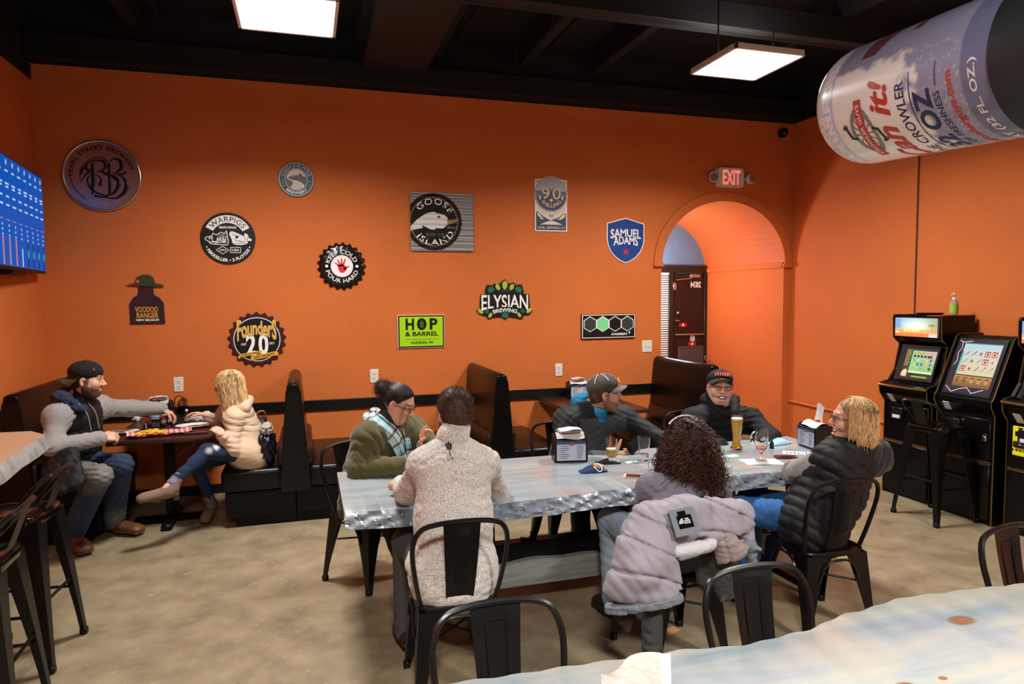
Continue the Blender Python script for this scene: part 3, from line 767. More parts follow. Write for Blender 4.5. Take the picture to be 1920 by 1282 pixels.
S.strokes('skull_jaw', [[(.045,-.008),(.08,-.02),(.15,-.03)],[(.14,.02),(.15,-.02)],[(.09,-.022),(.095,-.034)],[(.11,-.025),(.114,-.038)],[(.13,-.028),(.133,-.04)],[(.03,.045),(.06,.03),(.10,.022)],[(.165,.02),(.168,-.03)],[(.05,-.04),(.10,-.046),(.15,-.038)]], P_BLK, .0016, 3)
S.strokes('boar_outline', [[(-.012,.07),(-.03,.045),(-.06,.055),(-.10,.03),(-.125,.045),(-.14,.02),(-.18,.01),(-.195,-.01),(-.165,-.03),(-.15,-.05),(-.10,-.055),(-.04,-.06),(-.005,-.055),(.0,-.02),(-.005,.02),(-.012,.07)],[(-.14,.02),(-.13,-.03),(-.08,-.02)],[(-.18,-.02),(-.15,-.035),(-.08,-.035)]], P_WHT, .0035)
S.strokes('boar_hair', [[(-.02+.0*k,.055-.02*k),(-.05-.006*k,.035-.018*k),(-.085-.008*k,.028-.02*k)] for k in range(5)]+[[(-.012,.0-.012*k),(-.035,-.012-.01*k),(-.07,-.018-.007*k)] for k in range(4)]+[[(-.15+.01*k,.012),(-.145+.01*k,-.004)] for k in range(3)], P_WHT, .0018, 3)
S.polys('boar_fur', [[(-.10+.025*k,-.01),(-.085+.025*k,.012+.008*k),(-.08+.02*k,-.02)] for k in range(4)]+[[(-.05,-.03),(-.02,-.01),(-.03,-.045)],[(-.17,.0),(-.15,.008),(-.155,-.012)]], P_WHT)
dm = [(-.105,-.108),(-.05,-.073),(.005,-.108),(-.05,-.143)]
S.strokes('badge_line', [([dm[i], dm[(i+1)%4]], .0025) for i in range(4)]+[([a,b], .0025) for a,b in (((.018,-.082),(.105,-.082)),((.105,-.082),(.105,-.13)),((.105,-.13),(.018,-.13)),((.018,-.13),(.018,-.082)))], P_WHT)
S.text('CPH', P_WHT, at=(-.05,-.108), w=.056, h=.018, bold=.02); S.text('USA', P_WHT, at=(.062,-.106), w=.062, h=.02, bold=.025)
S.text('• MIKKELLER • 3 FLOYDS •', P_WHT, arc=(.200, math.radians(270), math.radians(136), -1), h=.030, bold=.03)

# --- crimped bottle cap with red hand
S = Sign('brewery_sign', 'black crimped bottle-cap sign with a red hand on a white disc', .338, 2.125)
cr = MB(); N = 168; rows = []
for (r, d, am) in ((.222,.0,.012),(.218,.012,.012),(.200,.028,.006),(.185,.034,0),(.0,.034,0)):
    rows.append([( (r+am*math.cos(21*2*PI*k/N))*math.cos(2*PI*k/N), -d, (r+am*math.cos(21*2*PI*k/N))*math.sin(2*PI*k/N)) for k in range(N)])
V = [p for r in rows for p in r]; Fc = []
for j in range(4):
    for k in range(N): Fc.append((j*N+k, j*N+(k+1)%N, (j+1)*N+(k+1)%N, (j+1)*N+k))
cr.add(V, [f[::-1] for f in Fc]); cr.build('cap_board', mat('cap_gloss_black', rgb(15,13,14), .25, coat=.3), S.t)
S.d = .034
S.polys('centre_disc', [circ(.105, 40)], P_WHT); S.ring('centre_line', .094, .0955, P_GRY, 2)
def finger(a, l0, l1, w0, w1, cx=0, cy=-.02):
    c_, s_ = math.cos(a), math.sin(a); return [(cx+l0*c_-w0*s_, cy+l0*s_+w0*c_), (cx+l1*.93*c_-w1*s_, cy+l1*.93*s_+w1*c_), (cx+l1*c_, cy+l1*s_), (cx+l1*.93*c_+w1*s_, cy+l1*.93*s_-w1*c_), (cx+l0*c_+w0*s_, cy+l0*s_-w0*c_)][::-1]
S.polys('hand_print', [[(-.04,.01),(-.035,-.03),(-.015,-.063),(.015,-.063),(.035,-.045),(.045,-.025),(.03,.008),(.0,.016),(-.02,.015)], finger(math.radians(140),.03,.088,.009,.005), finger(math.radians(116),.02,.097,.010,.006), finger(math.radians(92),.02,.102,.010,.006), finger(math.radians(70),.02,.100,.010,.006), finger(math.radians(28),.02,.080,.012,.006,.0,-.035)], P_RED, 2)
S.text('KEEP COLD', P_WHT, arc=(.138, math.radians(92), math.radians(148), 1), h=.040, bold=.008)
S.text('POUR HARD', P_WHT, arc=(.142, math.radians(270), math.radians(146), -1), h=.040, bold=.008)
S.polys('dots', [circ(.014, 12, -.142, .0), circ(.014, 12, .142, .0)], P_WHT, 2)

# --- plum bust-shaped board under a wide olive hat (plain stand-in, lettering only)
S = Sign('brewery_sign', 'dark plum cut-out sign with yellow lettering below a wide olive hat', -1.37, 1.815)
S.board([(-.14,-.215),(.14,-.215),(.135,-.03),(.10,.02),(.06,.045),(.05,.14),(-.06,.14),(-.07,.045),(-.11,.02),(-.14,-.03)], .012, P_PLM)
S.board([(-.16,.135),(-.05,.125),(.09,.118),(.145,.12),(.13,.137),(.075,.148),(.06,.20),(.025,.225),(-.03,.225),(-.075,.20),(-.085,.150)], .010, P_OLV, 'hat', .012)
S.polys('hat_badge', [circ(.013, 10, -.065, .165)], pm('orange', rgb(216,96,40)))
S.d = .012
S.text('VOODOO', P_GLD, at=(-.005,-.085), w=.185, h=.048, bold=.01); S.text('RANGER', P_GLD, at=(.002,-.138), w=.175, h=.048, bold=.01); S.text('NEW BELGIUM', P_WHT, at=(0,-.180), w=.185, h=.019, bold=.03)

# --- maroon jagged cap, gold script and white 20
S = Sign('brewery_sign', 'maroon saw-edged round sign with a large white 20 and gold lettering', -.452, 1.437)
S.board(star(.262,.232,21), .012, pm('maroon_edge', rgb(40,16,18))); S.polys('cap_face', [star(.25,.222,21)], P_MAR, 1)
S.polys('white_ring', [circ(.207, 48)], P_WHT, 2); S.polys('black_disc', [circ(.200, 48)], P_BLK, 3)
mb = MB()
for tx, u0 in (('2',-.055),('0',.055)):
    letters(mb, tx, S.F(S.d+.0056), at=(u0,-.048), w=.088, h=.205, bold=.035)
mb.build('number', P_WHT, S.t, smooth=False)
wf = lambda x, y, w, h: (x*1.0, y*(1+.55*(2*x/w)**2)+.035-.15*abs(x)*.55-.35*x*x)
for nm, m_, b_, ly in (('lettering_outline', P_BLK, .055, 4.9), ('lettering_edge', P_CRM, .032, 5.4), ('lettering', P_GLD, .006, 6.2)):
    S.text('FounderS', m_, lay=ly, name=nm, at=(0,.075), w=.345+b_*.1, h=.125+b_*.3, bold=b_, warp=wf)
S.text('1997', P_WHT, lay=4, at=(-.118,-.045), w=.046, h=.022, bold=.02); S.text('2017', P_WHT, lay=4, at=(.13,-.040), w=.046, h=.022, bold=.02)
def band(x0,z0,x1,z1,h): return [(x0,z0-h/2),(x1,z1-h/2),(x1,z1+h/2),(x0,z0+h/2)]
S.polys('banner', [band(-.155,-.150,.035,-.118,.030), band(-.06,-.178,.165,-.135,.040), band(.165,-.142,.185,-.140,.034), band(-.17,-.163,-.15,-.158,.03)], P_GLD, 6)
for tx, x, z, w, h in (('TWENTY YEARS',-.06,-.134,.16,.015),('ZERO REGRETS',.055,-.156,.185,.022)):
    mb = MB(); letters(mb, tx, (lambda xx, zz: (lambda u, v: Vector((u, -(S.d+.0086), v+(u-xx)*.18))))(x, z), at=(x,z), w=w, h=h, bold=.02); mb.build('banner_text', P_BLK, S.t, smooth=False)

# --- corrugated metal square with goose head
S = Sign('brewery_sign', 'square corrugated metal sign with a white goose head in a black circle', 1.33, 2.573)
GW, GH, CXG, RG = .64, .585, -.085, .285
cols = []
def corr(v): return .018+.007*math.sin(v*2*PI*11)
mb = MB(); nu, nv = 90, 120
def gooseface(u, v):
    x = (u-.5)*GW; z = (v-.5)*GH; r = math.hypot(x-CXG, z)
    hz = (math.sin(z*610+3*math.sin(z*95))*.5+.5)*.35+(math.sin(z*207+x*3)*.5+.5)*.4+.12*math.sin(x*40+z*700)
    c = (.10+.5*hz,)*3
    if r < RG: c = (.012,.011,.010)
    if abs(r-.240) < .004: c = lin((.62,.50,.34))
    body = (z > -.06-.03*math.sin((x+.32)*9)) and (z < .075-.30*max(0,x+.02)**1.5*3-.9*max(0,-.18-x)**2*2)
    if x < .06 and z < .088-.35*(x+.09)**2*4 and z > -.075-.2*(x-.0)+1.2*(x+.1)*abs(x+.1) and r < RG:
        ex = (x+.075)/.135; ez = (z-.01)/.088
        if (x > -.075 and ex*ex+ez*ez < 1): c = (.72,.70,.67)
    if x <= -.075 and r < .33:
        top = .098-.55*(x+.075)**2*4.5; bt = -.078+1.1*max(0,-.12-x)*(.5)
        if x < -.20: bt = -.062-.25*(-.20-x)
        if bt < z < top: c = (.72,.70,.67)
    # bill
    if .05 < x < .20 and r < .25:
        tt = (x-.05)/.15
        if .012-.02*tt+.035*tt*tt*1.3 > z-.016 and z > -.028+.058*tt**1.2: c = lin((.60,.48,.30))
        elif tt < .65 and -.042-.0*tt-.02*tt > z > -.062-.015*tt+.02*tt: c = lin((.55,.44,.28))
    if (x+.035)**2/.00028+(z-.05)**2/.00012 < 1: c = (.012,.011,.010)
    return tuple(c)+(1,)
mb.grid(nu, nv, lambda u, v: Vector(((u-.5)*GW, -corr(v), (v-.5)*GH)), 0, gooseface)
mb.grid(2, nv, lambda u, v: Vector(((u-.5)*GW, -.002, (v-.5)*GH)), 0, lambda u, v: (.05,.05,.05,1))
mb.build('corrugated_sheet', mat('printed_corrugated', (1,1,1,1), .4, attr='Col'), S.t)
fg = lambda u, v: Vector((u, -(corr(v/GH+.5)+.0015), v))
mb = MB(); letters(mb, 'GOOSE', fg, arc=(.205, math.radians(86), math.radians(112), 1), h=.062, bold=.012, at=(CXG,0), space=1.25); mb.build('lettering', P_WHT, S.t, smooth=False); mb = MB(); letters(mb, 'ISLAND', fg, arc=(.205, math.radians(276), math.radians(112), -1), h=.062, bold=.012, at=(CXG,0), space=1.15); mb.build('lettering', P_WHT, S.t, smooth=False)
mb = MB(); letters(mb, 'BEER CO.', fg, at=(-.07,-.128), w=.19, h=.026, bold=.004, space=1.2); mb.build('small_lettering', P_TAN, S.t, smooth=False)

# --- blue and white label sign with 90
S = Sign('brewery_sign', 'tall blue and white label sign with cream 90 in a round dome', 2.497, 2.775)
out_ = [(-.18,-.27),(.18,-.27),(.18,.055),(.19,.10),(.18,.16),(.18,.27),(.115,.275)]+[(.0+.19*math.cos(a), .115+.19*math.sin(a)) for a in np.linspace(math.radians(58),math.radians(122),12)]+[(-.115,.275),(-.18,.27),(-.18,.16),(-.19,.10),(-.18,.055)]
S.board(out_, .012, P_WHT)
S.polys('label_field', [[(-.168,-.258),(.168,-.258),(.168,.255),(-.168,.255)]], P_IVO)
S.polys('landscape', [[(-.168,-.258),(.168,-.258),(.168,-.075),(.13,-.085),(.09,-.12),(.03,-.142),(0,-.155),(-.04,-.142),(-.09,-.115),(-.15,-.065),(-.168,-.07)]], P_NVY, 2)
S.polys('snow_slope', [[(-.155,-.07),(-.13,-.09),(-.10,-.13),(-.075,-.15),(-.12,-.14),(-.13,-.12),(-.15,-.11)],[(.155,-.08),(.12,-.10),(.09,-.135),(.06,-.15),(.11,-.145),(.14,-.13),(.158,-.11)]], P_CRM, 3)
S.polys('lake', [[(-.125,-.20),(-.04,-.165),(.0,-.158),(.05,-.168),(.13,-.20)]], P_IVO, 3)
S.polys('dome', [circ(.182, 44, 0, .115)], P_SLV, 3)
S.polys('dome_sky', [[(.17*math.cos(a), .115+.17*math.sin(a)) for a in np.linspace(math.radians(12),math.radians(168),20)]], P_PAL, 4)
S.polys('dome_base', [[(.172*math.cos(a), .115+.172*math.sin(a)) for a in np.linspace(math.radians(188),math.radians(352),20)]], P_NVY, 4)
S.ring('dome_ring', .171, .176, P_IVO, 5, 0, .115)
S.text('90', P_NVY, lay=5, at=(0,.125), w=.222, h=.130, bold=.035, name='number_shadow'); S.text('90', P_CRM, lay=6, at=(0,.125), w=.215, h=.122, bold=.005, space=1.15, name='number')
S.text('SHILLING', P_CRM, lay=6, arc=(.118, math.radians(270), math.radians(112), -1), h=.040, bold=.012, at=(0,.115))
S.polys('ornament', [star(.026,.012,4) and [(u*1+0, v+.055) for u, v in star(.026,.012,4)], [(-.13,.05),(-.11,.075),(-.12,.095),(-.14,.10)], [(.13,.05),(.11,.075),(.12,.095),(.14,.10)]], P_CRM, 6)
S.text('ALE', P_NVY, lay=3, at=(0,-.105), w=.05, h=.026, bold=.01)
S.polys('arc_dots', [circ(.004, 6, .205*math.cos(a), .115+.205*math.sin(a)) for a in np.linspace(math.radians(225),math.radians(258),6).tolist()+np.linspace(math.radians(282),math.radians(315),6).tolist()], P_NVY, 3)
S.text('ODELL BREWING CO', P_CRM, lay=4, at=(0,-.232), w=.31, h=.026, bold=.005)
S.polys('corner_line', [[(-.168,.245),(-.12,.245),(-.12,.25),(-.168,.25)],[(.12,.245),(.168,.245),(.168,.25),(.12,.25)]], P_NVY, 2)

# --- blue shield
S = Sign('brewery_sign', 'bright blue shield sign with white serif lettering and a red star', 3.365, 2.425)
def shield(k):
    return [(u*k, v*k) for u, v in [(0,.245),(-.225,.185),(-.225,.02),(-.215,-.05),(-.18,-.125),(-.12,-.19),(-.05,-.232),(0,-.248),(.05,-.232),(.12,-.19),(.18,-.125),(.215,-.05),(.225,.02),(.225,.185)]]
S.board(shield(1.0), .012, P_WHT); S.polys('blue_field', [shield(.955)], P_BLU)
wf2 = lambda x, y, w, h: (x, y*(1+.25*abs(2*x/w))+.012-.9*x*x*.55)
S.text('SAMUEL', P_WHT, at=(.0,.070), w=.365, h=.082, bold=.022, warp=wf2); S.text('ADAMS', P_WHT, at=(.0,-.012), w=.295, h=.082, bold=.022, warp=wf2)
S.polys('star', [[(u+.003, v-.125) for u, v in star(.046,.017,5)]], P_RED, 2)

# --- hop crowned black sign
S = Sign('brewery_sign', 'black sign crowned with green hop cones and leaves, big white lettering', 1.98, 1.783)
S.board([(-.26,.06),(-.205,.065),(-.21,.105),(-.19,.16),(-.125,.155),(-.115,.175),(-.065,.165),(0,.22),(.04,.17),(.10,.185),(.115,.16),(.185,.165),(.205,.10),(.205,.065),(.265,.062),(.275,-.08),(.30,-.115),(.27,-.155),(.21,-.155),(.185,-.20),(.12,-.185),(.04,-.17),(0,-.205),(-.04,-.17),(-.12,-.175),(-.18,-.195),(-.20,-.16),(-.27,-.145),(-.305,-.10),(-.27,-.08)], .014, P_BLK)
def warpe(x, y, w, h):
    t_ = 2*x/w
    if y < 0: y = y*(.55+.45*t_*t_)
    return (x, y)
S.text('ELYSIAN', P_WHT, at=(0,-.025), w=.505, h=.165, bold=.012, warp=warpe, space=1.0)
S.text('BREWING', P_WHT, arc=(.42, math.radians(90), math.radians(36), 1), h=.040, bold=.02, at=(0,-.52))
def hop(cx, cz, s_, an):
    base = [(0,.038),(.014,.028),(.021,.01),(.020,-.012),(.010,-.030),(0,-.034),(-.010,-.030),(-.020,-.012),(-.021,.01),(-.014,.028)]
    return [(cx+s_*(u*math.cos(an)-v*math.sin(an)), cz+s_*(u*math.sin(an)+v*math.cos(an))) for u, v in base]
hs = [(0,.155,1.25,0),(-.075,.135,1.0,.5),(.075,.135,1.0,-.5),(-.262,-.112,.95,.9),(.262,-.112,.95,-.9),(-.16,-.155,.8,-.6),(.155,-.155,.8,.6)]
for h_ in hs:
    S.polys('hop_cone', [hop(*h_)], P_HOP)
    cx, cz, s_, an = h_
    S.polys('hop_scales', [[(cx+s_*((u+du)*math.cos(an)-(v+dv)*math.sin(an)), cz+s_*((u+du)*math.sin(an)+(v+dv)*math.cos(an))) for du, dv in ((-.006,.0),(0,-.004),(.006,.0),(0,-.0075))] for u, v in ((0,.022),(-.009,.010),(.009,.010),(0,.0),(-.010,-.010),(.010,-.010),(0,-.02))], P_HOPD, 2)
def leaf(cx, cz, s_, an):
    base = [(0,.045),(.012,.02),(.035,.03),(.032,.0),(.045,-.018),(.02,-.022),(0,-.035),(-.02,-.022),(-.045,-.018),(-.032,.0),(-.035,.03),(-.012,.02)]
    return [(cx+s_*(u*math.cos(an)-v*math.sin(an)), cz+s_*(u*math.sin(an)+v*math.cos(an))) for u, v in base]
for l_ in ((-.150,.11,.95,.5),(.150,.11,.95,-.5),(0,-.155,.95,0),(-.195,-.115,.6,.3),(.195,-.115,.6,-.3)): S.polys('hop_leaf', [leaf(*l_)], P_GRN)
S.strokes('vine', [[(-.04,.09),(-.02,.10),(.02,.10),(.05,.09)],[(-.14,-.10),(-.10,-.13),(-.05,-.125),(-.03,-.135)],[(.14,-.10),(.10,-.13),(.05,-.125),(.03,-.135)]], P_GRN, .0035)

# --- lime rectangle
S = Sign('brewery_sign', 'lime green rectangular sign with a black border and hop emblem', 1.10, 1.478)
S.board([(-.235,-.165),(.235,-.165),(.235,.165),(-.235,.165)], .014, P_WHT); S.polys('black_border', [[(-.231,-.161),(.231,-.161),(.231,.161),(-.231,.161)]], P_BLK); S.polys('lime_field', [[(-.218,-.148),(.218,-.148),(.218,.148),(-.218,.148)]], P_LIM, 2)
S.text('H', P_BLK, lay=3, at=(-.115,.073), w=.085, h=.115, bold=.035); S.text('P', P_BLK, lay=3, at=(.125,.073), w=.08, h=.115, bold=.035)
S.text('O', P_BLK, lay=3, at=(.005,.073), w=.098, h=.122, bold=.035)
S.polys('hop_emblem', [hop(.005,.07,1.3,0)], P_BLK, 3.5); S.polys('hop_emblem_scales', [[(.005+(u+du), .07+(v+dv)) for du, dv in ((-.010,.0),(0,-.006),(.010,.0),(0,-.013))] for u, v in ((0,.036),(-.013,.02),(.013,.02),(0,.008),(-.014,-.008),(.014,-.008),(0,-.02))], P_LIM, 4)
S.text('& BARREL', P_BLK, lay=3, at=(.005,-.025), w=.335, h=.045, bold=.025); S.text('BREWING COMPANY', P_BLK, lay=3, at=(.005,-.079), w=.19, h=.010, bold=.0); S.text('HUDSON, WI', P_BLK, lay=3, at=(.005,-.115), w=.225, h=.030, bold=.03)
S.polys('rule', [[(-.16,-.080),(-.105,-.080),(-.105,-.077),(-.16,-.077)],[(.115,-.080),(.17,-.080),(.17,-.077),(.115,-.077)]], P_BLK, 3)

# --- black plaque with four hexagons
S = Sign('brewery_sign', 'wide black plaque with four outlined hexagons, one mint green', 3.16, 1.490)
S.board([(-.322,-.133),(.322,-.133),(.322,.133),(-.322,.133)], .02, P_BLK); S.polys('white_line', [[(-.316,-.127),(.316,-.127),(.316,.127),(-.316,.127)]], P_WHT); S.polys('black_field', [[(-.308,-.119),(.308,-.119),(.308,.119),(-.308,.119)]], P_BLK, 2)
for i, m_ in enumerate((P_CHR, P_MNT, P_BLK, P_CHR)):
    cx = -.222+.148*i
    S.polys('hexagon_outline', [[(cx+.086*math.sin(PI/3*k), .025+.086*math.cos(PI/3*k)) for k in range(6)]], P_WHT, 3); S.polys('hexagon', [[(cx+.077*math.sin(PI/3*k), .025+.077*math.cos(PI/3*k)) for k in range(6)]], m_, 4)
S.text('KARBEN', P_WHT, lay=3, at=(.125,-.088), w=.19, h=.024, bold=.03, shear=.15); S.text('4', P_WHT, lay=3, at=(.245,-.072), w=.022, h=.03, bold=.03, shear=.15)

# ------------------------------------------------------------------ exit sign, plates, camera, TV
S = Sign('exit_sign', 'white illuminated EXIT sign with two round emergency lamps over the arch', 4.665, 3.155, group=None)
m_exw = mat('exit_white', rgb(224,220,220), .4)
S.board(rrect(.36,.22,.04,4), .03, m_exw, 'back_box'); S.board(rrect(.335,.215,.035,4), .025, m_exw, 'face', .03)
S.text('EXIT', mat('exit_red_glow', (1.0,.20,.15,1), .4, emit=.95), at=(.005,.0), w=.235, h=.165, bold=.03, lay=1)
for sx in (-1,1):
    mb = MB().tube([(sx*.16,-.03,-.01),(sx*.225,-.05,-.01)], .012, 6); T_ = Matrix.Rotation(sx*.35,4,'Z') @ Matrix.Rotation(PI/2,4,'X')
    mb.lathe([(0,-.0),(.05,.0),(.058,.02),(.058,.05),(0,.05)], (sx*.232,-.045,-.01), 18, T=T_); mb.build('lamp_head', m_exw, S.t)
    mb = MB().lathe([(0,.052),(.048,.052),(.044,.060),(0,.062)], (sx*.232,-.045,-.01), 14, T=T_); mb.build('lamp_lens', mat('lens_fluted', rgb(150,128,118), .2, bump=1, bscale=160), S.t)
m_plate = mat('plate_ivory', rgb(226,220,208), .4); m_slot = mat('slot_dark', rgb(40,36,32), .5)
for x, z, lb in ((-1.14,1.04,'white wall outlet above the table laid with fries'),(.625,1.045,'white wall outlet above the woman in the olive sweater'),(2.58,1.03,'white wall outlet near the napkin dispenser on the empty booth table')):
    t = thing('wall_outlet', lb, 'outlet', (x, D, z), group='white wall outlets')
    MB().box((-.041,-.008,-.068),(.041,0,.068),.004).build('cover_plate', m_plate, t)
    for s_ in (-1,1):
        MB().prism(rrect(.034,.030,.01,3), lambda u,v: Vector((u,-.007,v+.024*s_)), lambda u,v: Vector((u,-.010,v+.024*s_))).build('receptacle', m_plate, t)
        mb = MB()
        for sx in (-.007,.007): mb.box((sx-.0015,-.0112,.024*s_-.002),(sx+.0015,-.0098,.024*s_+.009))
        mb.box((-.003,-.0112,.024*s_-.011),(.003,-.0098,.024*s_-.006)); o = mb.build('slots', m_slot, t)
t = thing('light_switch', 'white double light switch plate beside the arch', 'switch', (3.635, D, 1.255))
MB().box((-.062,-.008,-.066),(.062,0,.066),.004).build('cover_plate', m_plate, t)
for sx in (-.024,.024): MB().box((sx-.005,-.018,-.010),(sx+.005,-.006,.010),.002).build('toggle', m_plate, t)
t = thing('security_camera', 'small dark dome camera high in the corner by the arch', 'camera', (XR-.17, D, 3.70))
MB().lathe([(0,0),(.05,0),(.055,.04),(0,.04)], (0,0,0), 16, T=Matrix.Rotation(PI/2,4,'X')).build('mount', m_black, t)
MB().ball((0,-.06,0), .045).build('dome', mat('dome_glossy', rgb(20,16,16), .1), t)

# TV with a tap list
tv = thing('tv_screen', 'blue tap list screen mounted on the side wall', 'tv', (-2.02, 5.90, 2.44), rz=math.radians(95.5))
TW, TH = 1.42, .80
mb = MB().box((-TW/2,-.0,-TH/2),(TW/2,.05,TH/2),.006); mb.build('casing', m_black, tv)
m_tvb = mat('screen_blue', rgb(8,86,186), .4, emit=.85, spec=.05); m_tvw = mat('screen_white', rgb(190,215,240), .3, emit=.9); m_tvt = mat('screen_teal', rgb(40,190,180), .3, emit=.7); m_tvp = mat('screen_pink', rgb(200,140,150), .3, emit=.7); m_tvd = mat('screen_dark', rgb(26,20,50), .3, emit=.4)
MB().box((-TW/2+.014,-.003,-TH/2+.02),(TW/2-.014,0,TH/2-.014)).build('display', m_tvb, tv)
wm, tm_, pm_, dm_ = MB(), MB(), MB(), MB()
for c in range(9):
    x = TW/2-.075-.152*c
    pm_.prism(circ(.016,10,x,.345,.022), lambda u,v: Vector((u,-.003,v)), lambda u,v: Vector((u,-.0045,v))); wm.prism(circ(.009,8,x,.345,.013), lambda u,v: Vector((u,-.0045,v)), lambda u,v: Vector((u,-.006,v)))
    for z, w in ((.285,.075),(.195,.10),(.172,.07),(.105,.085),(.045,.095)):
        ww = w*(.7+.3*random.random()); wm.box((x-ww/2,-.0045,z-.006),(x+ww/2,-.003,z+.006))
    for k in range(3): wm.box((x-.006,-.0045,-.105-.035*k),(x+.010,-.003,-.090-.035*k))
    pm_.box((x-.05,-.0045,-.062),(x+.03,-.003,-.056))
    if c < 4:
        dm_.box((x-.010,-.0045,-.375),(x+.010,-.003,-.19)); tm_.prism(circ(.016,10,x,-.27,.034), lambda u,v: Vector((u,-.0045,v)), lambda u,v: Vector((u,-.006,v)))
    elif c == 4: wm.box((x-.009,-.0045,-.375),(x+.009,-.003,-.24))
    else: pm_.box((x-.013,-.0045,-.375),(x+.013,-.003,-.18))
for mb_, m_, nm in ((wm,m_tvw,'menu_text'),(tm_,m_tvt,'menu_accents'),(pm_,m_tvp,'menu_icons'),(dm_,m_tvd,'tap_icons')): mb_.build(nm, m_, tv, smooth=False)['kind'] = 'stuff'
MB().box((-.2,.05,-.2),(.2,.16,.2),.004).box((-.04,.05,-.43),(.3,.13,-.38),.004).build('wall_bracket', m_black, tv)
# ------------------------------------------------------------------ game machines along the side wall
m_cab = mat('cabinet_black', rgb(6,6,7), .32, spec=.3, coat=.05); m_gold = mat('gold_edge', rgb(150,118,70), .3, metal=.9); m_chrm = mat('chrome', rgb(200,200,200), .15, metal=1)
m_lab = mat('label_white', rgb(214,212,220), .5); m_yel = mat('acceptor_yellow', rgb(232,222,30), .45)
m_scr = mat('screen_glow', (1,1,1,1), .3, emit=1.2, attr='Col')
SLOT = {'a': [(.44,.80,.72),(.80,.74,.56)], 'b': [(.70,.64,.50),(.78,.72,.58)]}
def cabinet(y0, y1, kind, label, marquee=True):
    t = thing('game_machine', label, 'arcade machine', (5.0, (y0+y1)/2, 0), group='black game machines')
    w = (y1-y0)/2
    if kind == 'upright': prof = [(.06,0),(.06,.84),(.0,.92),(-.01,1.0),(.01,1.015),(.09,1.03),(.16,1.13),(.21,1.36),(.14,1.42),(.13,1.60),(.14,1.625),(.50,1.625),(.50,0)]
    else: prof = [(.04,0),(.04,.86),(.0,.93),(.0,.975),(.02,.995),(.22,1.455),(.25,1.475),(.50,1.475),(.50,0)]
    mb = MB()
    for ya, yb in ((-w,-w+.022),(w-.022,w)): mb.prism(prof, lambda x,z: Vector((x,ya,z)), lambda x,z: Vector((x,yb,z)))
    for i_, nm in ((0,'side_panel'),(1,'side_panel')):
        ya, yb = ((-w,-w+.022),(w-.022,w))[i_]
        MB().prism(prof[::-1], lambda x,z: Vector((x,ya,z)), lambda x,z: Vector((x,yb,z))).build(nm, m_cab, t, smooth=False)
    for ya in (-w+.003, w-.003):
        MB().tube([(x-.002,ya,z) for x,z in prof[:-1]], .004, 6).build('edge_trim', m_gold, t)
    inn = [(x+.014, z) for x, z in prof[:-2]]+[(.49,prof[-3][1]-.012),(.49,0)]
    MB().prism(inn[::-1], lambda x,z: Vector((x,-w+.02,z-.004)), lambda x,z: Vector((x,w-.02,z-.004))).build('body', m_cab, t, smooth=False)
    # front doors and trims
    MB().box((.045 if kind=='upright' else .03,-w+.03,.50),(.075,w-.03,.83),.004).build('door', m_cab, t)
    MB().box((.048 if kind=='upright' else .03,-w+.03,.03),(.075,w-.03,.475),.004).build('door', m_cab, t)
    for z in (.482,.496): MB().tube([(.052 if kind=='upright' else .034,-w+.02,z),(.052 if kind=='upright' else .034,w-.02,z)],.004,6).build('gold_strip', m_gold, t)
    La, Lb = (Vector((.06,0,.84)), Vector((.0,0,.92))) if kind == 'upright' else (Vector((.04,0,.86)), Vector((.0,0,.93)))
    ld = Lb-La; ln = Vector((-ld.z,0,ld.x)).normalized(); fL = lambda u, v, d: La+ld*v+Vector((.012,w-.07-u,0))+ln*d
    MB().prism([(0,.05),(.055,.05),(.055,.95),(0,.95)], lambda u,v: fL(u,v,-.002), lambda u,v: fL(u,v,.004)).build('white_label', m_lab, t, smooth=False)
    MB().box((.028 if kind=='upright' else .012,w-.22,.70),(.05,w-.10,.80),.004).build('coin_plate', m_black, t)
    MB().box((.024 if kind=='upright' else .008,w-.20,.705),(.05,w-.12,.735),.002).build('coin_label', m_lab, t)
    lk = MB().box((.012,-w+.05,.66),(.03,-w+.085,.70),.004).tube([(.02,-w+.057,.70),(.02,-w+.057,.715),(.02,-w+.067,.722),(.02,-w+.077,.715),(.02,-w+.077,.70)],.004,6).tube([(.02,-w+.067,.716),(.07,-w+.067,.716)],.004,6); lk.build('padlock', m_chrm, t)
    MB().lathe([(0,0),(.013,0),(.013,.014),(0,.016)],(.036,0,.80),10,T=Matrix.Rotation(-PI/2,4,'Y')).build('lock_knob', m_chrm, t)
    # screen on the slope
    if kind == 'upright': A0, A1 = Vector((.105,0,1.045)), Vector((.205,0,1.355)); ww = w-.055
    else: A0, A1 = Vector((.035,0,.995)), Vector((.222,0,1.44)); ww = w-.045
    up = (A1-A0).normalized(); nrm = Vector((-up.z,0,up.x)); L_ = (A1-A0).length
    fS = lambda u, v, d=0.0: A0+up*(v*L_)+Vector((0,-(u-.5)*2*ww,0))+nrm*(.006+d)
    MB().box((0,0,0),(0,0,0)) if False else None
    mb = MB(); mb.prism([(0,0),(1,0),(1,1),(0,1)], lambda u,v: fS(u,v,-.006), lambda u,v: fS(u,v,.002)); mb.build('screen_bezel', m_black, t, smooth=False)
    rnd = random.Random(3 if kind=='upright' else 8)
    pic = MB()
    def pq(u0,v0,u1,v1,c,d): pic.add([fS(u0,v0,d),fS(u1,v0,d),fS(u1,v1,d),fS(u0,v1,d)], [(0,1,2,3)], 0, tuple(lin(c))+(1,))
    def poly_(pts,c,d): pic.add([fS(u,v,d) for u,v in pts], [tuple(range(len(pts)))], 0, tuple(lin(c))+(1,))
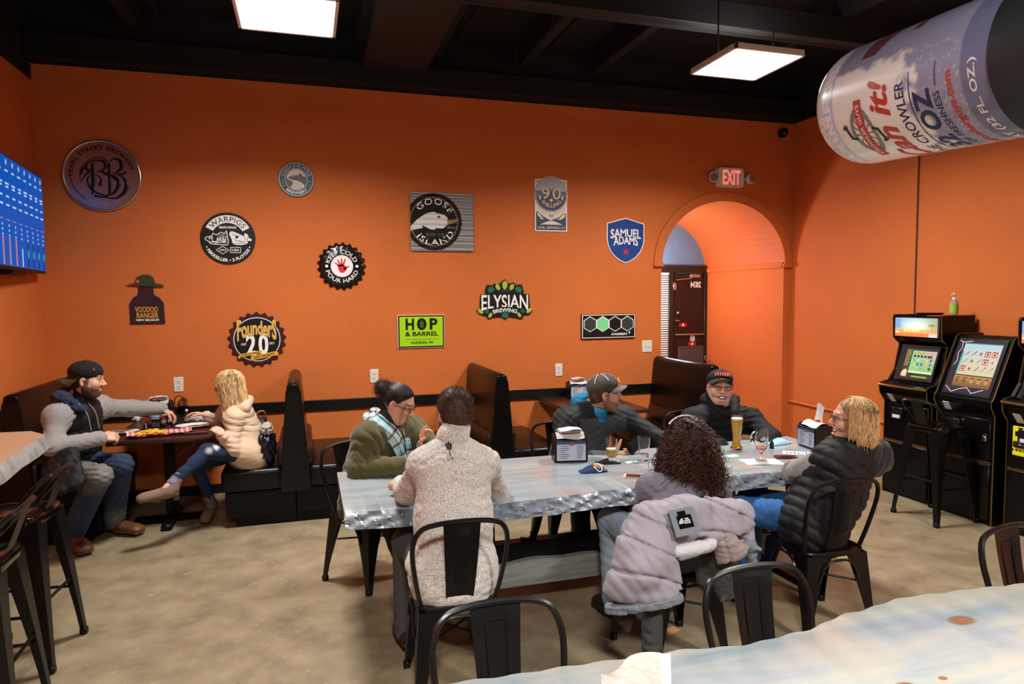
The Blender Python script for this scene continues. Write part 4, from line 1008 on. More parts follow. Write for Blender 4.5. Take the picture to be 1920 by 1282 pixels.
    def img(u0,v0,u1,v1,fn,d,nu=36,nv=30):
        pic.grid(nu,nv,lambda a,b: fS(u0+(u1-u0)*a,v0+(v1-v0)*b,d),0,lambda a,b: tuple(lin(fn(a,b)))+(1,))
    if kind == 'upright':
        pq(.16,.06,.97,.90,(.16,.15,.07),.003)
        for k in range(18): pq(.18,.40+.026*k,.18+.10+.05*rnd.random(),.412+.026*k,(.62,.60,.34),.0035)
        img(.34,.20,.95,.84,lambda a,b:(.50+.25*a*b,.80-.10*a,.70-.25*(1-b)),.004)
        for k in range(7): pq(.36+.08*k,.72+.03*(k%2),.43+.08*k,.80,(.75,.65,.15) if k<4 else (.75,.62,.55),.0045)
        for k in range(4): poly_([(.38+.09*k,.66),(.45+.09*k,.66),(.44+.09*k,.72),(.39+.09*k,.72)],(.08,.07,.07),.005)
        pq(.74,.65,.86,.72,(.45,.12,.10),.005)
        cs = [(.85,.45,.35),(.12,.25,.18),(.92,.78,.62),(.25,.55,.35),(.85,.55,.25),(.95,.65,.2),(.3,.18,.55),(.85,.75,.5)]
        for r in range(3):
            for c in range(5):
                cx, cy = .42+.108*c, .58-.11*r; k_ = rnd.choice((3,4,5,8)); rr = .048
                poly_([(cx+rr*.9*math.cos(2*PI*i/k_+r)*(.6+.4*((i+c)%2)), cy+rr*1.15*math.sin(2*PI*i/k_+r)*(.6+.4*((i+c)%2))) for i in range(k_)], rnd.choice(cs), .005)
                if rnd.random()<.5: poly_(circ(.014,7,cx+.025,cy-.015,.03), rnd.choice(cs), .0055)
        for k in range(7): pq(.345+.087*k,.225,.415+.087*k,.265,(.92,.95,.80),.005)
        pq(.34,.16,.95,.21,(.10,.12,.05),.0045); pq(.45,.10,.85,.14,(.62,.66,.30),.005)
        poly_([(.18,.10),(.31,.10),(.32,.22),(.27,.32),(.20,.27),(.16,.18)],(.86,.76,.58),.005); poly_(circ(.03,9,.245,.23,.04),(.93,.86,.72),.0055)
        for k in range(4): pq(.315,.25+.03*k,.34,.272+.03*k,(.80,.22,.30),.005); pq(.945,.25+.03*k,.968,.272+.03*k,(.75,.25,.35),.005)
    else:
        pq(.04,.03,.97,.97,(.10,.07,.10),.003); pq(.16,.14,.93,.92,(.45,.30,.20),.0035)
        img(.16,.34,.93,.90,lambda a,b:(.80-.1*b*(1-a),.76,.60+.2*b),.004)
        pq(.16,.82,.93,.90,(.60,.80,.84),.0045)
        for k in range(9): pq(.165,.36+.045*k,.20,.395+.045*k,(.15,.65,.68),.005)
        cs = [(.72,.20,.18),(.20,.25,.45),(.35,.33,.30),(.55,.45,.35),(.15,.15,.15),(.62,.58,.40)]
        for r in range(3):
            for c in range(5):
                cx, cy = .27+.14*c, .73-.135*r; k_ = rnd.choice((3,4,5,6)); rr = .042; an = rnd.random()*3
                if (r==0 and c>2) or (r==1 and c==3) or (r==2 and c==0):
                    pq(cx-.055,cy-.05,cx+.055,cy+.05,(.75,.22,.18),.005); pq(cx-.04,cy-.035,cx+.04,cy+.025,(.85,.80,.70),.0055); poly_(circ(.022,8,cx,cy-.005,.02),(.12,.10,.10),.006)
                elif rnd.random()<.45:
                    poly_([(cx-.04,cy-.035),(cx-.03,cy-.04),(cx+.045,cy+.03),(cx+.035,cy+.042)], rnd.choice(cs), .005); poly_(circ(.012,7,cx+.04,cy+.035,.014), rnd.choice(cs), .0055)
                else:
                    poly_([(cx+rr*.8*math.cos(2*PI*i/k_+an), cy+rr*math.sin(2*PI*i/k_+an)*.8) for i in range(k_)], rnd.choice(cs), .005)
        pq(.16,.335,.93,.35,(.12,.11,.10),.005)
        img(.16,.15,.93,.33,lambda a,b:(.72-.25*(1-b),.52-.22*(1-b),.30-.12*(1-b)),.0045)
        for k in range(5):
            poly_(circ(.035,10,.24+.15*k,.24,.03),(.42,.28,.16) if k<2 else (.70,.58,.25),.005); pq(.20+.15*k,.285,.29+.15*k,.305,(.40,.20,.14),.0052)
        for z_ in ([(.05,.13),(.20,.03),(.36,.10),(.50,.13),(.62,.04),(.84,.12)],[(.10,.92),(.12,.82),(.07,.72),(.11,.6),(.06,.5)],[(.03,.95),(.12,.92),(.3,.95)]):
            for (a0,b0),(a1,b1) in zip(z_[:-1],z_[1:]):
                d_ = Vector((a1-a0,b1-b0)); n_ = Vector((-d_.y,d_.x)).normalized()*.005
                poly_([(a0-n_.x,b0-n_.y),(a1-n_.x,b1-n_.y),(a1+n_.x,b1+n_.y),(a0+n_.x,b0+n_.y)],(.90,.86,.98),.0055)
    pic.build('screen_picture', m_scr, t, smooth=False)
    if kind == 'upright':
        # lit marquee: a sunset with a tree
        mq = MB(); f2 = lambda u, v, d=0: Vector((.128-.004-d, -(u-.5)*2*(w-.035), 1.435+.165*v))
        mq.prism([(0,0),(1,0),(1,1),(0,1)], lambda u,v: f2(u,v,-.02), lambda u,v: f2(u,v,0), colr=(.05,.05,.05,1))
        def sky(a,b):
            s_ = max(0,1-2.2*math.hypot(a-.5,(b-.55)*.8))
            c = (.55+.45*s_+.25*max(0,a-.6), .70+.28*s_-.1*max(0,a-.6), .78+.15*s_-.55*max(0,a-.55))
            if b < .38: c = (.90,.72-.1*(1-s_),.25+.3*s_)
            if b < .16: c = (.85,.45,.25) if a < .8 else (.80,.78,.80)
            if a < .14 and b > .45: c = (.45,.62,.78)
            return c
        mq.grid(40,20,lambda a,b: f2(a,b,.001),0,lambda a,b: tuple(lin(sky(a,b)))+(1,))
        mq.add([f2(u,v,.002) for u,v in [(.86,.35),(.875,.35),(.88,.55),(.955,.60),(.94,.66),(.87,.70),(.80,.64),(.79,.58),(.868,.55)]],[tuple(range(9))],0,lin((.70,.50,.08))+(1,))
        for k in range(9): mq.add([f2(u,v,.002) for u,v in [(.22+.042*k,.26),(.25+.042*k,.26),(.25+.042*k,.42),(.22+.042*k,.42)]],[(0,1,2,3)],0,lin((.98,.90,.50))+(1,))
        for k in range(1,8): mq.add([f2(u,v,.003) for u,v in [(.12*k,.02),(.12*k+.003,.02),(.12*k+.003,.98),(.12*k,.98)]],[(0,1,2,3)],0,lin((.95,.85,.55))+(1,))
        mq.add([f2(u,v,.003) for u,v in [(.02,.18),(.10,.18),(.10,.27),(.02,.27)]],[(0,1,2,3)],0,(.8,.8,.8,1))
        mq.build('marquee', mat('marquee_glow', (1,1,1,1), .3, emit=1.35, attr='Col'), t, smooth=False)
        MB().tube([(-.012,-w+.0,.995),(-.03,-w+.12,.995),(-.03,w-.12,.995),(-.012,w,.995)], .011, 8).build('deck_rail', m_gold, t)
        MB().box((-.012,-w+.02,.965),(.10,w-.02,1.015),.006).build('control_deck', m_cab, t)
        MB().box((.045,w-.14,1.018),(.065,w-.07,1.024),.003).build('deck_plate', m_chrm, t)
    return t
cabinet(4.40, 4.90, 'upright', 'black upright game machine with a lit sunset marquee, topped by a soap bottle')
cabinet(3.84, 4.34, 'slant', 'black slant-front game machine with a pale tool-symbol screen')
t = cabinet(3.26, 3.76, 'upright', 'black game machine with the yellow bill acceptor, beside the slant-front one')
mb = MB().box((.034,.07,.60),(.05,.19,.82),.004); mb.build('bill_acceptor', m_yel, t)
MB().box((.015,.085,.665),(.05,.175,.71),.006).build('bill_slot', m_black, t); MB().box((.012,.09,.685),(.02,.17,.692),.001).build('slot_light', m_chrm, t)
mb = MB()
for k in range(4): y = .09+.028*k; mb.add([(.0335,y,.635),(.0335,y+.018,.635),(.0335,y+.009,.655)],[(0,1,2)])
for k in range(3): mb.box((.0335,.09+.03*k,.745),(.036,.112+.03*k,.785),.002)
mb.add([(.0335,.105,.815),(.0335,.155,.815),(.0335,.13,.795)],[(0,1,2)])
mb.build('acceptor_marks', m_black, t)['kind'] = 'stuff'
sb = thing('soap_bottle', 'clear pump bottle with a green label on top of the sunset machine', 'bottle', (5.33, 4.46, 1.625))
MB().lathe([(0,0),(.03,0),(.033,.01),(.033,.10),(.026,.125),(.012,.135),(.012,.14)], sides=14).build('bottle', mat('clear_gel', rgb(206,206,180), .1, trans=.6), sb)
MB().lathe([(.0335,.02),(.0335,.095)], sides=14).build('green_label', mat('label_green', rgb(150,190,70), .5), sb)
MB().lathe([(0,.135),(.014,.135),(.014,.155),(.005,.157),(.005,.175),(.013,.176),(.013,.19),(0,.19)], sides=10).tube([(0,0,.183),(-.035,0,.178)],.005,6).build('pump', m_white, sb)
at = thing('ash_tray', 'shallow dark dish with chrome bits on top of the sunset machine', 'dish', (5.25, 4.62, 1.625))
MB().lathe([(0,0),(.09,0),(.11,.018),(.105,.02),(.08,.006),(0,.006)], sides=24).build('dish', mat('dish_dark', rgb(30,28,28), .2, metal=.6), at)
for i in range(4): MB().ball((-.03+.02*i,.03-.02*i,.016),(.016,.012,.008)).build('foil_scrap', m_chrm, at)

# ------------------------------------------------------------------ giant can hanging near the camera
RC = .17
def camv(v): return CR*v[0]+CU*v[1]+CW*v[2]
cP = Vector((0,0,CAM_H))+camv((6.31*RC,4.131*RC,11.735*RC))
ca, cu_, cv_ = camv((.2375,-.1223,-.9637)), camv((.0293,.9925,-.1188)), camv((.971,0,.2393))
can = thing('giant_can', 'huge white and blue display can hanging sideways from the ceiling', 'display can', cP)
def PC(s_, ph, r=1.0): return (ca*s_+(cu_*math.cos(ph)+cv_*math.sin(ph))*r)*RC
m_can = bpy.data.materials.new('can_print'); m_can.use_nodes = True
b_ = m_can.node_tree.nodes['Principled BSDF']; at_ = m_can.node_tree.nodes.new('ShaderNodeAttribute'); at_.attribute_name = 'Col'
m_can.node_tree.links.new(at_.outputs['Color'], b_.inputs['Base Color']); b_.inputs['Roughness'].default_value = .28; b_.inputs['Coat Weight'].default_value = .3
from mathutils import noise as mn
def cancol(s_, ph):
    d = math.degrees(ph)
    n1 = mn.fractal(Vector((s_*4, ph*4, 1)), 1, 2, 6); n2 = mn.noise(Vector((s_*40, ph*30, 4)))
    W, LV, BD = Vector((.72,.705,.70)), Vector((.24,.25,.37)), Vector((.13,.145,.26))
    edge = 1.62+.30*n1+.18*max(0,(-d-115)/60)
    k = min(1, max(0, (s_-edge)/.16))
    up_ = min(1, max(0, (d+74+7*n1)/5)); k = max(k, up_)
    c = W.lerp(LV, k)
    if 0 < k and n2 > .42 and d < -70: c = c.lerp(W, .35)
    if s_ < .12:
        n3 = mn.noise(Vector((s_*26, ph*15, 9))); c = W.lerp(Vector((.30,.40,.72)), max(0,min(1,(n3-.05)*3)))
    if .12 <= s_ < .17: c = W.lerp(Vector((.30,.38,.66)), .75)
    if s_ > 2.60: c = BD
    if -62 < d < -20 and .62 < s_ < .92+.006*(d+62): c = Vector((.12,.04,.05))
    if -45 < d < -10 and 1.45 < s_ < 1.62: c = Vector((.12,.04,.05))
    return (c.x, c.y, c.z, 1)
mb = MB(); NU, NV = 220, 120
prof_c = lambda s_: 1.0 if s_ >= .0 else math.sqrt(max(0,1-(s_/.42)**2))*.22+.78
mb.grid(NU, NV, lambda u, v: PC(-.36+3.38*v, 2*PI*u, prof_c(-.36+3.38*v)), 0, None, cu=True)
mb.c = [cancol(-.36+3.38*(j/(NV-1)), ((2*PI*i/NU+PI) % (2*PI))-PI) for j in range(NV) for i in range(NU)]
mb.build('can_body', m_can, can)
m_lid = mat('can_lid', rgb(150,152,158), .3, metal=.9)
lid = MB(); rows = [(-.36,.885),(-.39,.87),(-.39,.82),(-.34,.80),(-.34,0.02)]
lid.grid(48, len(rows), lambda u, v: PC(rows[int(round(v*(len(rows)-1)))][0], 2*PI*u, rows[int(round(v*(len(rows)-1)))][1]), cu=True); lid.build('can_lid', m_lid, can)
bt = MB(); rows2 = [(3.0,1.0),(3.03,1.03),(3.5,1.06),(3.9,1.0),(4.1,.7),(4.12,.02)]
bt.grid(64, len(rows2), lambda u, v: PC(rows2[int(round(v*(len(rows2)-1)))][0], 2*PI*u, rows2[int(round(v*(len(rows2)-1)))][1]), cu=True); bt.build('black_base', mat('can_base_dark', rgb(26,30,34), .55), can)
def cantext(txt, s_, h, ph0, ph1, m, nm='lettering', bold=.0, shear=0, space=1.0):
    mb = MB(); mid = math.radians((ph0+ph1)/2); sw = math.radians(ph1-ph0)
    letters(mb, txt, lambda u, v: PC(s_-v, mid+u, 1.004), w=sw, h=h, bold=bold, shear=shear, space=space, fine=4)
    return mb.build(nm, m, can, smooth=False)
C_RED = mat('can_red', rgb(176,58,46), .4); C_NVY = mat('can_navy', rgb(34,46,92), .4); C_WHT = mat('can_white', rgb(214,212,216), .4); C_GRY = mat('can_grey', rgb(120,122,130), .4); C_DK = mat('can_dark', rgb(36,36,48), .4)
cantext('Can it!', 1.15, .40, -186, -87, C_RED, bold=.03, shear=.35)
cantext('THE CROWLER', 1.575, .17, -186, -95, C_NVY, bold=.012)
mb = MB()
for s0, p0, p1 in ((1.745,-190,-90),(2.20,-107,-88)):
    mb.grid(40,2,lambda u,v: PC(s0+.018*v, math.radians(p0+(p1-p0)*u), 1.004))
mb.build('rule', C_NVY, can)['kind'] = 'stuff'
cantext('32 OZ', 1.95, .30, -176, -106, C_NVY, bold=.035)
cantext('OF FRESHNESS', 2.20, .105, -172, -111, C_NVY, bold=.01)
cantext('ourcrowlerguys.com', 2.43, .15, -196, -98, C_RED, bold=.03)
cantext('QUART (32 FL. OZ.)', 2.79, .14, -208, -94, C_WHT, bold=.02)
def canpoly(pts, m, nm, r=1.005):
    mb = MB(); mb.flat(pts, lambda u, v: PC(u, math.radians(v), r)); return mb
# oval emblem: grey chain ring, red ribbon, lettering, small gear spokes
EM, EP = .70, -132
mb = MB(); n = 48; V = []; Fc = []
for k in range(n+1):
    a = 2*PI*k/n; tooth = 1.0+.04*(k%2)
    for rr in (.235*tooth, .175): V.append(PC(EM+rr*math.cos(a), math.radians(EP)+rr*1.9*math.sin(a), 1.005))
for k in range(n): Fc.append((2*k,2*k+1,2*k+3,2*k+2))
mb.add(V, Fc); mb.build('emblem_ring', C_GRY, can, smooth=False)
mb = MB()
for k in range(14):
    a = 2*PI*k/14; mb.add([PC(EM+.18*r_*math.cos(a+d_), math.radians(EP)+.18*1.9*r_*math.sin(a+d_), 1.005) for r_, d_ in ((.45,-.03),(1,-.03),(1,.03),(.45,.03))], [(0,1,2,3)])
mb.build('emblem_spokes', C_DK, can, smooth=False)['kind'] = 'stuff'
sl_ = .35
fr_ = lambda u, v: PC(EM+v+.05*math.sin(u*1.0), math.radians(EP)+u, 1.009)
mb = MB(); mb.grid(30, 2, lambda u, v: fr_((u-.5)*1.12, (v-.5)*.16)); mb.build('emblem_ribbon', C_RED, can, smooth=False)
mb = MB(); letters(mb, 'CROWLER GUYS', lambda u, v: fr_(u, -v)+(fr_(u,-v)*.0), w=.98, h=.075, bold=.02, fine=4)
mb.v = [tuple(Vector(p)*1.0+((Vector(p)-ca*(Vector(p).dot(ca))).normalized()*.0008)) for p in mb.v]; mb.build('emblem_lettering', C_WHT, can, smooth=False)
for sg in (-1,1):
    MB().tube([PC(EM+sg*.12*0+.0+sg*.20, math.radians(EP+sg*4), 1.006), PC(EM+sg*.29, math.radians(EP+sg*2), 1.006), PC(EM+sg*.33, math.radians(EP-sg*10), 1.006)], .004, 6).build('emblem_handle', C_DK, can)
    MB().ball(PC(EM+sg*.33, math.radians(EP-sg*10),1.006), .007).build('emblem_pedal', C_DK, can)
top_ = PC(3.5, 0, 1.04)
for dx in (-.06, .06): MB().tube([top_+Vector((dx,0,-.01)), Vector((top_.x+dx, top_.y, ZC-cP.z+.002))], .008, 6).build('hanger_rod', m_black, can)
# ------------------------------------------------------------------ things on the tables
m_glass = mat('clear_glass', (1,1,1,1), .0, trans=1.0, ior=1.45); m_pap = mat('paper_white', rgb(226,224,220), .8); m_nap = mat('napkin_white', rgb(204,197,191), .9, bump=.4, bscale=50)
m_dblk = mat('dispenser_black', rgb(9,9,9), .35); m_cardw = mat('insert_pale', rgb(186,190,208), .5); m_cardb = mat('insert_blue', rgb(46,78,116), .5); m_cardr = mat('insert_red', rgb(176,72,66), .5); m_ink = mat('ink', rgb(84,82,104), .6)
TZ = .7605
def sheet(o, w, d, h=.0, n=8, amp=.004, seed=0, f=5):
    """a wavy sheet of paper as one thin closed mesh"""
    r = random.Random(seed); a, b, c = r.random()*6, r.random()*6, r.random()*6
    def fz(u, v): return h+amp*(1.2+math.sin(f*u+a)+math.sin(f*v+b)*.7+math.sin(f*(u+v)+c)*.5)
    o.grid(n, n, lambda u, v: Vector(((u-.5)*w, (v-.5)*d, fz(u,v)+.0009))); o.grid(n, n, lambda u, v: Vector(((.5-u)*w, (v-.5)*d, fz(1-u,v))))
    return o
def napkin_stack(o, w, d, z0, n=3, seed=1):
    r = random.Random(seed)
    for k in range(n): sheet(o, w*(1-.04*k), d*(1-.05*k), z0+.006*k, 7, .002+.0015*k, seed+k)
    return o
def dispenser(label, loc, rz, top='fold'):
    t = thing('napkin_dispenser', label, 'napkin dispenser', loc, rz, group='black napkin dispensers')
    w, d, h = .098, .072, .165
    for sx in (-1,1):
        # end cheek with sloped shoulders
        pf = [(-d,.012),(-d*.8,0),(d*.8,0),(d,.012),(d,h*.86),(d*.72,h),(-d*.72,h),(-d,h*.86)]
        MB().prism(pf, lambda u,v: Vector((sx*(w-.004),u,v)), lambda u,v: Vector((sx*(w+.008),u,v))).build('end_cheek', m_dblk, t, smooth=False)
        MB().lathe([(0,0),(.009,0),(.009,.003),(0,.003)],(sx*(w+.008),-d*.35,.025),10,T=Matrix.Rotation(sx*PI/2,4,'Y')).build('screw_cap', mat('cap_grey', rgb(120,116,112), .3), t)
    MB().box((-w,-d+.006,.004),(w,d-.006,.02),.002).build('base', m_dblk, t)
    for sy in (-1,1):
        MB().box((-w+.002,sy*d-.004 if sy<0 else sy*d-.002,.012),(w-.002,sy*d+.002 if sy<0 else sy*d+.004,h*.88),.001).build('face_plate', m_dblk, t)
        yf = sy*(d+.0045); fq = lambda u,v,dd=0: Vector((-sy*-u if sy<0 else -u, yf+sy*dd, v))
        MB().box((-w+.006, min(yf,yf+sy*.001), .016),(w-.006, max(yf,yf+sy*.001), h*.80),.0).build('advert_card', m_cardw, t)
        MB().box((-w+.006, min(yf,yf+sy*.002), h*.72),(w-.006, max(yf,yf+sy*.002), h*.83),.0).build('card_banner', m_cardb, t)
        MB().prism(circ(.02,14,0,h*.72,.009), lambda u,v: Vector((u,yf+sy*.001,v)), lambda u,v: Vector((u,yf+sy*.003,v))).build('card_badge', m_cardr, t)
        mb = MB(); r = random.Random(5)
        for k in range(7):
            z = .105-.0125*k; wl_ = .03+.03*r.random()
            for x0, x1 in ((-w+.016,-w+.022),(-w+.028,-w+.028+wl_),(.035,.035+.03+.015*r.random())): mb.box((x0,min(yf,yf+sy*.0018),z),(x1,max(yf,yf+sy*.0018),z+.004))
        mb.build('card_print', m_ink, t, smooth=False)['kind'] = 'stuff'
    # napkins bulging out of the top
    mb = MB(); mb.grid(10, 8, lambda u, v: Vector(((u-.5)*2*(w-.008), (v-.5)*1.5*d, h*.90+.030*math.sin(PI*v)**.7+.004*math.sin(7*u+3*v))))
    mb.build('napkin_bundle', m_nap, t)
    if top == 'fold':
        mb = MB(); napkin_stack(mb, .15, .10, h+.022, 3, 4); mb.build('loose_napkin', m_nap, t, rot=(0,0,.15))
    elif top == 'up':
        mb = MB()
        for sgn in (0, .0012): mb.grid(8, 8, lambda u, v: Vector(((u-.5)*(.085+.03*v)+.02, .012*math.sin(3*u+2*v)+sgn+.02*v, h+.018+.115*v+.012*math.sin(4*u))))
        mb.build('pulled_napkin', m_nap, t)
    elif top == 'tall':
        mb = MB()
        for sgn in (0, .0015): mb.grid(20, 14, lambda u, v: Vector(((u-.5)*(.140+.0*v)-.004*v*(1-u), .014*math.sin(4*u+2*v)+.012*math.sin(9*u+3)*v+sgn, h-.005+(.128-.055*max(0,.6-u)**1.3/.5-.004*math.sin(14*u))*v)))
        mb.build('pulled_napkin', m_nap, t)
    return t
p = FZ(1077, 868, TZ); dispenser('black napkin dispenser with folded napkins on top, on the long table before the grey-capped man', (p.x+.0, p.y+.085, TZ), math.radians(-12))
p = FZ(1517, 842, TZ); dispenser('black napkin dispenser with one napkin pulled up, by the blonde woman in the vest', (p.x+.08, p.y+.03, TZ), math.radians(-97), 'up')
dispenser('black napkin dispenser on the empty booth table', (2.72, 6.60, .7505), math.radians(-4))
dispenser('napkin dispenser with a tall pulled napkin on the near bar table', (.655, 1.26, TZ), math.radians(-12), 'tall')
dispenser('white-topped napkin dispenser against the wall on the table with fries', (-1.28, 6.62, .7505), math.radians(-3))

def beer_glass(name, label, loc, outer, level, bev, foam=True, cat='glass', print_=None, th=.0025, fl=None):
    t = thing(name, label, cat, loc)
    prof = list(outer); innr = [(max(r-th,.0), z) for r, z in outer if z > .012]
    full = [(0,0)]+prof+[(innr[-1][0], innr[-1][1])]+innr[::-1][1:]+[(0, innr[0][1])]
    MB().lathe(full, sides=28).build('glass', m_glass, t)
    if level:
        lp = []
        for r, z in innr:
            if z <= level: lp.append((r-.0004, z+.0004))
        rl = float(np.interp(level, [z for r, z in innr], [r for r, z in innr])); lp.append((rl-.0004, level))
        MB().lathe([(0, lp[0][1])]+lp+[(0, level)], sides=28).build('beer', bev, t)
        if foam: MB().lathe([(0,level),(rl-.0005,level),(rl-.0005,level+foam),(0,level+foam*1.1)], sides=24).build('foam', mat('foam_cream', rgb(238,226,196), .9), t)
    return t
m_beer1 = mat('pale_ale', rgb(226,176,24), .05, trans=.3, ior=1.33); m_beer2 = mat('hazy_wheat', rgb(232,178,16), .25, trans=.25, ior=1.33)
m_amber = mat('amber_ale', rgb(120,52,14), .05, trans=.5, ior=1.33); m_redd = mat('tomato_drink', rgb(206,62,34), .3); m_pinkd = mat('fruit_beer', rgb(236,130,76), .1, trans=.4, ior=1.33)
pint = [(.030,.0),(.031,.01),(.033,.04),(.036,.09),(.040,.115),(.0405,.125),(.041,.15)]
p = FZ(1146, 864, TZ); beer_glass('pint_glass', 'half-drunk pint of pale beer by the grey-capped man', (p.x, p.y, TZ), pint, .075, m_beer1, .008)
p = FZ(1207, 862, TZ); beer_glass('pint_glass', 'empty clear glass beside the curly-haired woman', (p.x-.0, p.y, TZ), pint, 0, None, False)
p = FZ(1381, 842, TZ)
wheat = [(.038,0),(.040,.006),(.037,.018),(.029,.03),(.027,.055),(.029,.10),(.037,.155),(.041,.195),(.040,.235)]
beer_glass('wheat_beer_glass', 'tall full glass of cloudy yellow beer before the laughing man', (p.x, p.y, TZ), wheat, .205, m_beer2, .010)
p = FZ(1427, 864, TZ)
tul = [(.036,0),(.036,.004),(.010,.010),(.0065,.02),(.0065,.045),(.012,.055),(.030,.075),(.041,.105),(.043,.13),(.040,.165),(.0375,.20)]
t = thing('tulip_glass', 'stemmed glass with a little orange beer, standing on a paper napkin', 'glass', (p.x, p.y, TZ+.004))
inn_ = [(.0,.058),(.028,.077),(.039,.107),(.041,.13),(.038,.165),(.0355,.20)]
MB().lathe([(0,0)]+tul+inn_[::-1], sides=28).build('glass', m_glass, t)
MB().lathe([(0,.0585),(.0275,.0775),(.0315,.086),(0,.086)], sides=24).build('beer', m_pinkd, t)
mb = MB(); cd = (-p.normalized()); ang = math.atan2(-p.y, -p.x)+.35
fgl = lambda u, v: Vector((.0425*math.cos(ang+u/.0425), .0425*math.sin(ang+u/.0425), .142+v))
V = []; Fc = []
for k in range(25):
    a = 2*PI*k/24
    for s_ in (1.0,.86): V.append(fgl(.020*s_*math.cos(a), .012*s_*math.sin(a)))
for k in range(24): Fc.append((2*k,2*k+1,2*k+3,2*k+2))
mb.add(V, Fc); mb.flat([(-.013,-.005),(.013,-.005),(.013,.004),(-.013,.004)], fgl); mb.flat([(-.012,.008),(0,.018),(.012,.008)], fgl)
mb.build('glass_print', m_white, t, smooth=False)
def paper(label, px, py, w, d, rz, z=TZ, seed=0, cat='napkin', name='paper_napkin', m=None, amp=.0012, dz=0):
    q_ = FZ(px, py, z); t = MB(); sheet(t, w, d, 0, 8, amp, seed); o = t.build(name, m or m_pap, None, loc=(q_.x, q_.y, z+.0005+dz), rot=(0,0,rz)); return tag(o, label, cat)
paper('flat white napkin under the stemmed glass', 1428, 866, .24, .15, math.radians(-14), seed=2)
paper('small white card between the wheat beer and the curly hair', 1372, 855, .09, .055, .1, seed=3, name='paper_card', cat='card', amp=.0005)
paper('small white card near the empty clear glass', 1184, 866, .085, .05, .05, seed=5, name='paper_card', cat='card', amp=.0005)
rc = paper('printed receipt beside the purple phone', 1498, 850, .20, .09, math.radians(-38), seed=6, name='receipt', cat='receipt')
mb = MB()
for k in range(7): mb.box((-.08+.024*k, -.03, .0042), (-.07+.024*k, -.03+.05*random.random()+.01, .0046))
mb.build('receipt_print', m_ink, rc)['kind'] = 'stuff'
def phone(label, px, py, rz, c, z=TZ, scr=rgb(60,24,18), dz=0):
    q_ = FZ(px, py, z); t = thing('phone', label, 'phone', (q_.x, q_.y, z+dz), rz)
    MB().prism(rrect(.146,.072,.012,4), lambda u,v: Vector((u,v,.0)), lambda u,v: Vector((u,v,.009))).build('case', c, t, smooth=False)
    MB().prism(rrect(.116,.066,.003,2), lambda u,v: Vector((u,v,.009)), lambda u,v: Vector((u,v,.0098))).build('screen', mat('phone_glass_%d' % int(px), scr, .08), t, smooth=False)
    MB().lathe([(.0,.0095),(.005,.0095),(.005,.0103),(0,.0103)],(.064,0,0),10).build('home_button', m_white, t)
    return t
phone('white-rimmed phone face up before the curly-haired woman', 1193, 895, math.radians(-32), mat('phone_white', rgb(206,196,188), .3))
phone('purple-cased phone by the blonde woman in the vest', 1474, 858, math.radians(-22), mat('phone_purple', rgb(74,36,52), .4), scr=rgb(26,20,22))
# face masks
def mask(label, px, py, rz, m, mi_, sc=1.0, loops=None, loopm=None, fold=.03, z=TZ):
    q_ = FZ(px, py, z); t = thing('face_mask', label, 'mask', (q_.x, q_.y, z), rz)
    mb = MB()
    for dz in (0.0, .003): mb.grid(14, 12, lambda u, v: Vector(((u-.5)*.17*sc, (v-.5)*.085*sc*(1-.35*(2*u-1)**2), .003+dz+fold*math.sin(PI*u)*math.sin(PI*v)**.8+.004*math.sin(14*v)*math.sin(PI*u))))
    mb.build('mask_cloth', m, t)
    if mi_ is not None:
        mb = MB(); mb.grid(8, 8, lambda u, v: Vector(((.42+.5*u-.42)*.17*sc-.005, (v-.5)*.075*sc*(1-.3*u), .0105+fold*math.sin(PI*(.5+.5*u))*math.sin(PI*v)**.8+.004*math.sin(14*v)))); mb.build('mask_lining', mi_, t)
    for lp in (loops or []):
        MB().tube(spline([(a*sc, b*sc, c) for a, b, c in lp], 5), .0022, 6).build('ear_loop', loopm, t)
    return t
m_mn = mat('mask_navy', rgb(28,48,92), .9, bump=.3, bscale=200); m_mo = ramp_mat('mask_print', [(.42, rgb(60,22,14)), (.5, rgb(160,64,38)), (.6, rgb(180,140,100))], scale=60, rough=.9); m_mb = mat('mask_black', rgb(14,14,15), .9); m_ms = mat('mask_light_blue', rgb(150,186,214), .9, bump=.4, bscale=90)
mask('navy and rust patterned cloth mask with white loops, before the napkin dispenser', 1112, 884, math.radians(-4), m_mn, m_mo, 1.0, [[(.0,-.02,.035),(.02,-.05,.012),(.045,-.035,.02),(.04,.0,.04),(.01,.01,.045)],[(.01,.015,.04),(.04,.03,.04),(.07,.015,.03),(.05,-.005,.035)]], m_white, .034)
mask('black cloth mask lying beside the half-drunk pint', 1142, 868, math.radians(-16), m_mb, mat('mask_grey_lining', rgb(150,140,140), .9), .85, [[(-.06,.0,.01),(-.10,.03,.004),(-.09,-.01,.004),(-.05,-.02,.01)]], m_mb, .022)
mask('light blue surgical mask beside the far napkin dispenser', 1460, 832, math.radians(10), m_ms, None, 1.1, [[(.08,.03,.004),(.12,.0,.003),(.08,-.03,.004)]], m_white, .035)
o = thing('pepper_shaker', 'small dark shaker behind the stemmed glass', 'shaker', FZ(1447, 840, TZ)); MB().lathe([(0,0),(.016,0),(.013,.02),(.016,.028),(.010,.045),(0,.048)], sides=14).build('body', m_dblk, o); MB().ball((0,0,.05),.007).build('knob', m_dblk, o)

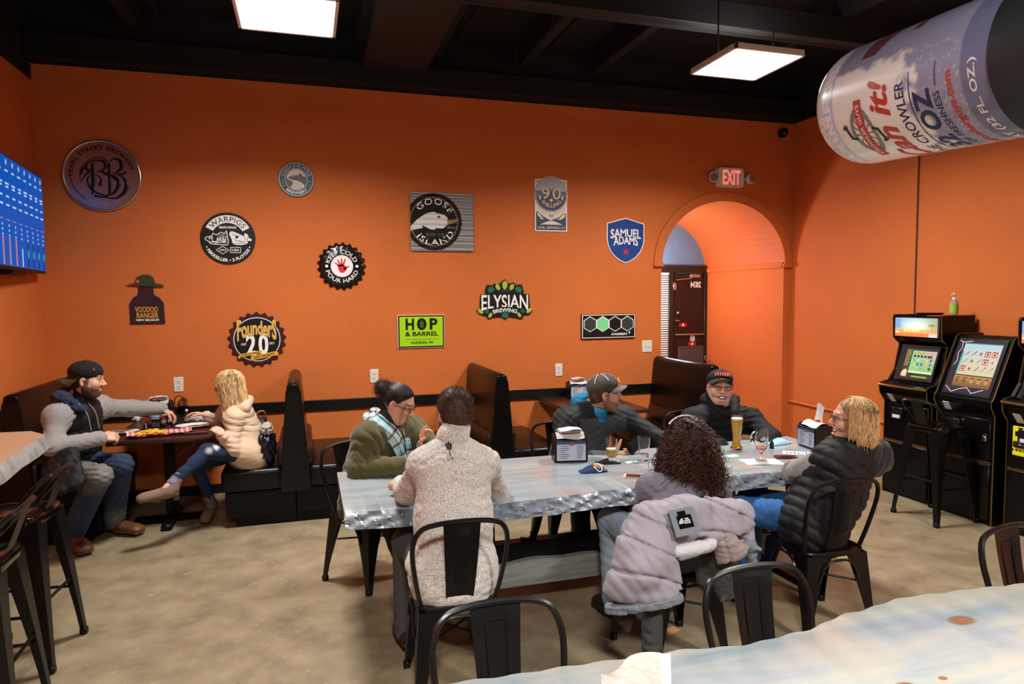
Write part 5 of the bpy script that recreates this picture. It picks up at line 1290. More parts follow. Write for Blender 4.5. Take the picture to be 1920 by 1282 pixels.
# ------------------------------------------------------------------ on the table with the fries
BZ = .7505
def caddy(label, px, py, bottles=True):
    q_ = FZ(px, py, BZ); t = thing('condiment_caddy', label, 'caddy', (q_.x, q_.y, BZ)); 
    m_w = mat('caddy_wire', rgb(24,22,22), .4, metal=.5)
    MB().prism(rrect(.15,.10,.02,3), lambda u,v: Vector((u,v,0)), lambda u,v: Vector((u,v,.006))).build('tray', m_w, t, smooth=False)
    for z in (.03,.065): MB().tube([(u,v,z) for u,v in rrect(.155,.105,.02,3)], .003, 6, closed=True).build('rail', m_w, t)
    MB().tube(spline([(-.036,0,.0),(-.036,0,.18),(-.03,0,.225),(0,0,.245),(.03,0,.225),(.036,0,.18),(.036,0,0)], 6), .004, 6).build('handle', m_w, t)
    return t
c1 = caddy('black wire condiment caddy behind the red drink', 292, 800); c2 = caddy('black wire condiment caddy below the wall outlet', 338, 795)
def bottle(label, base, dx, dy, m, capm, h=.13, r=.022):
    t = thing('sauce_bottle', label, 'bottle', (base.location.x+dx, base.location.y+dy, BZ+.0065))
    MB().lathe([(0,0),(r,0),(r,h*.6),(r*.45,h*.78),(r*.42,h*.88),(0,h*.88)], sides=14).build('bottle', m, t)
    MB().lathe([(r*.5,h*.87),(r*.5,h),(0,h)], sides=10).build('cap', capm, t)
    MB().lathe([(r*1.01,h*.15),(r*1.01,h*.5)], sides=14).build('paper_label', mat('bottle_label', rgb(170,150,130), .6), t)
m_sauce = mat('sauce_dark', rgb(38,16,12), .15); m_sauce2 = mat('sauce_red', rgb(120,30,20), .2)
bottle('small dark sauce bottle in the caddy behind the red drink', c1, -.055, -.01, m_sauce, m_dblk); bottle('small red sauce bottle in the caddy behind the red drink', c1, .055, .015, m_sauce2, m_white, .10)
bottle('dark sauce bottle in the caddy below the outlet', c2, -.055, .0, m_sauce, m_dblk, .15, .026); bottle('small pale-capped bottle in the caddy below the outlet', c2, .055, -.01, m_sauce, m_white, .12)
tumb = [(.026,0),(.028,.008),(.032,.06),(.036,.11)]
p = FZ(273, 806, BZ); t = beer_glass('tumbler', 'glass of red tomato drink with a straw beside the fries', (p.x, p.y, BZ), tumb, .098, m_redd, False)
MB().tube([(.005,0,.02),(-.018,.008,.15)], .003, 6).build('straw', m_white, t)
p = FZ(316, 797, BZ); beer_glass('tumbler', 'glass of amber beer under the bearded man’s outstretched hand', (p.x, p.y, BZ), tumb, .09, m_amber, .004)
p = FZ(348, 784, BZ); dk = beer_glass('tumbler', 'short glass of dark cola held toward the blonde in cream', (p.x-.03, p.y+.12, BZ+.10), [(.026,0),(.028,.008),(.034,.05),(.036,.085)], .055, m_sauce, False)
# pedestal stand that lifts the cola glass (it stands on the upper tray of the caddy)
MB().lathe([(0,-.10),(.045,-.10),(.045,-.094),(.010,-.09),(.010,-.012),(.04,-.006),(.04,-.0005),(0,-.0005)], sides=18).build('stand', mat('caddy_wire', (0,0,0,1)), dk)
m_plt = mat('plate_white', rgb(232,230,226), .3)
def plate(label, px, py, rx, ry):
    q_ = FZ(px, py, BZ); t = thing('oval_plate', label, 'plate', (q_.x, q_.y, BZ), group='white oval plates')
    mb = MB(); pf = [(0,0),(.55,0),(.62,.004),(.98,.014),(1.0,.018),(.97,.0185),(.66,.009),(.6,.006),(0,.006)]
    V = []; Fc = []; n = 32
    for r, z in pf: V += [(r*rx*math.cos(2*PI*k/n), r*ry*math.sin(2*PI*k/n), z) for k in range(n)]
    for j in range(len(pf)-1):
        for k in range(n): Fc.append((j*n+k, j*n+(k+1)%n, (j+1)*n+(k+1)%n, (j+1)*n+k))
    mb.add(V, Fc); mb.build('plate', m_plt, t); return t
pa = plate('white oval plate before the bearded man with one scrap of food', 228, 812, .13, .095)
MB().ball((.01,-.02,.010), (.02,.012,.006)).build('food_scrap', mat('scrap_brown', rgb(90,60,36), .7), pa)
plate('empty white oval plate beside the checked paper', 363, 800, .14, .105)
p = FZ(300, 815, BZ)
bs = thing('food_basket', 'shallow tray lined with red checked paper', 'tray', (p.x, p.y, BZ), math.radians(12))
def chk(u, v):
    a, b = int(u*24) % 2, int(v*14) % 2
    return tuple(lin((.66,.10,.16) if a and b else ((.85,.55,.56) if a or b else (.90,.84,.82))))+(1,)
mb = MB()
mb.grid(73, 43, lambda u, v: Vector(((u-.5)*.46, (v-.5)*.20, .004+.016*abs(2*v-1)**3+.012*abs(2*u-1)**4+.003*math.sin(19*u+8*v))), 0, chk)
mb.build('checked_paper', mat('checked_paper', (1,1,1,1), .8, attr='Col'), bs); MB().prism(rrect(.36,.15,.03,3), lambda u,v: Vector((u,v,0)), lambda u,v: Vector((u,v,.004))).build('tray', mat('tray_red', rgb(150,40,36), .5), bs, smooth=False)
m_fry = mat('fry_yellow', rgb(232,172,44), .6, var=.15, vscale=30); r_ = random.Random(4)
for k in range(46):
    a = r_.random()*PI; L_ = .028+.02*r_.random(); x = -.06+.085*r_.gauss(0,.6); y = r_.gauss(0,.028); z = .014+.022*r_.random()*max(0,1-abs(x+.06)/.16)
    d_ = Vector((math.cos(a)*L_, math.sin(a)*L_*.7, (r_.random()-.5)*.014)); w = bs.matrix_basis if False else None
    o = MB().tube(spline([Vector((0,0,0))-d_, Vector((0,0,.006)), d_], 3), .0075, 6).build('fried_potato', m_fry)
    R_ = Matrix.Rotation(math.radians(12),4,'Z') @ Vector((x,y,z)); o.location = Vector((p.x,p.y,BZ))+R_
    tag(o, 'golden potato fry in the heap on the red checked paper', 'food', 'heap of fries on the checked paper')
def crumple(label, px, py, r, seed, sx=1.0, z=BZ):
    q_ = FZ(px, py, z); rr = random.Random(seed); bm = bmesh.new(); bmesh.ops.create_icosphere(bm, subdivisions=3, radius=1)
    off = Vector((rr.random()*9, rr.random()*9, 0))
    for v in bm.verts:
        k = 1+.35*mn.noise(v.co*1.8+off)+.22*mn.noise(v.co*4.1+off); v.co = Vector((v.co.x*sx*r*k, v.co.y*r*k, max(-.45, v.co.z*.8*k)*r))
    zmin = min(v.co.z for v in bm.verts); me = bpy.data.meshes.new('crumpled_napkin'); bm.to_mesh(me); bm.free(); me.materials.append(m_nap)
    o = bpy.data.objects.new('crumpled_napkin', me); col.objects.link(o); o.location = (q_.x, q_.y, z-zmin); return tag(o, label, 'napkin')
crumple('crumpled white napkin ball beside the red drink', 257, 789, .036, 3)
crumple('long crumpled white napkin near the blonde in cream', 366, 787, .040, 9, 1.7)
t = thing('wallet', 'dark red folded wallet at the table edge near the blonde in cream', 'wallet', FZ(368, 812, BZ), math.radians(3))
MB().box((-.09,-.045,0),(.09,.045,.012),.005,seg=2).build('wallet_body', mat('wallet_leather', rgb(56,20,22), .45), t); MB().box((-.085,-.047,.013),(.085,-.035,.016),.002).build('flap_edge', mat('wallet_edge', rgb(150,90,90), .5), t)
t = thing('paper_menu', 'dark laminated menu lying flat behind the red drink', 'menu', FZ(285, 806, BZ), math.radians(3))
MB().box((-.12,-.05,0),(.12,.05,.003),.001).build('menu_card', mat('menu_dark', rgb(52,46,44), .35), t); MB().box((-.12,-.055,.0),(.12,-.05,.004),.001).build('menu_edge', m_pap, t)
# bag and coat heaped on the bench behind the blonde
bg_ = thing('backpack', 'dark backpack with tan zip pulls on the bench behind the blonde in cream', 'bag', (-.40, 6.08, .466))
def blob(name, c, r, m, parent, seed, amp=.15, f=3, loc=None):
    bm = bmesh.new(); bmesh.ops.create_icosphere(bm, subdivisions=4, radius=1); off = Vector((seed*1.7, seed*.9, seed))
    for v in bm.verts:
        k = 1+amp*mn.noise(v.co*f+off)+amp*.5*mn.noise(v.co*f*2.3+off); v.co = Vector((v.co.x*r[0], v.co.y*r[1], v.co.z*r[2]))*k+Vector(c)
    me = bpy.data.meshes.new(name); bm.to_mesh(me); bm.free(); me.materials.append(m)
    me.polygons.foreach_set('use_smooth', [True]*len(me.polygons)); o = bpy.data.objects.new(name, me); col.objects.link(o); o.parent = parent; return o
blob('bag_body', (0,0,.17), (.085,.13,.18), mat('bag_brown', rgb(32,20,16), .6), bg_, 2, .1); blob('front_pocket', (.0,-.10,.13), (.07,.06,.10), mat('bag_brown', (0,0,0,1)), bg_, 5, .1)
MB().tube(spline([(-.03,-.06,.32),(-.02,-.07,.39),(.03,-.05,.40),(.05,-.02,.33)],5),.008,6).build('carry_handle', mat('strap_tan', rgb(150,112,50), .6), bg_); MB().tube([(.04,-.14,.16),(.042,-.15,.12)],.005,6).build('zip_pull', mat('strap_tan', (0,0,0,1)), bg_)
ct = thing('bundled_jacket', 'shiny navy jacket with pale lining bundled on the bench by the booth back', 'jacket', (-.345, 5.80, .466))
blob('jacket_body', (0,0,.15), (.075,.15,.165), mat('jacket_navy_shiny', rgb(18,20,30), .3), ct, 7, .3, 3.5); blob('pale_lining', (.01,-.05,.30), (.05,.085,.05), mat('lining_pale', rgb(170,160,152), .7), ct, 9, .35, 3)
# scrap on the floor
o = MB().box((-.045,-.025,0),(.045,.025,.002)).build('paper_scrap', mat('scrap_tan', rgb(196,148,96), .8), None, loc=FZ(1258,1182,0)+Vector((0,0,.0005)), rot=(0,0,.3)); tag(o, 'small tan scrap of card on the floor under the coat', 'scrap')
# ------------------------------------------------------------------ smooth solid modelling for people and cloth
def V3(*a): return np.array(a if len(a) == 3 else tuple(a[0]), float)
def nrm_(v): v = np.asarray(v, float); return v/max(1e-9, np.linalg.norm(v))
class Solid:
    def __init__(s): s.p = []
    def cap(s, a, b, ra, rb=None, k=.03, sub=False):
        a, b = V3(a), V3(b); rb = ra if rb is None else rb; ab = b-a; L2 = max(1e-9, ab@ab); R = max(ra, rb)
        def fn(X, Y, Z):
            x, y, z = X-a[0], Y-a[1], Z-a[2]; t = np.clip((x*ab[0]+y*ab[1]+z*ab[2])/L2, 0, 1)
            return np.sqrt((x-t*ab[0])**2+(y-t*ab[1])**2+(z-t*ab[2])**2)-(ra+(rb-ra)*t)
        s.p.append((fn, np.minimum(a, b)-R, np.maximum(a, b)+R, k, sub)); return s
    def ell(s, c, r, R=None, k=.03, sub=False):
        c = V3(c); r = V3(r) if np.ndim(r) else np.array([r]*3, float); Rm = np.eye(3) if R is None else np.array(R, float); B = np.abs(Rm) @ r
        def fn(X, Y, Z):
            x, y, z = X-c[0], Y-c[1], Z-c[2]
            q = [(x*Rm[0,i]+y*Rm[1,i]+z*Rm[2,i])/r[i] for i in range(3)]
            k0 = np.sqrt(q[0]**2+q[1]**2+q[2]**2)
            k1 = np.sqrt((q[0]/r[0])**2+(q[1]/r[1])**2+(q[2]/r[2])**2)+1e-9
            return k0*(k0-1)/k1
        s.p.append((fn, c-B, c+B, k, sub)); return s
    def ecap(s, a, b, side, wa, wb, k=.03, sub=False):
        """tapering elliptical limb: (half width, half depth) at each end"""
        a, b, side = V3(a), V3(b), V3(side); ab = b-a; L = np.linalg.norm(ab); ax = ab/L; sd = nrm_(side-ax*(ax@V3(side))); nn = np.cross(ax, sd); R = max(wa+wb)
        def fn(X, Y, Z):
            x, y, z = X-a[0], Y-a[1], Z-a[2]; l = x*ax[0]+y*ax[1]+z*ax[2]; t = np.clip(l/L, 0, 1); e = l-t*L
            rs = wa[0]+(wb[0]-wa[0])*t; rn = wa[1]+(wb[1]-wa[1])*t; m_ = np.minimum(rs, rn)
            qs = (x*sd[0]+y*sd[1]+z*sd[2])/rs; qn = (x*nn[0]+y*nn[1]+z*nn[2])/rn
            k0 = np.sqrt(qs**2+qn**2+(e/m_)**2); k1 = np.sqrt((qs/rs)**2+(qn/rn)**2+(e/m_/m_)**2)+1e-9
            return k0*(k0-1)/k1
        s.p.append((fn, np.minimum(a, b)-R, np.maximum(a, b)+R, k, sub)); return s
    def half(s, c, n, lo, hi, k=.01):
        """cut away the side the normal points to, inside a box"""
        c, n = V3(c), nrm_(n)
        def fn(X, Y, Z): return -((X-c[0])*n[0]+(Y-c[1])*n[1]+(Z-c[2])*n[2])
        s.p.append((fn, V3(lo), V3(hi), k, True)); return s
    def mesh(s, h=.01, amp=0, freq=30, seed=0, disp=None):
        pl_ = [p for p in s.p if not p[4]]
        lo = np.min([p[1] for p in pl_], 0)-3*h-amp; hi = np.max([p[2] for p in pl_], 0)+3*h+amp
        n = np.ceil((hi-lo)/h).astype(int)+1; F = np.full(tuple(n), 1.0, np.float32)
        ax = [lo[i]+h*np.arange(n[i]) for i in range(3)]
        for fn, a, b, k, sub in s.p:
            pad = k+3*h; i0 = np.clip(np.floor((a-pad-lo)/h).astype(int), 0, n-1); i1 = np.clip(np.ceil((b+pad-lo)/h).astype(int)+1, 1, n)
            if (i1 <= i0).any(): continue
            sl = tuple(slice(i0[i], i1[i]) for i in range(3))
            X = ax[0][sl[0]][:,None,None]; Y = ax[1][sl[1]][None,:,None]; Z = ax[2][sl[2]][None,None,:]
            d = fn(X, Y, Z).astype(np.float32); f = F[sl]
            if sub: d = -d; hh = np.maximum(k-np.abs(f-d), 0)/max(k,1e-6); F[sl] = np.maximum(f, d)+hh*hh*k*.25
            else: hh = np.maximum(k-np.abs(f-d), 0)/max(k,1e-6); F[sl] = np.minimum(f, d)-hh*hh*k*.25
        if amp or disp:
            near = np.argwhere(np.abs(F) < .04+amp)
            P = lo+near*h; dd = np.zeros(len(P))
            if amp:
                r = np.random.default_rng(seed); 
                w = r.normal(size=(3,3))*freq*.30; ww = np.sin(P@w.T+r.uniform(0,6,3)); w2 = r.normal(size=(3,3))*freq*.16; m3 = np.sin(P@w2.T+r.uniform(0,6,3)+ww*.5)
                for i in range(5):
                    v = r.normal(size=3)*np.array([.8,.8,1.25]); v = v/np.linalg.norm(v)*freq*(1.5+.45*i)
                    q = np.abs(np.sin(P@v+ww@r.normal(size=3)*1.5+r.uniform(0,6))); mk_ = np.clip(m3@nrm_(r.normal(size=3))*1.6+.15, 0, 1)
                    dd += mk_*((1-q)**1.6*1.9-.45)/(1+.18*i)
                dd += ww[:,0]*.35
                dd *= amp*.5
            if disp is not None: dd = dd+disp(P)
            F[near[:,0],near[:,1],near[:,2]] += dd.astype(np.float32)
        return nets(F, lo, h)
def nets(F, lo, h):
    S = F < 0; c = np.zeros(tuple(np.array(F.shape)-1), np.int8); nx, ny, nz = F.shape
    offs = [(i,j,k) for i in (0,1) for j in (0,1) for k in (0,1)]
    for i,j,k in offs: c += S[i:nx-1+i, j:ny-1+j, k:nz-1+k]
    ijk = np.argwhere((c > 0) & (c < 8)); idx = np.full(c.shape, -1, np.int64); idx[tuple(ijk.T)] = np.arange(len(ijk))
    f = {o: F[ijk[:,0]+o[0], ijk[:,1]+o[1], ijk[:,2]+o[2]] for o in offs}
    acc = np.zeros((len(ijk),3)); cnt = np.zeros(len(ijk))
    for o in offs:
        for a in range(3):
            if o[a] == 0:
                p = list(o); p[a] = 1; p = tuple(p); fa, fb = f[o], f[p]; m = (fa < 0) != (fb < 0)
                t = np.where(m, fa/np.where(m, fa-fb, 1), 0); q = np.array(o, float)[None,:].repeat(len(ijk),0); q[:,a] += t
                acc[m] += q[m]; cnt[m] += 1
    V = lo+h*(ijk+acc/cnt[:,None]); Q = []
    for a in range(3):
        b, d = (a+1)%3, (a+2)%3
        s0 = [slice(None)]*3; s1 = [slice(None)]*3; s0[a] = slice(0,-1); s1[a] = slice(1,None)
        A0, A1 = S[tuple(s0)], S[tuple(s1)]; e = np.argwhere(A0 != A1)
        e = e[(e[:,b] > 0) & (e[:,d] > 0) & (e[:,b] < c.shape[b]) & (e[:,d] < c.shape[d])]
        ins = A0[tuple(e.T)]
        def cell(db, dd): q = e.copy(); q[:,b] -= db; q[:,d] -= dd; return idx[tuple(q.T)]
        q = np.stack([cell(1,1), cell(0,1), cell(0,0), cell(1,0)], 1); q[~ins] = q[~ins][:, ::-1]
        Q.append(q[(q >= 0).all(1)])
    return V, np.concatenate(Q)
def smooth_(V, Q, it=1, lam=.5):
    for _ in range(it):
        acc = np.zeros_like(V); cnt = np.zeros(len(V))
        for i in range(4):
            np.add.at(acc, Q[:,i], V[Q[:,(i+1)%4]]); np.add.at(cnt, Q[:,i], 1); np.add.at(acc, Q[:,(i+1)%4], V[Q[:,i]]); np.add.at(cnt, Q[:,(i+1)%4], 1)
        V = V+lam*(acc/np.maximum(cnt,1)[:,None]-V)
    return V
def np_obj(name, parts, m, parent, origin=(0,0,0)):
    """parts: list of (verts, quads, colours or None) joined in one mesh"""
    Vs, Qs, Cs = [], [], []; b = 0; anyc = any(p[2] is not None for p in parts)
    for V, Q, C in parts:
        Vs.append(np.asarray(V)-np.asarray(origin)); Qs.append(np.asarray(Q)+b); b += len(V)
        if anyc:
            C = np.ones((len(V),3)) if C is None else np.broadcast_to(np.asarray(C, float), (len(V),3)); Cs.append(C)
    V = np.concatenate(Vs); Q = np.concatenate(Qs); me = bpy.data.meshes.new(name)
    me.vertices.add(len(V)); me.vertices.foreach_set('co', V.astype(np.float32).ravel()); me.loops.add(len(Q)*4); me.loops.foreach_set('vertex_index', Q.astype(np.int32).ravel())
    me.polygons.add(len(Q)); me.polygons.foreach_set('loop_start', np.arange(0, len(Q)*4, 4, dtype=np.int32)); me.polygons.foreach_set('loop_total', np.full(len(Q), 4, np.int32))
    me.polygons.foreach_set('use_smooth', np.ones(len(Q), bool)); me.update(calc_edges=True)
    if anyc:
        a = me.color_attributes.new('Col', 'FLOAT_COLOR', 'POINT'); C4 = np.ones((len(V),4), np.float32); C4[:,:3] = np.concatenate(Cs); a.data.foreach_set('color', C4.ravel())
    me.materials.append(m); me.validate(); o = bpy.data.objects.new(name, me); col.objects.link(o); o.parent = parent; return o
def np_tubes(paths, r, sides=4):
    """many thin strands as one quad soup: paths (n, k, 3); r scalar or (k,)"""
    P = np.asarray(paths); n, k, _ = P.shape; T = np.gradient(P, axis=1); T /= np.linalg.norm(T, axis=2, keepdims=True)+1e-9
    ref = np.where(np.abs(T[:,:,2:3]) > .9, np.array([1.,0,0]), np.array([0,0,1.])); A_ = np.cross(T, ref); A_ /= np.linalg.norm(A_, axis=2, keepdims=True)+1e-9; B_ = np.cross(T, A_)
    rr = np.broadcast_to(np.asarray(r, float), (k,))[None,:,None]; V = np.stack([P+rr*(math.cos(2*PI*s/sides)*A_+math.sin(2*PI*s/sides)*B_) for s in range(sides)], 2)
    V = V.reshape(-1,3); i = np.arange(n)[:,None,None]; j = np.arange(k-1)[None,:,None]; s_ = np.arange(sides)[None,None,:]; s2 = (s_+1)%sides
    b = i*k*sides; Q = np.stack([b+j*sides+s_, b+j*sides+s2, b+(j+1)*sides+s2, b+(j+1)*sides+s_], -1).reshape(-1,4)
    return V, Q
# ------------------------------------------------------------------ people
m_skin = mat('skin', (.6,.4,.3,1), .5, attr='Col', bump=.05, bscale=220); m_skin.node_tree.nodes['Principled BSDF'].inputs['Subsurface Weight'].default_value = .08
m_skin.node_tree.nodes['Principled BSDF'].inputs['Subsurface Radius'].default_value = (.02,.008,.004)
m_hair = mat('hair', (.1,.1,.1,1), .5, attr='Col', spec=.3)
m_hairs = mat('hair_soft', (.1,.1,.1,1), .6, attr='Col', spec=.25)
def L3(r, g, b): return np.array(lin((r/255, g/255, b/255)))
class Frame:
    """head or hand frame: c centre, r right, f forward, u up"""
    def __init__(s, c, f, u): s.c = V3(c); s.f = nrm_(f); u = V3(u); s.r = nrm_(np.cross(s.f, u)); s.u = np.cross(s.r, s.f); s.M = np.stack([s.r, s.f, s.u], 1)
    def w(s, V): return np.asarray(V) @ s.M.T + s.c
    def d(s, v): return s.M @ V3(v)
def head_mesh(fr, skin, beard=None, brow=(60,42,32), smile=0, sc=1.0, female=False, lips=(170,90,80), neck=.105, neck_dir=(0,-.25,-1), to=None, iris=(70,60,50), wide=1.0, stub=.0):
    S = Solid(); w = wide
    S.ell((0,-.012,.035), (.076*w,.097,.086), k=.03); S.ell((0,.028,-.03), (.062*w,.060,.082), k=.03); S.ell((0,.048,-.088), (.036*w,.036,.030), k=.03)
    for s in (-1,1): S.cap((s*.056*w,-.0,-.045), (s*.028*w,.05,-.095), .022, .018, k=.03); S.ell((s*.042*w,.058,-.022), (.026,.024,.026), k=.025)
    S.cap((-.038,.078,.026), (.038,.078,.026), .014, k=.018)
    S.cap((0,.086,.014), (0,.106,-.022), .0085, .0115, k=.012); S.ell((0,.110,-.026), (.0125,.011,.010), k=.008)
    for s in (-1,1): S.ell((s*.0125,.100,-.029), (.0085,.010,.008), k=.006); S.ell((s*.031,.100,.004), (.017,.016,.011), k=.014, sub=True)
    if smile:
        S.ell((0,.094,-.064), (.034,.022,.0095+.003*smile), k=.006, sub=True); S.cap((-.028,.084,-.052), (.028,.084,-.052), .008, k=.01); S.ell((0,.088,-.086), (.020,.012,.008), k=.01)
        for s in (-1,1): S.ell((s*.044,.068,-.036), (.020,.018,.018), k=.02)
    else:
        S.cap((-.017,.0885,-.056), (.017,.0885,-.056), .0058, k=.006); S.cap((-.014,.0885,-.067), (.014,.0885,-.067), .0066, k=.006); S.ell((0,.10,-.0612), (.026,.010,.0014), k=.004, sub=True)
    nd = nrm_(neck_dir)
    if to is not None: nl = ((V3(to)-fr.c)@fr.M)/sc; nd = nl-V3(0,-.022,-.062); neck = max(.06, np.linalg.norm(nd)+.01); nd = nrm_(nd)
    S.cap((0,-.022,-.062), V3(0,-.022,-.062)+nd*neck, .054 if not female else .046, .062 if not female else .054, k=.03)
    for s in (-1,1):
        S.ell((s*.080*w,-.008,-.006), (.009,.020,.032), k=.008); S.ell((s*.086*w,-.004,-.002), (.005,.011,.020), k=.004, sub=True)
    V, Q = S.mesh(.0042); V = smooth_(V, Q, 1, .4)
    x, y, z = V[:,0], V[:,1], V[:,2]; sk = L3(*skin); C = np.repeat(sk[None], len(V), 0)
    def mix(mask, c, a=1.0): C[:] = C+(np.clip(mask,0,1)*a)[:,None]*(np.asarray(c)[None]-C)
    red = sk*np.array([1.0,.62,.58])
    for s in (-1,1): mix(1-np.sqrt(((x-s*.044)/.030)**2+((z+.026)/.026)**2)+(y<.03)*-9, red, .55)
    mix(1.2-np.sqrt((x/.022)**2+((z+.024)/.020)**2)+(y<.085)*-9, red, .5)
    mix((np.abs(x)>.074*w)*1.0, red, .35)
    if beard is not None:
        b = L3(*beard); nz = np.array([mn.noise(Vector((p*70).tolist())) for p in V]) if True else 0
        ss = lambda t, lo, hi: np.clip((t-lo)/(hi-lo), 0, 1)**2*(3-2*np.clip((t-lo)/(hi-lo), 0, 1))
        line = -.026-.022*ss(y, .015, .065)+.003*nz
        m_ = ss(line-z, 0, .012)*ss(z, -.150, -.128)*ss(y, -.030, -.012)
        m_ = m_*(1-ss(1.25-np.sqrt((x/.025)**2+((z+.0615)/.0125)**2), 0, .25)*(y > .06))*(1-ss(-.108-z, 0, .015)*ss(.045-y, 0, .02))
        m_ = np.maximum(m_, ss(.034-np.abs(x), 0, .008)*ss(-.0385-z, 0, .004)*ss(z, -.054, -.051)*(y > .07))
        m_ = np.maximum(m_, ss(np.abs(x), .058*w, .066*w)*ss(.015-z, 0, .01)*ss(z, -.06, -.05)*ss(y, -.006, .002)*ss(.030-y, 0, .01))
        mix(m_*(.97+.12*nz), b, stub if stub else .96)
    if not smile:
        mix(((np.abs(x) < .021) & (np.abs(z+.0615) < .0115) & (y > .083))*1.0, L3(*lips), .75)
        mix(((np.abs(x) < .019) & (np.abs(z+.0612) < .0016) & (y > .08))*1.0, L3(96,44,40), .7)
    else:
        d_ = np.sqrt((x/.036)**2+((z+.064)/(.0105+.003*smile))**2); mix(((d_ < .93) & (y > .06) & (y < .0985))*1.0, L3(96,36,34), 1)
        mix(((d_ >= .95) & (d_ < 1.16) & (y > .078))*1.0, L3(*lips), .45)
    for s in (-1,1):
        bz = .024-.10*np.abs(np.abs(x)-.022)**1.3*.9; mix(((np.abs(x-s*.032) < .024) & (np.abs(z-.030-.004+.6*(np.abs(x)-.03)**2*8) < .0045) & (y > .055))*1.0, L3(*brow), .85)
        mix(1.1-np.sqrt(((x-s*.031)/.020)**2+((z-.002)/.013)**2)+(y<.06)*-9, sk*np.array([.72,.6,.56]), .6)
    parts = [(fr.w(V*sc), Q, C)]
    # eyeballs
    for s in (-1,1):
        u = np.linspace(0,2*PI,13)[:-1]; v = np.linspace(-PI/2,PI/2,9); P = np.array([[math.sin(b), math.cos(b)*math.cos(a), math.cos(b)*math.sin(a)] for b in v for a in u])
        P = P[:, [1,0,2]]; qq = np.array([[j*12+i, j*12+(i+1)%12, (j+1)*12+(i+1)%12, (j+1)*12+i] for j in range(8) for i in range(12)])
        c = np.where(P[:,1:2] > .86, L3(*iris)[None]*.6, L3(214,204,196)[None]); c = np.where(P[:,2:3] > .42, sk[None]*.8, c); c = np.where((P[:,2:3] > .30) & (P[:,2:3] <= .42), L3(40,26,22)[None], c)
        parts.append((fr.w((P*np.array([.0125,.0115,.0105])+np.array([s*.031,.0775,.0045]))*sc), qq, c))
    if smile:
        u = np.linspace(-1,1,11); P = []; 
        for zz in (-.0565,-.0680): P += [[.027*a, .0925-.016*a*a-.001, zz-.0012*(1-a*a)] for a in u]
        P = np.array(P); qq = np.array([[i, i+1, 11+i+1, 11+i] for i in range(10)]); parts.append((fr.w(P*sc), qq, L3(232,226,214)))
    return parts
def hand_mesh(wrist, tip_dir, palm_n, side, skin, curl=(.5,.5,.5,.5), thumb=(.6,.3), spread=.1, sc=1.0, fore=None):
    """side=+1 right hand, -1 left; palm_n points out of the palm"""
    wr = V3(wrist); d = nrm_(tip_dir); n = nrm_(V3(palm_n)-d*(d@V3(palm_n))); s = np.cross(d, n)*side   # s towards the thumb
    S = Solid(); kn = wr+d*.088*sc
    S.ecap(wr+d*.012*sc, wr+d*.075*sc, s, (.026*sc,.017*sc), (.038*sc,.0135*sc), k=.012)
    if fore is not None: S.cap(V3(fore), wr+d*.01, .033*sc, .025*sc, k=.015)
    else: S.cap(wr-d*.05*sc, wr+d*.01*sc, .027*sc, .025*sc, k=.015)
    L = [.080,.088,.082,.064]; off = [.029,.010,-.010,-.028]
    for i in range(4):
        b = kn+s*off[i]*sc-d*(.004*abs(i-1))*sc; dd = nrm_(d+s*spread*(1.5-i)*.35); a = 0; p = b-d*.02*sc; S.cap(p, b, .0095*sc, k=.008); p = b
        for j, fr_ in enumerate((.45,.31,.24)):
            a += curl[i]*(1.0 if j < 2 else .7); v = dd*math.cos(a)+n*math.sin(a); q = p+v*L[i]*fr_*sc; S.cap(p, q, (.0092-.0012*j)*sc, (.0088-.0014*j)*sc, k=.004); p = q
    t0 = wr+d*.025*sc+s*.024*sc; ang = thumb[0]; v = nrm_(d*math.cos(ang)+s*math.sin(ang)+n*.25); t1 = t0+v*.045*sc; S.cap(t0-d*.005, t1, .0135*sc, .0115*sc, k=.012)
    v2 = nrm_(v+n*thumb[1]-s*thumb[1]*.8); t2 = t1+v2*.032*sc; S.cap(t1, t2, .0108*sc, .0098*sc, k=.005); v3 = nrm_(v2+n*thumb[1]*.6-s*thumb[1]*.5); S.cap(t2, t2+v3*.026*sc, .0095*sc, .0078*sc, k=.004)
    V, Q = S.mesh(.0040); sk = L3(*skin); C = np.repeat(sk[None], len(V), 0); h = ((V-kn)@d)/(.08*sc); C = C+(np.clip(h,0,1)*.45)[:,None]*(sk*np.array([1.02,.72,.66])-C)
    return (V, Q, C)
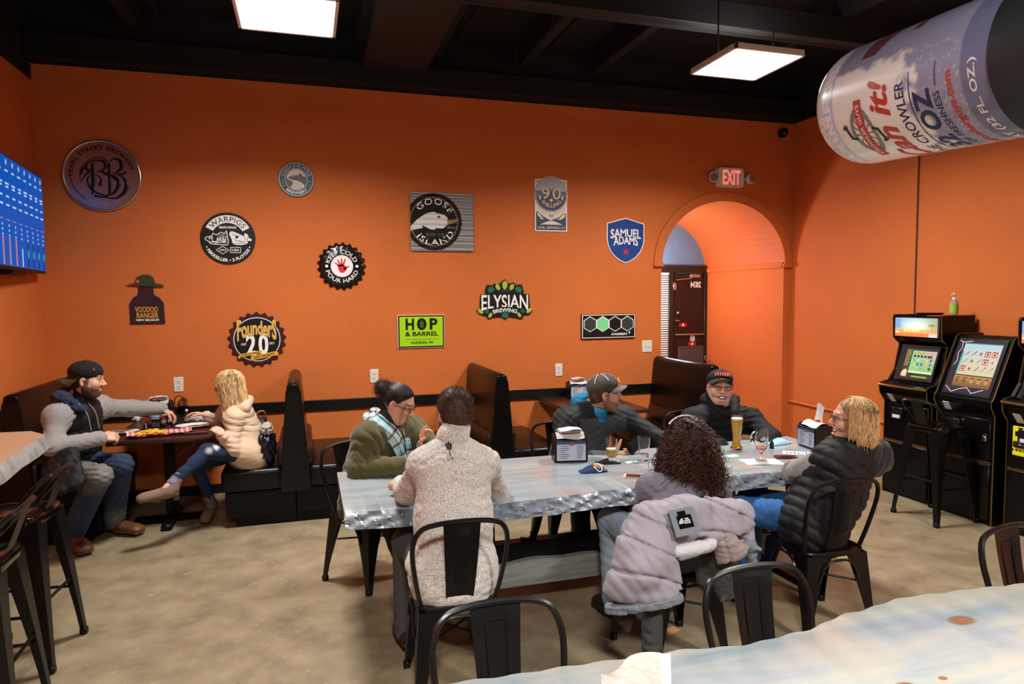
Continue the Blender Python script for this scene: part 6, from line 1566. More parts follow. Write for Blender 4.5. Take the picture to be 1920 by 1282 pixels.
class Person:
    def __init__(s, label, root, skin):
        s.root = V3(root); s.t = thing('person', label, 'person', tuple(s.root), group=None); s.skin = skin; s.parts = []
    def ob(s, name, parts, m): return np_obj(name, parts, m, s.t, s.root)
    def body(s, J, girth=1.0):
        """the body under the clothes, one coarse skin with the head and hands in the same mesh"""
        S = Solid(); g = girth; side = V3(J['sr'])-V3(J['sl'])
        P, N = V3(J['p']), V3(J['n']); W = P+(N-P)*.4; Ch = P+(N-P)*.78
        S.ecap(P, W, side, (.135*g,.095*g), (.115*g,.085*g), k=.06); S.ecap(W, Ch, side, (.115*g,.085*g), (.135*g,.09*g), k=.06); S.cap(J['sl'], J['sr'], .045, k=.05); S.cap(Ch, N, .06, .045, k=.05)
        for a in 'lr':
            S.cap(J['s'+a], J['e'+a], .042*g, .034*g, k=.03); S.cap(J['e'+a], J['w'+a], .034*g, .024, k=.02)
            S.cap(J['h'+a], J['k'+a], .07*g, .05, k=.05); S.cap(J['k'+a], J['a'+a], .046, .030, k=.03); S.cap(V3(J['a'+a])-np.array([0,0,.02]), V3(J['t'+a])-np.array([0,0,.01]), .022, .016, k=.02)
        V, Q = S.mesh(.014); s.parts.append((V, Q, L3(*s.skin)))
        return s.ob('body', s.parts, m_skin)
    def mb(s, mb, name, m, **k):
        mb.v = [tuple(Vector(v)-Vector(s.root)) for v in mb.v]; return mb.build(name, m, s.t, **k)
def hips(J, w=.09):
    sd = nrm_((V3(J['sr'])-V3(J['sl']))*np.array([1,1,0])); J['hl'] = V3(J['p'])-sd*w; J['hr'] = V3(J['p'])+sd*w
def torso_cloth(J, g=1.0, hip=(.165,.125), waist=(.155,.118), chest=(.175,.120), sh=.075, arm=(.066,.056,.046), belly=0, down=.06, sleeves='lr', fw=None, cuff=.03, neck=.062, hem=0):
    S = Solid(); side = V3(J['sr'])-V3(J['sl']); P, N = V3(J['p']), V3(J['n']); up = nrm_(N-P)
    P0 = P-up*down; W = P+(N-P)*.38; Ch = P+(N-P)*.74
    f = nrm_(np.cross(up, side)) if fw is None else nrm_(fw)
    S.ecap(P0, W, side, tuple(v*g for v in hip), tuple(v*g for v in waist), k=.05); S.ecap(W, Ch, side, tuple(v*g for v in waist), tuple(v*g for v in chest), k=.06)
    if belly: S.ell(P+(N-P)*.28+f*.05, (.14*g*belly,.11*g*belly,.13*g*belly), k=.08)
    for a in 'lr':
        S.cap(V3(J['s'+a])+(N-V3(J['s'+a]))*.5-up*.02, J['s'+a], sh*1.02, sh, k=.05)
        S.cap(Ch+(V3(J['s'+a])-Ch)*.35, J['s'+a], sh*1.05, sh, k=.05)
    S.cap(Ch, N-up*.01, .10*g, neck+.005, k=.05)
    if hem:
        for a in 'lr': S.cap(J['h'+a], V3(J['h'+a])+(V3(J['k'+a])-V3(J['h'+a]))*.22, hem, hem*.95, k=.05)
    for a in sleeves:
        S.cap(J['s'+a], J['e'+a], arm[0]*g, arm[1]*g, k=.035); w = V3(J['e'+a])+(V3(J['w'+a])-V3(J['e'+a]))*1.0; S.cap(J['e'+a], w, arm[1]*g, arm[2]*g, k=.02)
    return S
def trousers(J, g=1.0, th=(.098,.075), sh=(.074,.062), end=1.0):
    S = Solid()
    S.cap(J['hl'], J['hr'], .094*g, k=.03)
    for a in 'lr':
        S.cap(J['h'+a], J['k'+a], th[0]*g*.95, th[1]*g*.93, k=.04); e = V3(J['k'+a])+(V3(J['a'+a])-V3(J['k'+a]))*end; S.cap(J['k'+a], e, sh[0]*g, sh[1]*g, k=.03)
    return S
def shoe(ank, toe, m_up, m_sole, P, name='shoe', up=(0,0,1), hgt=.10, w=.046, shaft=.05, heel=0, sdir=None):
    a, t = V3(ank), V3(toe); d = nrm_(t-a); u = nrm_(V3(up)-d*(d@V3(up))); sd = np.cross(d, u)
    S = Solid(); hl = a-d*.055-u*.045; S.ecap(hl+u*.012, t, sd, (w*.80,.036), (w*.95,.026), k=.03); S.ecap(hl+d*.06+u*.01, t-d*.03-u*.004, sd, (w*.9,.040), (w,.032), k=.03); S.cap(hl+d*.045+u*.02, a+(u if sdir is None else nrm_(sdir))*hgt*.55, .042, shaft, k=.03)
    V, Q = S.mesh(.008); P.ob(name, [(V, Q, None)], m_up)
    S = Solid(); S.ecap(hl-u*.022-d*.005, t-u*.018+d*.01, sd, (w*.9,.013), (w*1.05,.012), k=.01); S.ecap(hl+d*.12-u*.022, t-u*.018-d*.03, sd, (w*.9,.013), (w*1.12,.012), k=.01)
    if heel: S.cap(hl-u*.02+d*.01, hl-u*(.02+heel)+d*.008, .028, .020, k=.01)
    V, Q = S.mesh(.007); P.ob(name+'_sole', [(V, Q, None)], m_sole)
def glasses(P, fr, m, sc=1.0, w=.022, h=.016, y=.098):
    mb = MB()
    for s in (-1,1):
        pts = [fr.w(np.array([s*.031+w*math.cos(a), y-.10*(s*.031+w*math.cos(a))**2*2.5, .003+h*math.sin(a)*(1 if math.sin(a)>0 else 1.0)])*sc) for a in np.linspace(0,2*PI,17)[:-1]]
        mb.tube(pts, .0021, 6, closed=True); mb.tube([fr.w(np.array(q)*sc) for q in ((s*.053,y-.010,.008),(s*.076,y-.03,.010),(s*.083,.0,.004))], .002, 5)
    mb.tube([fr.w(np.array(q)*sc) for q in ((-.009,y,.007),(0,y+.003,.009),(.009,y,.007))], .002, 5); P.mb(mb, 'glasses', m)
def ball_cap(P, fr, m, m_brim, sc=1.0, back=False, w=1.0, tilt=0, stitch=None):
    S = Solid(); f = -1 if back else 1
    S.ell((0,-.010,.060), (.088*w,.108,.078), k=.01); S.half((0,0,.034), (0,.12*f if True else 0,-1), (-.15,-.16,-.06), (.15,.16,.2), k=.004)
    V, Q = S.mesh(.0055); P.ob('cap_crown', [(fr.w(V*sc), Q, None)], m)
    mb = MB(); y0 = .086*f
    def bf(u, v, dz=0):
        a = (u-.5)*2*.98; x = .078*w*math.sin(a*1.25)/math.sin(1.25)*(1-.12*v*v); yb = f*(.098*math.cos(a*.95)-.018); y = yb+f*v*((.072 if not back else .080)*(1-.55*a*a*.8)); z = .040-.028*a*a-.012*v+dz-(.006*v if not back else .030*v)
        return Vector(fr.w(np.array([x,y,z])*sc))
    mb.grid(17, 8, lambda u, v: bf(u,v,.003)); mb.grid(17, 8, lambda u, v: bf(1-u,v,-.003)); mb.tube([bf(u,1) for u in np.linspace(0,1,17)], .0035, 5); P.mb(mb, 'cap_brim', m_brim)
    mb = MB(); mb.ball(fr.w(np.array([0,-.010,.139])*sc), .007); P.mb(mb, 'cap_button', m)
    if stitch is not None:
        mb = MB()
        for ang in (0, PI/3, -PI/3, PI/3+.05, -PI/3-.05, .05):
            pts = []
            for t in np.linspace(-1.15,1.15,15): pts.append(fr.w(np.array([.0895*w*math.sin(t)*math.sin(ang), -.010+.1095*math.sin(t)*math.cos(ang), .060+.0795*math.cos(t)])*sc))
            mb.tube(pts, .0012, 4)
        P.mb(mb, 'cap_stitching', stitch)
def scalp_hair(P, fr, colr, sc=1.0, thick=.010, front=.030, low=-.04, name='hair', n=700, length=.03, rnd=1, w=1.0, up=.3):
    """short hair: a close cap with many short tufts"""
    r = np.random.default_rng(rnd); S = Solid(); S.ell((0,-.016,.036), (.078*w+thick,.095+thick,.088+thick), k=.02); S.ell((0,-.052,-.028), (.062*w+thick*.7,.052+thick*.7,.06), k=.03)
    S.half((0,.058+front*.3,.02), (0,1,-.75), (-.15,-.05,-.15), (.15,.16,.2), k=.006); S.half((0,-.02,low), (0,.25,-1), (-.15,-.16,-.2), (.15,.16,.2), k=.006)
    for s in (-1,1): S.ell((s*.086,.0,-.012), (.02,.026,.036), k=.006, sub=True); S.ell((s*.075,.055,-.03), (.03,.045,.055), k=.01, sub=True)
    V, Q = S.mesh(.005, amp=.004, freq=160, seed=rnd); base = L3(*colr); C = base[None]*(1+.25*np.sin(V@r.normal(size=3)*120))[:,None]
    i = r.integers(0, len(V), n); p = V[i]; nn = p-np.array([0,-.016,.03]); nn /= np.linalg.norm(nn, axis=1, keepdims=True)
    keep = (p[:,2] > low+.005); p, nn = p[keep], nn[keep]; flow = np.array([0,-.5,up-.2])+r.normal(size=p.shape)*.55
    k = 4; paths = np.stack([p+(nn*.16+flow*.55*(t/(k-1)))*length*t/(k-1) for t in range(k)], 1); tv, tq = np_tubes(paths, np.linspace(.0016,.0005,k), 3)
    cc = np.repeat(base[None]*r.uniform(.6,1.7,(len(p),1)), k*3, 0)
    return P.ob(name, [(fr.w(V*sc), Q, C), (fr.w(tv*sc), tq, cc)], m_hair)
def strands(starts, ends_fn, k=12): return np.stack([ends_fn(starts, t/(k-1)) for t in range(k)], 1)
def cloth(name, c, **k): return mat('cloth_'+name, c, k.pop('rough', .9), **k)
m_fleece = ramp_mat('cloth_fleece', [(.32, rgb(96,88,84)), (.44, rgb(170,163,157)), (.56, rgb(204,197,190)), (.7, rgb(222,216,210))], scale=210, detail=3, rough=.95, bump=.3, bscale=160)
m_fleece.node_tree.nodes['Principled BSDF'].inputs['Sheen Weight'].default_value = .15
m_jean = cloth('jeans_dark', rgb(18,28,50), bump=.25, bscale=260, var=.2, vscale=9); m_jeanw = cloth('jeans_worn', (.1,.1,.1,1), attr='Col', bump=.25, bscale=260, var=.18, vscale=12); m_jeanb = cloth('jeans_blue', rgb(38,84,138), bump=.25, bscale=240, var=.25, vscale=7)
m_jeanl = cloth('jeans_light', rgb(142,160,178), bump=.25, bscale=240, var=.15, vscale=9); m_grayp = cloth('trousers_grey', rgb(62,62,66), bump=.2, bscale=240)
m_oliv = cloth('olive_knit', rgb(74,68,30), bump=.35, bscale=150, sheen=.2); m_lilac = cloth('lilac_knit', rgb(104,98,112), bump=.4, bscale=220, sheen=.15); m_crm = cloth('cream_knit', rgb(205,176,148), bump=.3, bscale=200, sheen=.1)
m_blk = cloth('black_hoodie', rgb(9,10,13), bump=.25, bscale=180, rough=.85); m_vest = cloth('vest_black', rgb(9,9,12), rough=.72, bump=.2, bscale=120); m_gsleeve = cloth('grey_shirt', rgb(134,130,128), bump=.25, bscale=200)
m_attr = cloth('two_tone', (.1,.1,.1,1), attr='Col', bump=.2, bscale=200, rough=.7); m_brn = mat('boot_brown', rgb(92,54,28), .45, bump=.25, bscale=60, var=.25, vscale=18); m_sole = mat('boot_sole', rgb(84,66,46), .7); m_soleg = mat('sole_dark', rgb(22,20,20), .7)
m_tan = mat('suede_tan', rgb(122,98,80), .85, bump=.2, bscale=120); m_blks = mat('shoe_black', rgb(18,18,20), .5); m_specs = mat('specs_dark', rgb(30,24,22), .25)
SK1, SK2, SK3 = (208,156,128), (200,146,118), (214,164,138)
def lerp(a, b, t): return V3(a)+(V3(b)-V3(a))*t
def mk(solid, h=.009, amp=.006, freq=26, seed=0, disp=None, sm=1):
    V, Q = solid.mesh(h, amp, freq, seed, disp); return smooth_(V, Q, sm, .4) if sm else V, Q
def bounds(): return (-9,-9,-9), (9,9,9)

# ============ man in grey fleece, seen from behind
J = dict(p=(.62,3.00,.555), n=A(850,818,3.13), sl=A(797,872,3.16), sr=A(905,872,3.16), el=A(762,922,3.34), er=A(934,926,3.36), wl=(.46,3.60,.81), wr=(.80,3.62,.81))
hips(J); J.update(kl=(.46,3.42,.56), kr=(.80,3.42,.56), al=(.45,3.40,.10), ar=(.82,3.30,.10), tl=(.44,3.55,.05), tr=(.83,3.44,.05))
P = Person('man in heathered grey fleece seen from behind at the long table', (.62,3.0,0), SK2)
hf = Frame(A(852,776,3.19), (-.12,1,-.18), (0,.12,1))
P.parts += head_mesh(hf, SK2, beard=(60,44,34), sc=1.0, to=J['n'])
P.parts += [hand_mesh(J['wl'], (.9,.5,.0), (0,.1,-1), -1, SK2, (.4,.45,.5,.5)), hand_mesh(J['wr'], (-.9,.5,.0), (0,.1,-1), 1, SK2, (.4,.45,.5,.5))]
P.body(J); scalp_hair(P, hf, (66,46,36), n=2200, length=.018, thick=.007, up=.3)
S = torso_cloth(J, 1.0, hip=(.198,.150), waist=(.176,.125), chest=(.180,.115), sh=.078, arm=(.070,.062,.048), down=.055, hem=.112)
V, Q = mk(S, .009, .008, 34, 3, sm=1); P.ob('fleece_pullover', [(V, Q, None)], m_fleece)
S = Solid(); nb = lerp(J['n'], hf.w((0,-.022,-.062)), .62); ax = nrm_(V3(hf.w((0,-.022,-.062)))-V3(J['n'])); S.cap(nb-ax*.04, nb+ax*.012, .080, .070, k=.01); S.ell(nb+ax*.06, (.063,.063,.05), k=.008, sub=True); V, Q = S.mesh(.006); P.ob('fleece_collar', [(V, Q, None)], m_fleece)
S = trousers(J); V, Q = mk(S, .010, .008, 36, 5); P.ob('trousers', [(V, Q, None)], m_grayp)
for a in 'lr': shoe(J['a'+a], J['t'+a], m_blks, m_soleg, P)
# printed tree emblem between the shoulders
bk = A(846,848,2.98)
mb = MB(); fE = lambda u, v: Vector((bk.x+u, 0, bk.z+v))
mb.box((-.002,-.001,-.02),(.002,.0,.012)); 
for k in range(5): a = 2*PI*k/5+.3; mb.ball((.010*math.cos(a), 0, .020+.009*math.sin(a)), (.0065,.001,.0065), 8, 6)
letters(mb, 'C•C', lambda u, v: Vector((u, -.001, -.030+v)), w=.034, h=.009, bold=.02)
# lay the emblem on the cloth
fl = [o for o in P.t.children if o.name.startswith('fleece_pullover')][0]; dgv = np.array([v.co[:] for v in fl.data.vertices])+P.root
def on_cloth(x, z): 
    d = (dgv[:,0]-x)**2+(dgv[:,2]-z)**2; c = d < .02**2; return dgv[c][:,1].min() if c.any() else bk.y
mb.v = [(bk.x+x, on_cloth(bk.x+x, bk.z+z)-.003+y, bk.z+z) for x, y, z in mb.v]; P.mb(mb, 'printed_emblem', m_black, smooth=False)

# ============ woman in olive with a plaid scarf
J = dict(p=(.36,4.36,.555), n=A(722,795,4.20), sr=A(690,822,4.10), sl=A(768,806,4.34), er=A(676,880,4.04), wr=A(752,874,3.95), el=A(822,852,4.12), wl=A(798,838,3.98))
f_ = nrm_((.62,-.79,0)); hips(J); J.update(kr=(.42,4.02,.55), kl=(.68,4.12,.55), ar=(.58,3.80,.10), al=(.72,3.84,.10), tr=(.64,3.66,.06), tl=(.80,3.70,.06))
P = Person('woman in olive sweater, plaid scarf and glasses looking down at her hands', (.36,4.36,0), SK1)
hf = Frame(A(747,757,4.16), (.82,-.46,-.42), (.30,-.10,1))
P.parts += head_mesh(hf, SK1, brow=(50,36,30), female=True, lips=(160,84,78), sc=.98, to=J['n'])
P.parts += [hand_mesh(J['wr'], (.9,-.2,.05), (0,-.1,-1), 1, SK1, (.5,.5,.6,.6), sc=.92), hand_mesh(A(794,838,3.98), (-.05,-.1,1), (.75,-.5,-.35), -1, SK1, (.35,.75,.85,.9), (.9,.35), sc=.95)]
P.body(J, 1.0)
S = torso_cloth(J, 1.06, hip=(.20,.16), waist=(.195,.155), chest=(.195,.15), sh=.090, arm=(.084,.074,.052), belly=.9, fw=f_)
V, Q = mk(S, .009, .011, 36, 11); P.ob('olive_sweater', [(V, Q, None)], m_oliv)
S = Solid(); S.cap(J['n'], lerp(J['n'], hf.c, .42), .078, .070, k=.02); V, Q = mk(S, .008, .006, 40, 2); P.ob('dark_collar', [(V, Q, None)], cloth('dark_knit', rgb(30,26,20)))
S = trousers(J); V, Q = mk(S, .010, .008, 36, 5); P.ob('trousers', [(V, Q, None)], m_blk)
for a in 'lr': shoe(J['a'+a], J['t'+a], m_blks, m_soleg, P)
dk = L3(34,24,22)
def long_hair(P, fr, base, name, regions, n, k, seg, path, rad=.0022, seed=1, streak=.5, m=None):
    pass
S = Solid(); S.ell((0,-.016,.036), (.081,.100,.090), k=.02); S.half((0,.058,.062), (0,1,-.75), (-.15,-.02,-.15), (.15,.16,.2), k=.006); S.half((0,-.01,-.055), (0,.5,-1), (-.15,-.16,-.2), (.15,.16,.2), k=.006)
for s in (-1,1): S.ell((s*.086,.012,-.02), (.024,.026,.040), k=.006, sub=True); S.ell((s*.08,.07,-.03), (.035,.05,.06), k=.01, sub=True)
S.ell((0,-.118,.040), (.050,.045,.048), k=.02); S.ell((.0,-.145,.050), (.032,.03,.03), k=.02)
V, Q = S.mesh(.0055, .004, 120, 3); C = dk[None]*(1+.5*np.sin(V[:,0]*260+V[:,2]*40))[:,None]
r = np.random.default_rng(3); n = 520; a = r.uniform(-1.95,1.95,n); t = np.linspace(0,1,9)
ph = []
for q_ in a:
    p0 = np.array([.087*math.sin(q_), .075*math.cos(q_)+.005, .06+.05*math.cos(q_)+r.normal()*.006]); p1 = np.array([.06*math.sin(q_), -.03, .110+.02*math.cos(q_)]); p2 = np.array([r.normal()*.02, -.11, .05+r.normal()*.02])
    pts = (1-t)[:,None]**2*p0+2*((1-t)*t)[:,None]*p1*1.10+(t**2)[:,None]*p2; nn = pts-np.array([0,-.016,.036]); l = np.sqrt((nn[:,0]/.083)**2+(nn[:,1]/.102)**2+(nn[:,2]/.092)**2); pts = np.where(((l < 1.0) | (pts[:,1] > -.07))[:,None], np.array([0,-.016,.036])+nn/l[:,None], pts); ph.append(pts)
bun = []
for i in range(150):
    c = np.array([0,-.125,.045]); d = nrm_(r.normal(size=3)+np.array([0,-.3,.2])); o2 = nrm_(np.cross(d, r.normal(size=3))); th_ = np.linspace(0,2.2,9); L_ = .045+.02*r.random()
    bun.append(c+L_*(np.cos(th_)[:,None]*d+np.sin(th_)[:,None]*o2)*(1+.35*(i%4==0)*th_[:,None]/2.2))
wis = []
for i in range(12):
    s = r.choice([-1,1]); p0 = np.array([s*.074, .055+.02*r.random(), .03]); wis.append(np.stack([p0+np.array([s*.012*math.sin(3*u), .012*u, -.12*u])+r.normal(size=3)*.002 for u in t]))
tv, tq = np_tubes(np.array(ph+bun+wis), np.linspace(.0012,.0006,9), 3); cc = np.repeat((dk[None]*r.uniform(.6,2.2,(len(ph)+len(bun)+len(wis),1))), 27, 0)
P.ob('tied_hair', [(hf.w(V), Q, C), (hf.w(tv), tq, cc)], m_hair); glasses(P, hf, m_specs, .98, .022, .015)
# plaid scarf: two hanging ends and a loop
def plaid(u, v, nu=10, nv=34):
    a, b = (u*nu) % 1, (v*nv) % 1; base = L3(40,150,168) if (a < .5) else L3(196,206,204)
    if b < .35: base = base*.45+L3(214,214,208)*.55
    if .42 < b < .52 or .72 < a < .80: base = L3(22,42,58)
    if .86 < b < .94: base = base*.5+L3(180,80,60)*.5
    return tuple(base)+(1,)
m_scarf = cloth('plaid', (1,1,1,1), attr='Col', bump=.3, bscale=200)
def ribbon(pts, w, nrm, name, th=.012, nu=18, nv=60, vs=1.0, P=None):
    sp_ = spline(pts, 10); mb = MB(); n_ = len(sp_)
    def f(u, v, o):
        x = v*(n_-1); i = min(int(x), n_-2); p = sp_[i].lerp(sp_[i+1], x-i); T = (sp_[min(i+1,n_-1)]-sp_[max(i-1,0)]).normalized(); nn = Vector(nrm(v)); S_ = T.cross(nn).normalized(); N_ = S_.cross(T).normalized()
        uu = (u-.5)*2; ww = w(v) if callable(w) else w
        return p+S_*(uu*ww)+N_*(th*(1-uu*uu)*1.2+.006*math.sin(3*PI*u+4*v)+o)
    mb.grid(nu, nv, lambda u, v: f(u,v,0), 0, lambda u, v: plaid(u, v*vs)); mb.grid(nu, nv, lambda u, v: f(1-u,v,-.004), 0, lambda u, v: plaid(1-u, v*vs)); P.mb(mb, name, m_scarf)
nb = V3(J['n']); hc = V3(hf.c); fF = hf.f*np.array([1,1,0]); fF = nrm_(fF); rR = np.array([fF[1]*-1*-1, -fF[0], 0]); rR = nrm_(np.cross(fF,(0,0,1)))
def sc_(f, r, u): return Vector(nb+fF*f+rR*r+np.array([0,0,u]))
ribbon([sc_(-.085,.02,.06), sc_(-.045,.090,.055), sc_(.03,.100,.005), sc_(.095,.070,-.07), sc_(.125,.035,-.18), sc_(.15,.02,-.27)], lambda v: .045+.02*v, lambda v: (fF*(.4+v)+rR*.9*(1-v)+np.array([0,0,.35])), 'scarf_end', P=P)
ribbon([sc_(-.085,-.01,.07), sc_(-.05,-.085,.06), sc_(.03,-.105,.01), sc_(.10,-.075,-.06), sc_(.135,-.055,-.18), sc_(.155,-.05,-.28)], lambda v: .045+.02*v, lambda v: (fF*(.4+v)-rR*.9*(1-v)+np.array([0,0,.35])), 'scarf_end', P=P)

# ============ man in the grey cap, profile
J = dict(p=(1.80,4.50,.555), n=A(1112,762,4.45), sr=A(1062,789,4.38), sl=A(1168,783,4.48), er=A(1050,862,4.22), wr=A(1148,860,4.06), el=A(1240,828,4.30), wl=A(1300,842,4.16))
hips(J); J.update(kr=(1.70,4.08,.55), kl=(1.98,4.06,.55), ar=(1.74,4.16,.10), al=(2.06,4.10,.10), tr=(1.70,4.00,.05), tl=(2.12,3.96,.05))
P = Person('bearded man in grey cap and two-tone jacket looking aside', (1.80,4.50,0), SK2)
hf = Frame(A(1135,738,4.38), (.93,-.34,.02), (-.02,.0,1))
P.parts += head_mesh(hf, SK2, beard=(96,62,44), brow=(90,60,44), sc=1.06, to=J['n'], wide=1.04, stub=.75)
P.parts += [hand_mesh(J['wr'], (.75,-.45,.12), (.1,.85,.2), 1, SK2, (1.0,1.05,1.1,1.1), (1.1,.05), sc=1.05), hand_mesh(J['wl'], (.8,-.5,-.1), (0,0,-1), -1, SK2)]
P.body(J)
S = torso_cloth(J, 1.04, hip=(.19,.15), waist=(.19,.15), chest=(.19,.135), sh=.086, arm=(.078,.068,.052), belly=.95, fw=(.1,-1,0))
V, Q = mk(S, .009, .009, 36, 21); blk_, gry_ = L3(12,14,19), L3(60,64,68); zc = .955
C = np.repeat(blk_[None], len(V), 0); fN = nrm_((.25,-1,0)); cxm = (V3(J['sr'])[0]+V3(J['sl'])[0])/2; msk = (V[:,2] < zc) & (V[:,2] > .5) & (V[:,0] > V3(J['sr'])[0]+.07) & (V[:,0] < V3(J['sl'])[0]-.02); C[msk] = gry_
C[(V[:,0] < V3(J['sr'])[0]-.02) & (V[:,1] > 4.40)] = L3(92,96,98)
P.ob('jacket', [(V, Q, C)], m_attr)
S = Solid(); nb = V3(J['n']); S.cap(nb+np.array([-.10,.06,.03]), nb+np.array([.01,.085,.05]), .05, k=.04); S.cap(nb+np.array([-.09,.03,.02]), nb+np.array([.02,-.10,-.03]), .034, .028, k=.03); S.cap(nb+np.array([.03,.085,.045]), nb+np.array([.085,.0,.0]), .038, .034, k=.03); S.cap(nb+np.array([.085,.0,.0]), nb+np.array([.03,-.10,-.035]), .034, .026, k=.03); S.cap(nb+np.array([.0,-.09,-.03]), nb+np.array([.02,-.11,-.09]), .032, .022, k=.02)
V, Q = mk(S, .008, .007, 34, 4); P.ob('blue_hood', [(V, Q, None)], cloth('blue_hood', rgb(20,104,146), bump=.2, bscale=160))
S = trousers(J); V, Q = mk(S, .010, .008, 36, 5); P.ob('jeans', [(V, Q, None)], m_jean)
for a in 'lr': shoe(J['a'+a], J['t'+a], m_blks, m_soleg, P)
scalp_hair(P, hf, (74,50,36), sc=1.06, n=500, length=.02, thick=.008, w=1.04)
m_capg = cloth('cap_grey', rgb(72,64,62), bump=.3, bscale=140); cf = Frame(hf.c, hf.f+.20*hf.u, hf.u); ball_cap(P, cf, m_capg, cloth('cap_brim_grey', rgb(112,102,94), bump=.35, bscale=120), 1.06, w=1.04, stitch=m_pap)
mb = MB()
for k in range(3): mb.tube([hf.w(np.array([.02-.006*k+.0*q_, .094-.004*k, .083+.010*k])*1.06+np.array([.03*q_,0,0])) for q_ in (-.6,0,.6)], .003, 5)
P.mb(mb, 'cap_emblem', m_white)
m_ph = mat('phone_black', rgb(16,18,22), .25)
t = thing('phone', 'dark phone with a blue strap held by the grey-capped man', 'phone', A(1186,838,4.02), rot=(math.radians(62), math.radians(-28), math.radians(18)))
MB().prism(rrect(.15,.075,.01,4), lambda u,v: Vector((u+.03,v+.0,0)), lambda u,v: Vector((u+.03,v,.010))).build('case', m_ph, t, smooth=False)
MB().box((-.0,-.037,-.016),(.014,.037,-.001),.003).build('finger_strap', mat('strap_blue', rgb(30,50,190), .5), t)

# ============ laughing man in the black cap and hoodie
J = dict(p=(2.98,4.60,.555), n=A(1352,763,4.48), sr=A(1300,788,4.44), sl=A(1406,788,4.44), er=A(1288,842,4.24), wr=A(1350,836,4.10), el=A(1446,822,4.22), wl=A(1424,829,4.06))
hips(J); J.update(kr=(2.86,4.16,.55), kl=(3.14,4.16,.55), ar=(2.86,4.14,.10), al=(3.14,4.14,.10), tr=(2.84,3.98,.05), tl=(3.16,3.98,.05))
P = Person('laughing man in black cap, glasses and black hoodie', (2.98,4.60,0), SK3)
hf = Frame(A(1350,727,4.42), (-.40,-1,.08), (.06,.0,1))
P.parts += head_mesh(hf, SK3, beard=(196,170,150), brow=(120,90,70), smile=1, sc=1.06, to=J['n'], wide=1.05, stub=.28)
P.parts += [hand_mesh(J['wr'], (.3,-.85,-.05), (.2,.1,-1), 1, SK3, (.45,.5,.5,.5), (.7,.3), sc=1.05), hand_mesh(J['wl'], (-.9,-.25,-.12), (0,-.15,-1), -1, SK3, (.15,.15,.18,.22), (.7,.2), sc=1.05)]
P.body(J)
S = torso_cloth(J, 1.06, hip=(.19,.15), waist=(.19,.15), chest=(.195,.14), sh=.09, arm=(.082,.072,.055), belly=.95, fw=(-.1,-1,0))
V, Q = mk(S, .009, .010, 34, 31); P.ob('hoodie', [(V, Q, None)], m_blk)
S = Solid(); nb = V3(J['n']); S.cap(nb+np.array([-.09,.05,.05]), nb+np.array([.09,.05,.05]), .058, k=.05); S.cap(nb+np.array([-.12,.0,.05]), nb+np.array([-.03,-.12,-.03]), .042, .034, k=.03); S.cap(nb+np.array([.12,.0,.05]), nb+np.array([.03,-.12,-.03]), .042, .034, k=.03)
V, Q = mk(S, .008, .006, 34, 4); P.ob('hood', [(V, Q, None)], m_blk)
mb = MB(); c0 = A(1372,806,4.26)
for a0, a1, m_i in ((2.0,3.2,0),(3.5,4.6,0)): mb.tube([Vector((c0.x+.035+.05*math.cos(a), c0.y-.055, c0.z-.01+.05*math.sin(a))) for a in np.linspace(a0,a1,9)], .005, 6)
S = trousers(J); V, Q = mk(S, .010, .008, 36, 5); P.ob('jeans', [(V, Q, None)], m_jean)
hv = np.array([v.co[:] for v in [o for o in P.t.children if o.name.startswith('hoodie')][0].data.vertices])+P.root
def front_y(x, z):
    d = (hv[:,0]-x)**2+(hv[:,2]-z)**2; c = d < .09**2; return hv[c][:,1].min() if c.any() else 4.26
mb.v = [(x, front_y(x, z)-.001, z) for x, y, z in mb.v]; P.mb(mb, 'chest_print', mat('print_pale', rgb(200,214,220), .6))
for a in 'lr': shoe(J['a'+a], J['t'+a], m_blks, m_soleg, P)
scalp_hair(P, hf, (110,90,74), sc=1.06, n=300, length=.012, thick=.004, w=1.05)
m_capb = cloth('cap_black', rgb(18,19,22), bump=.25, bscale=160); cf = Frame(hf.c, hf.f+.30*hf.u, hf.u); ball_cap(P, cf, m_capb, cloth('cap_brim_black', rgb(30,33,36), bump=.2, bscale=160), 1.06, w=1.05)
glasses(P, hf, m_specs, 1.06, .023, .015)
mb = MB(); r = random.Random(6)
for k in range(7):
    x = -.048+.016*k; pts = []
    for zz in (.062+.004*r.random(), .075, .088+.005*r.random()): pts.append(cf.w(np.array([x+.006*(zz-.07)*40*(.5-r.random()), -.010+.110*math.sqrt(max(0,1-(x/.096)**2-((zz-.06)/.080)**2)), zz])*1.06))
    mb.tube(pts, .0055, 6)
P.mb(mb, 'cap_lettering', mat('cap_orange', rgb(206,84,52), .7))

# ============ curly haired woman seen from behind
J = dict(p=(1.74,2.98,.555), n=A(1285,905,3.14), sl=A(1222,915,3.16), sr=A(1342,920,3.12), el=A(1196,962,3.30), er=A(1372,962,3.24), wl=(1.98,3.46,.82), wr=(2.06,3.44,.82))
hips(J); J.update(kl=(1.60,3.38,.56), kr=(1.88,3.40,.56), al=(1.60,3.36,.10), ar=(1.90,3.34,.10), tl=(1.58,3.52,.05), tr=(1.92,3.50,.05))
P = Person('woman with long dark curly hair seen from behind, lilac sweater', (1.74,2.98,0), SK1)
hf = Frame(A(1288,834,3.20), (.18,1,-.06), (0,.05,1))
P.parts += head_mesh(hf, SK1, female=True, sc=.98, brow=(50,36,30), to=J['n'])
P.parts += [hand_mesh(J['wl'], (.5,.85,0), (0,0,-1), -1, SK1, sc=.9), hand_mesh(J['wr'], (-.5,.85,0), (0,0,-1), 1, SK1, sc=.9)]
P.body(J, .92)
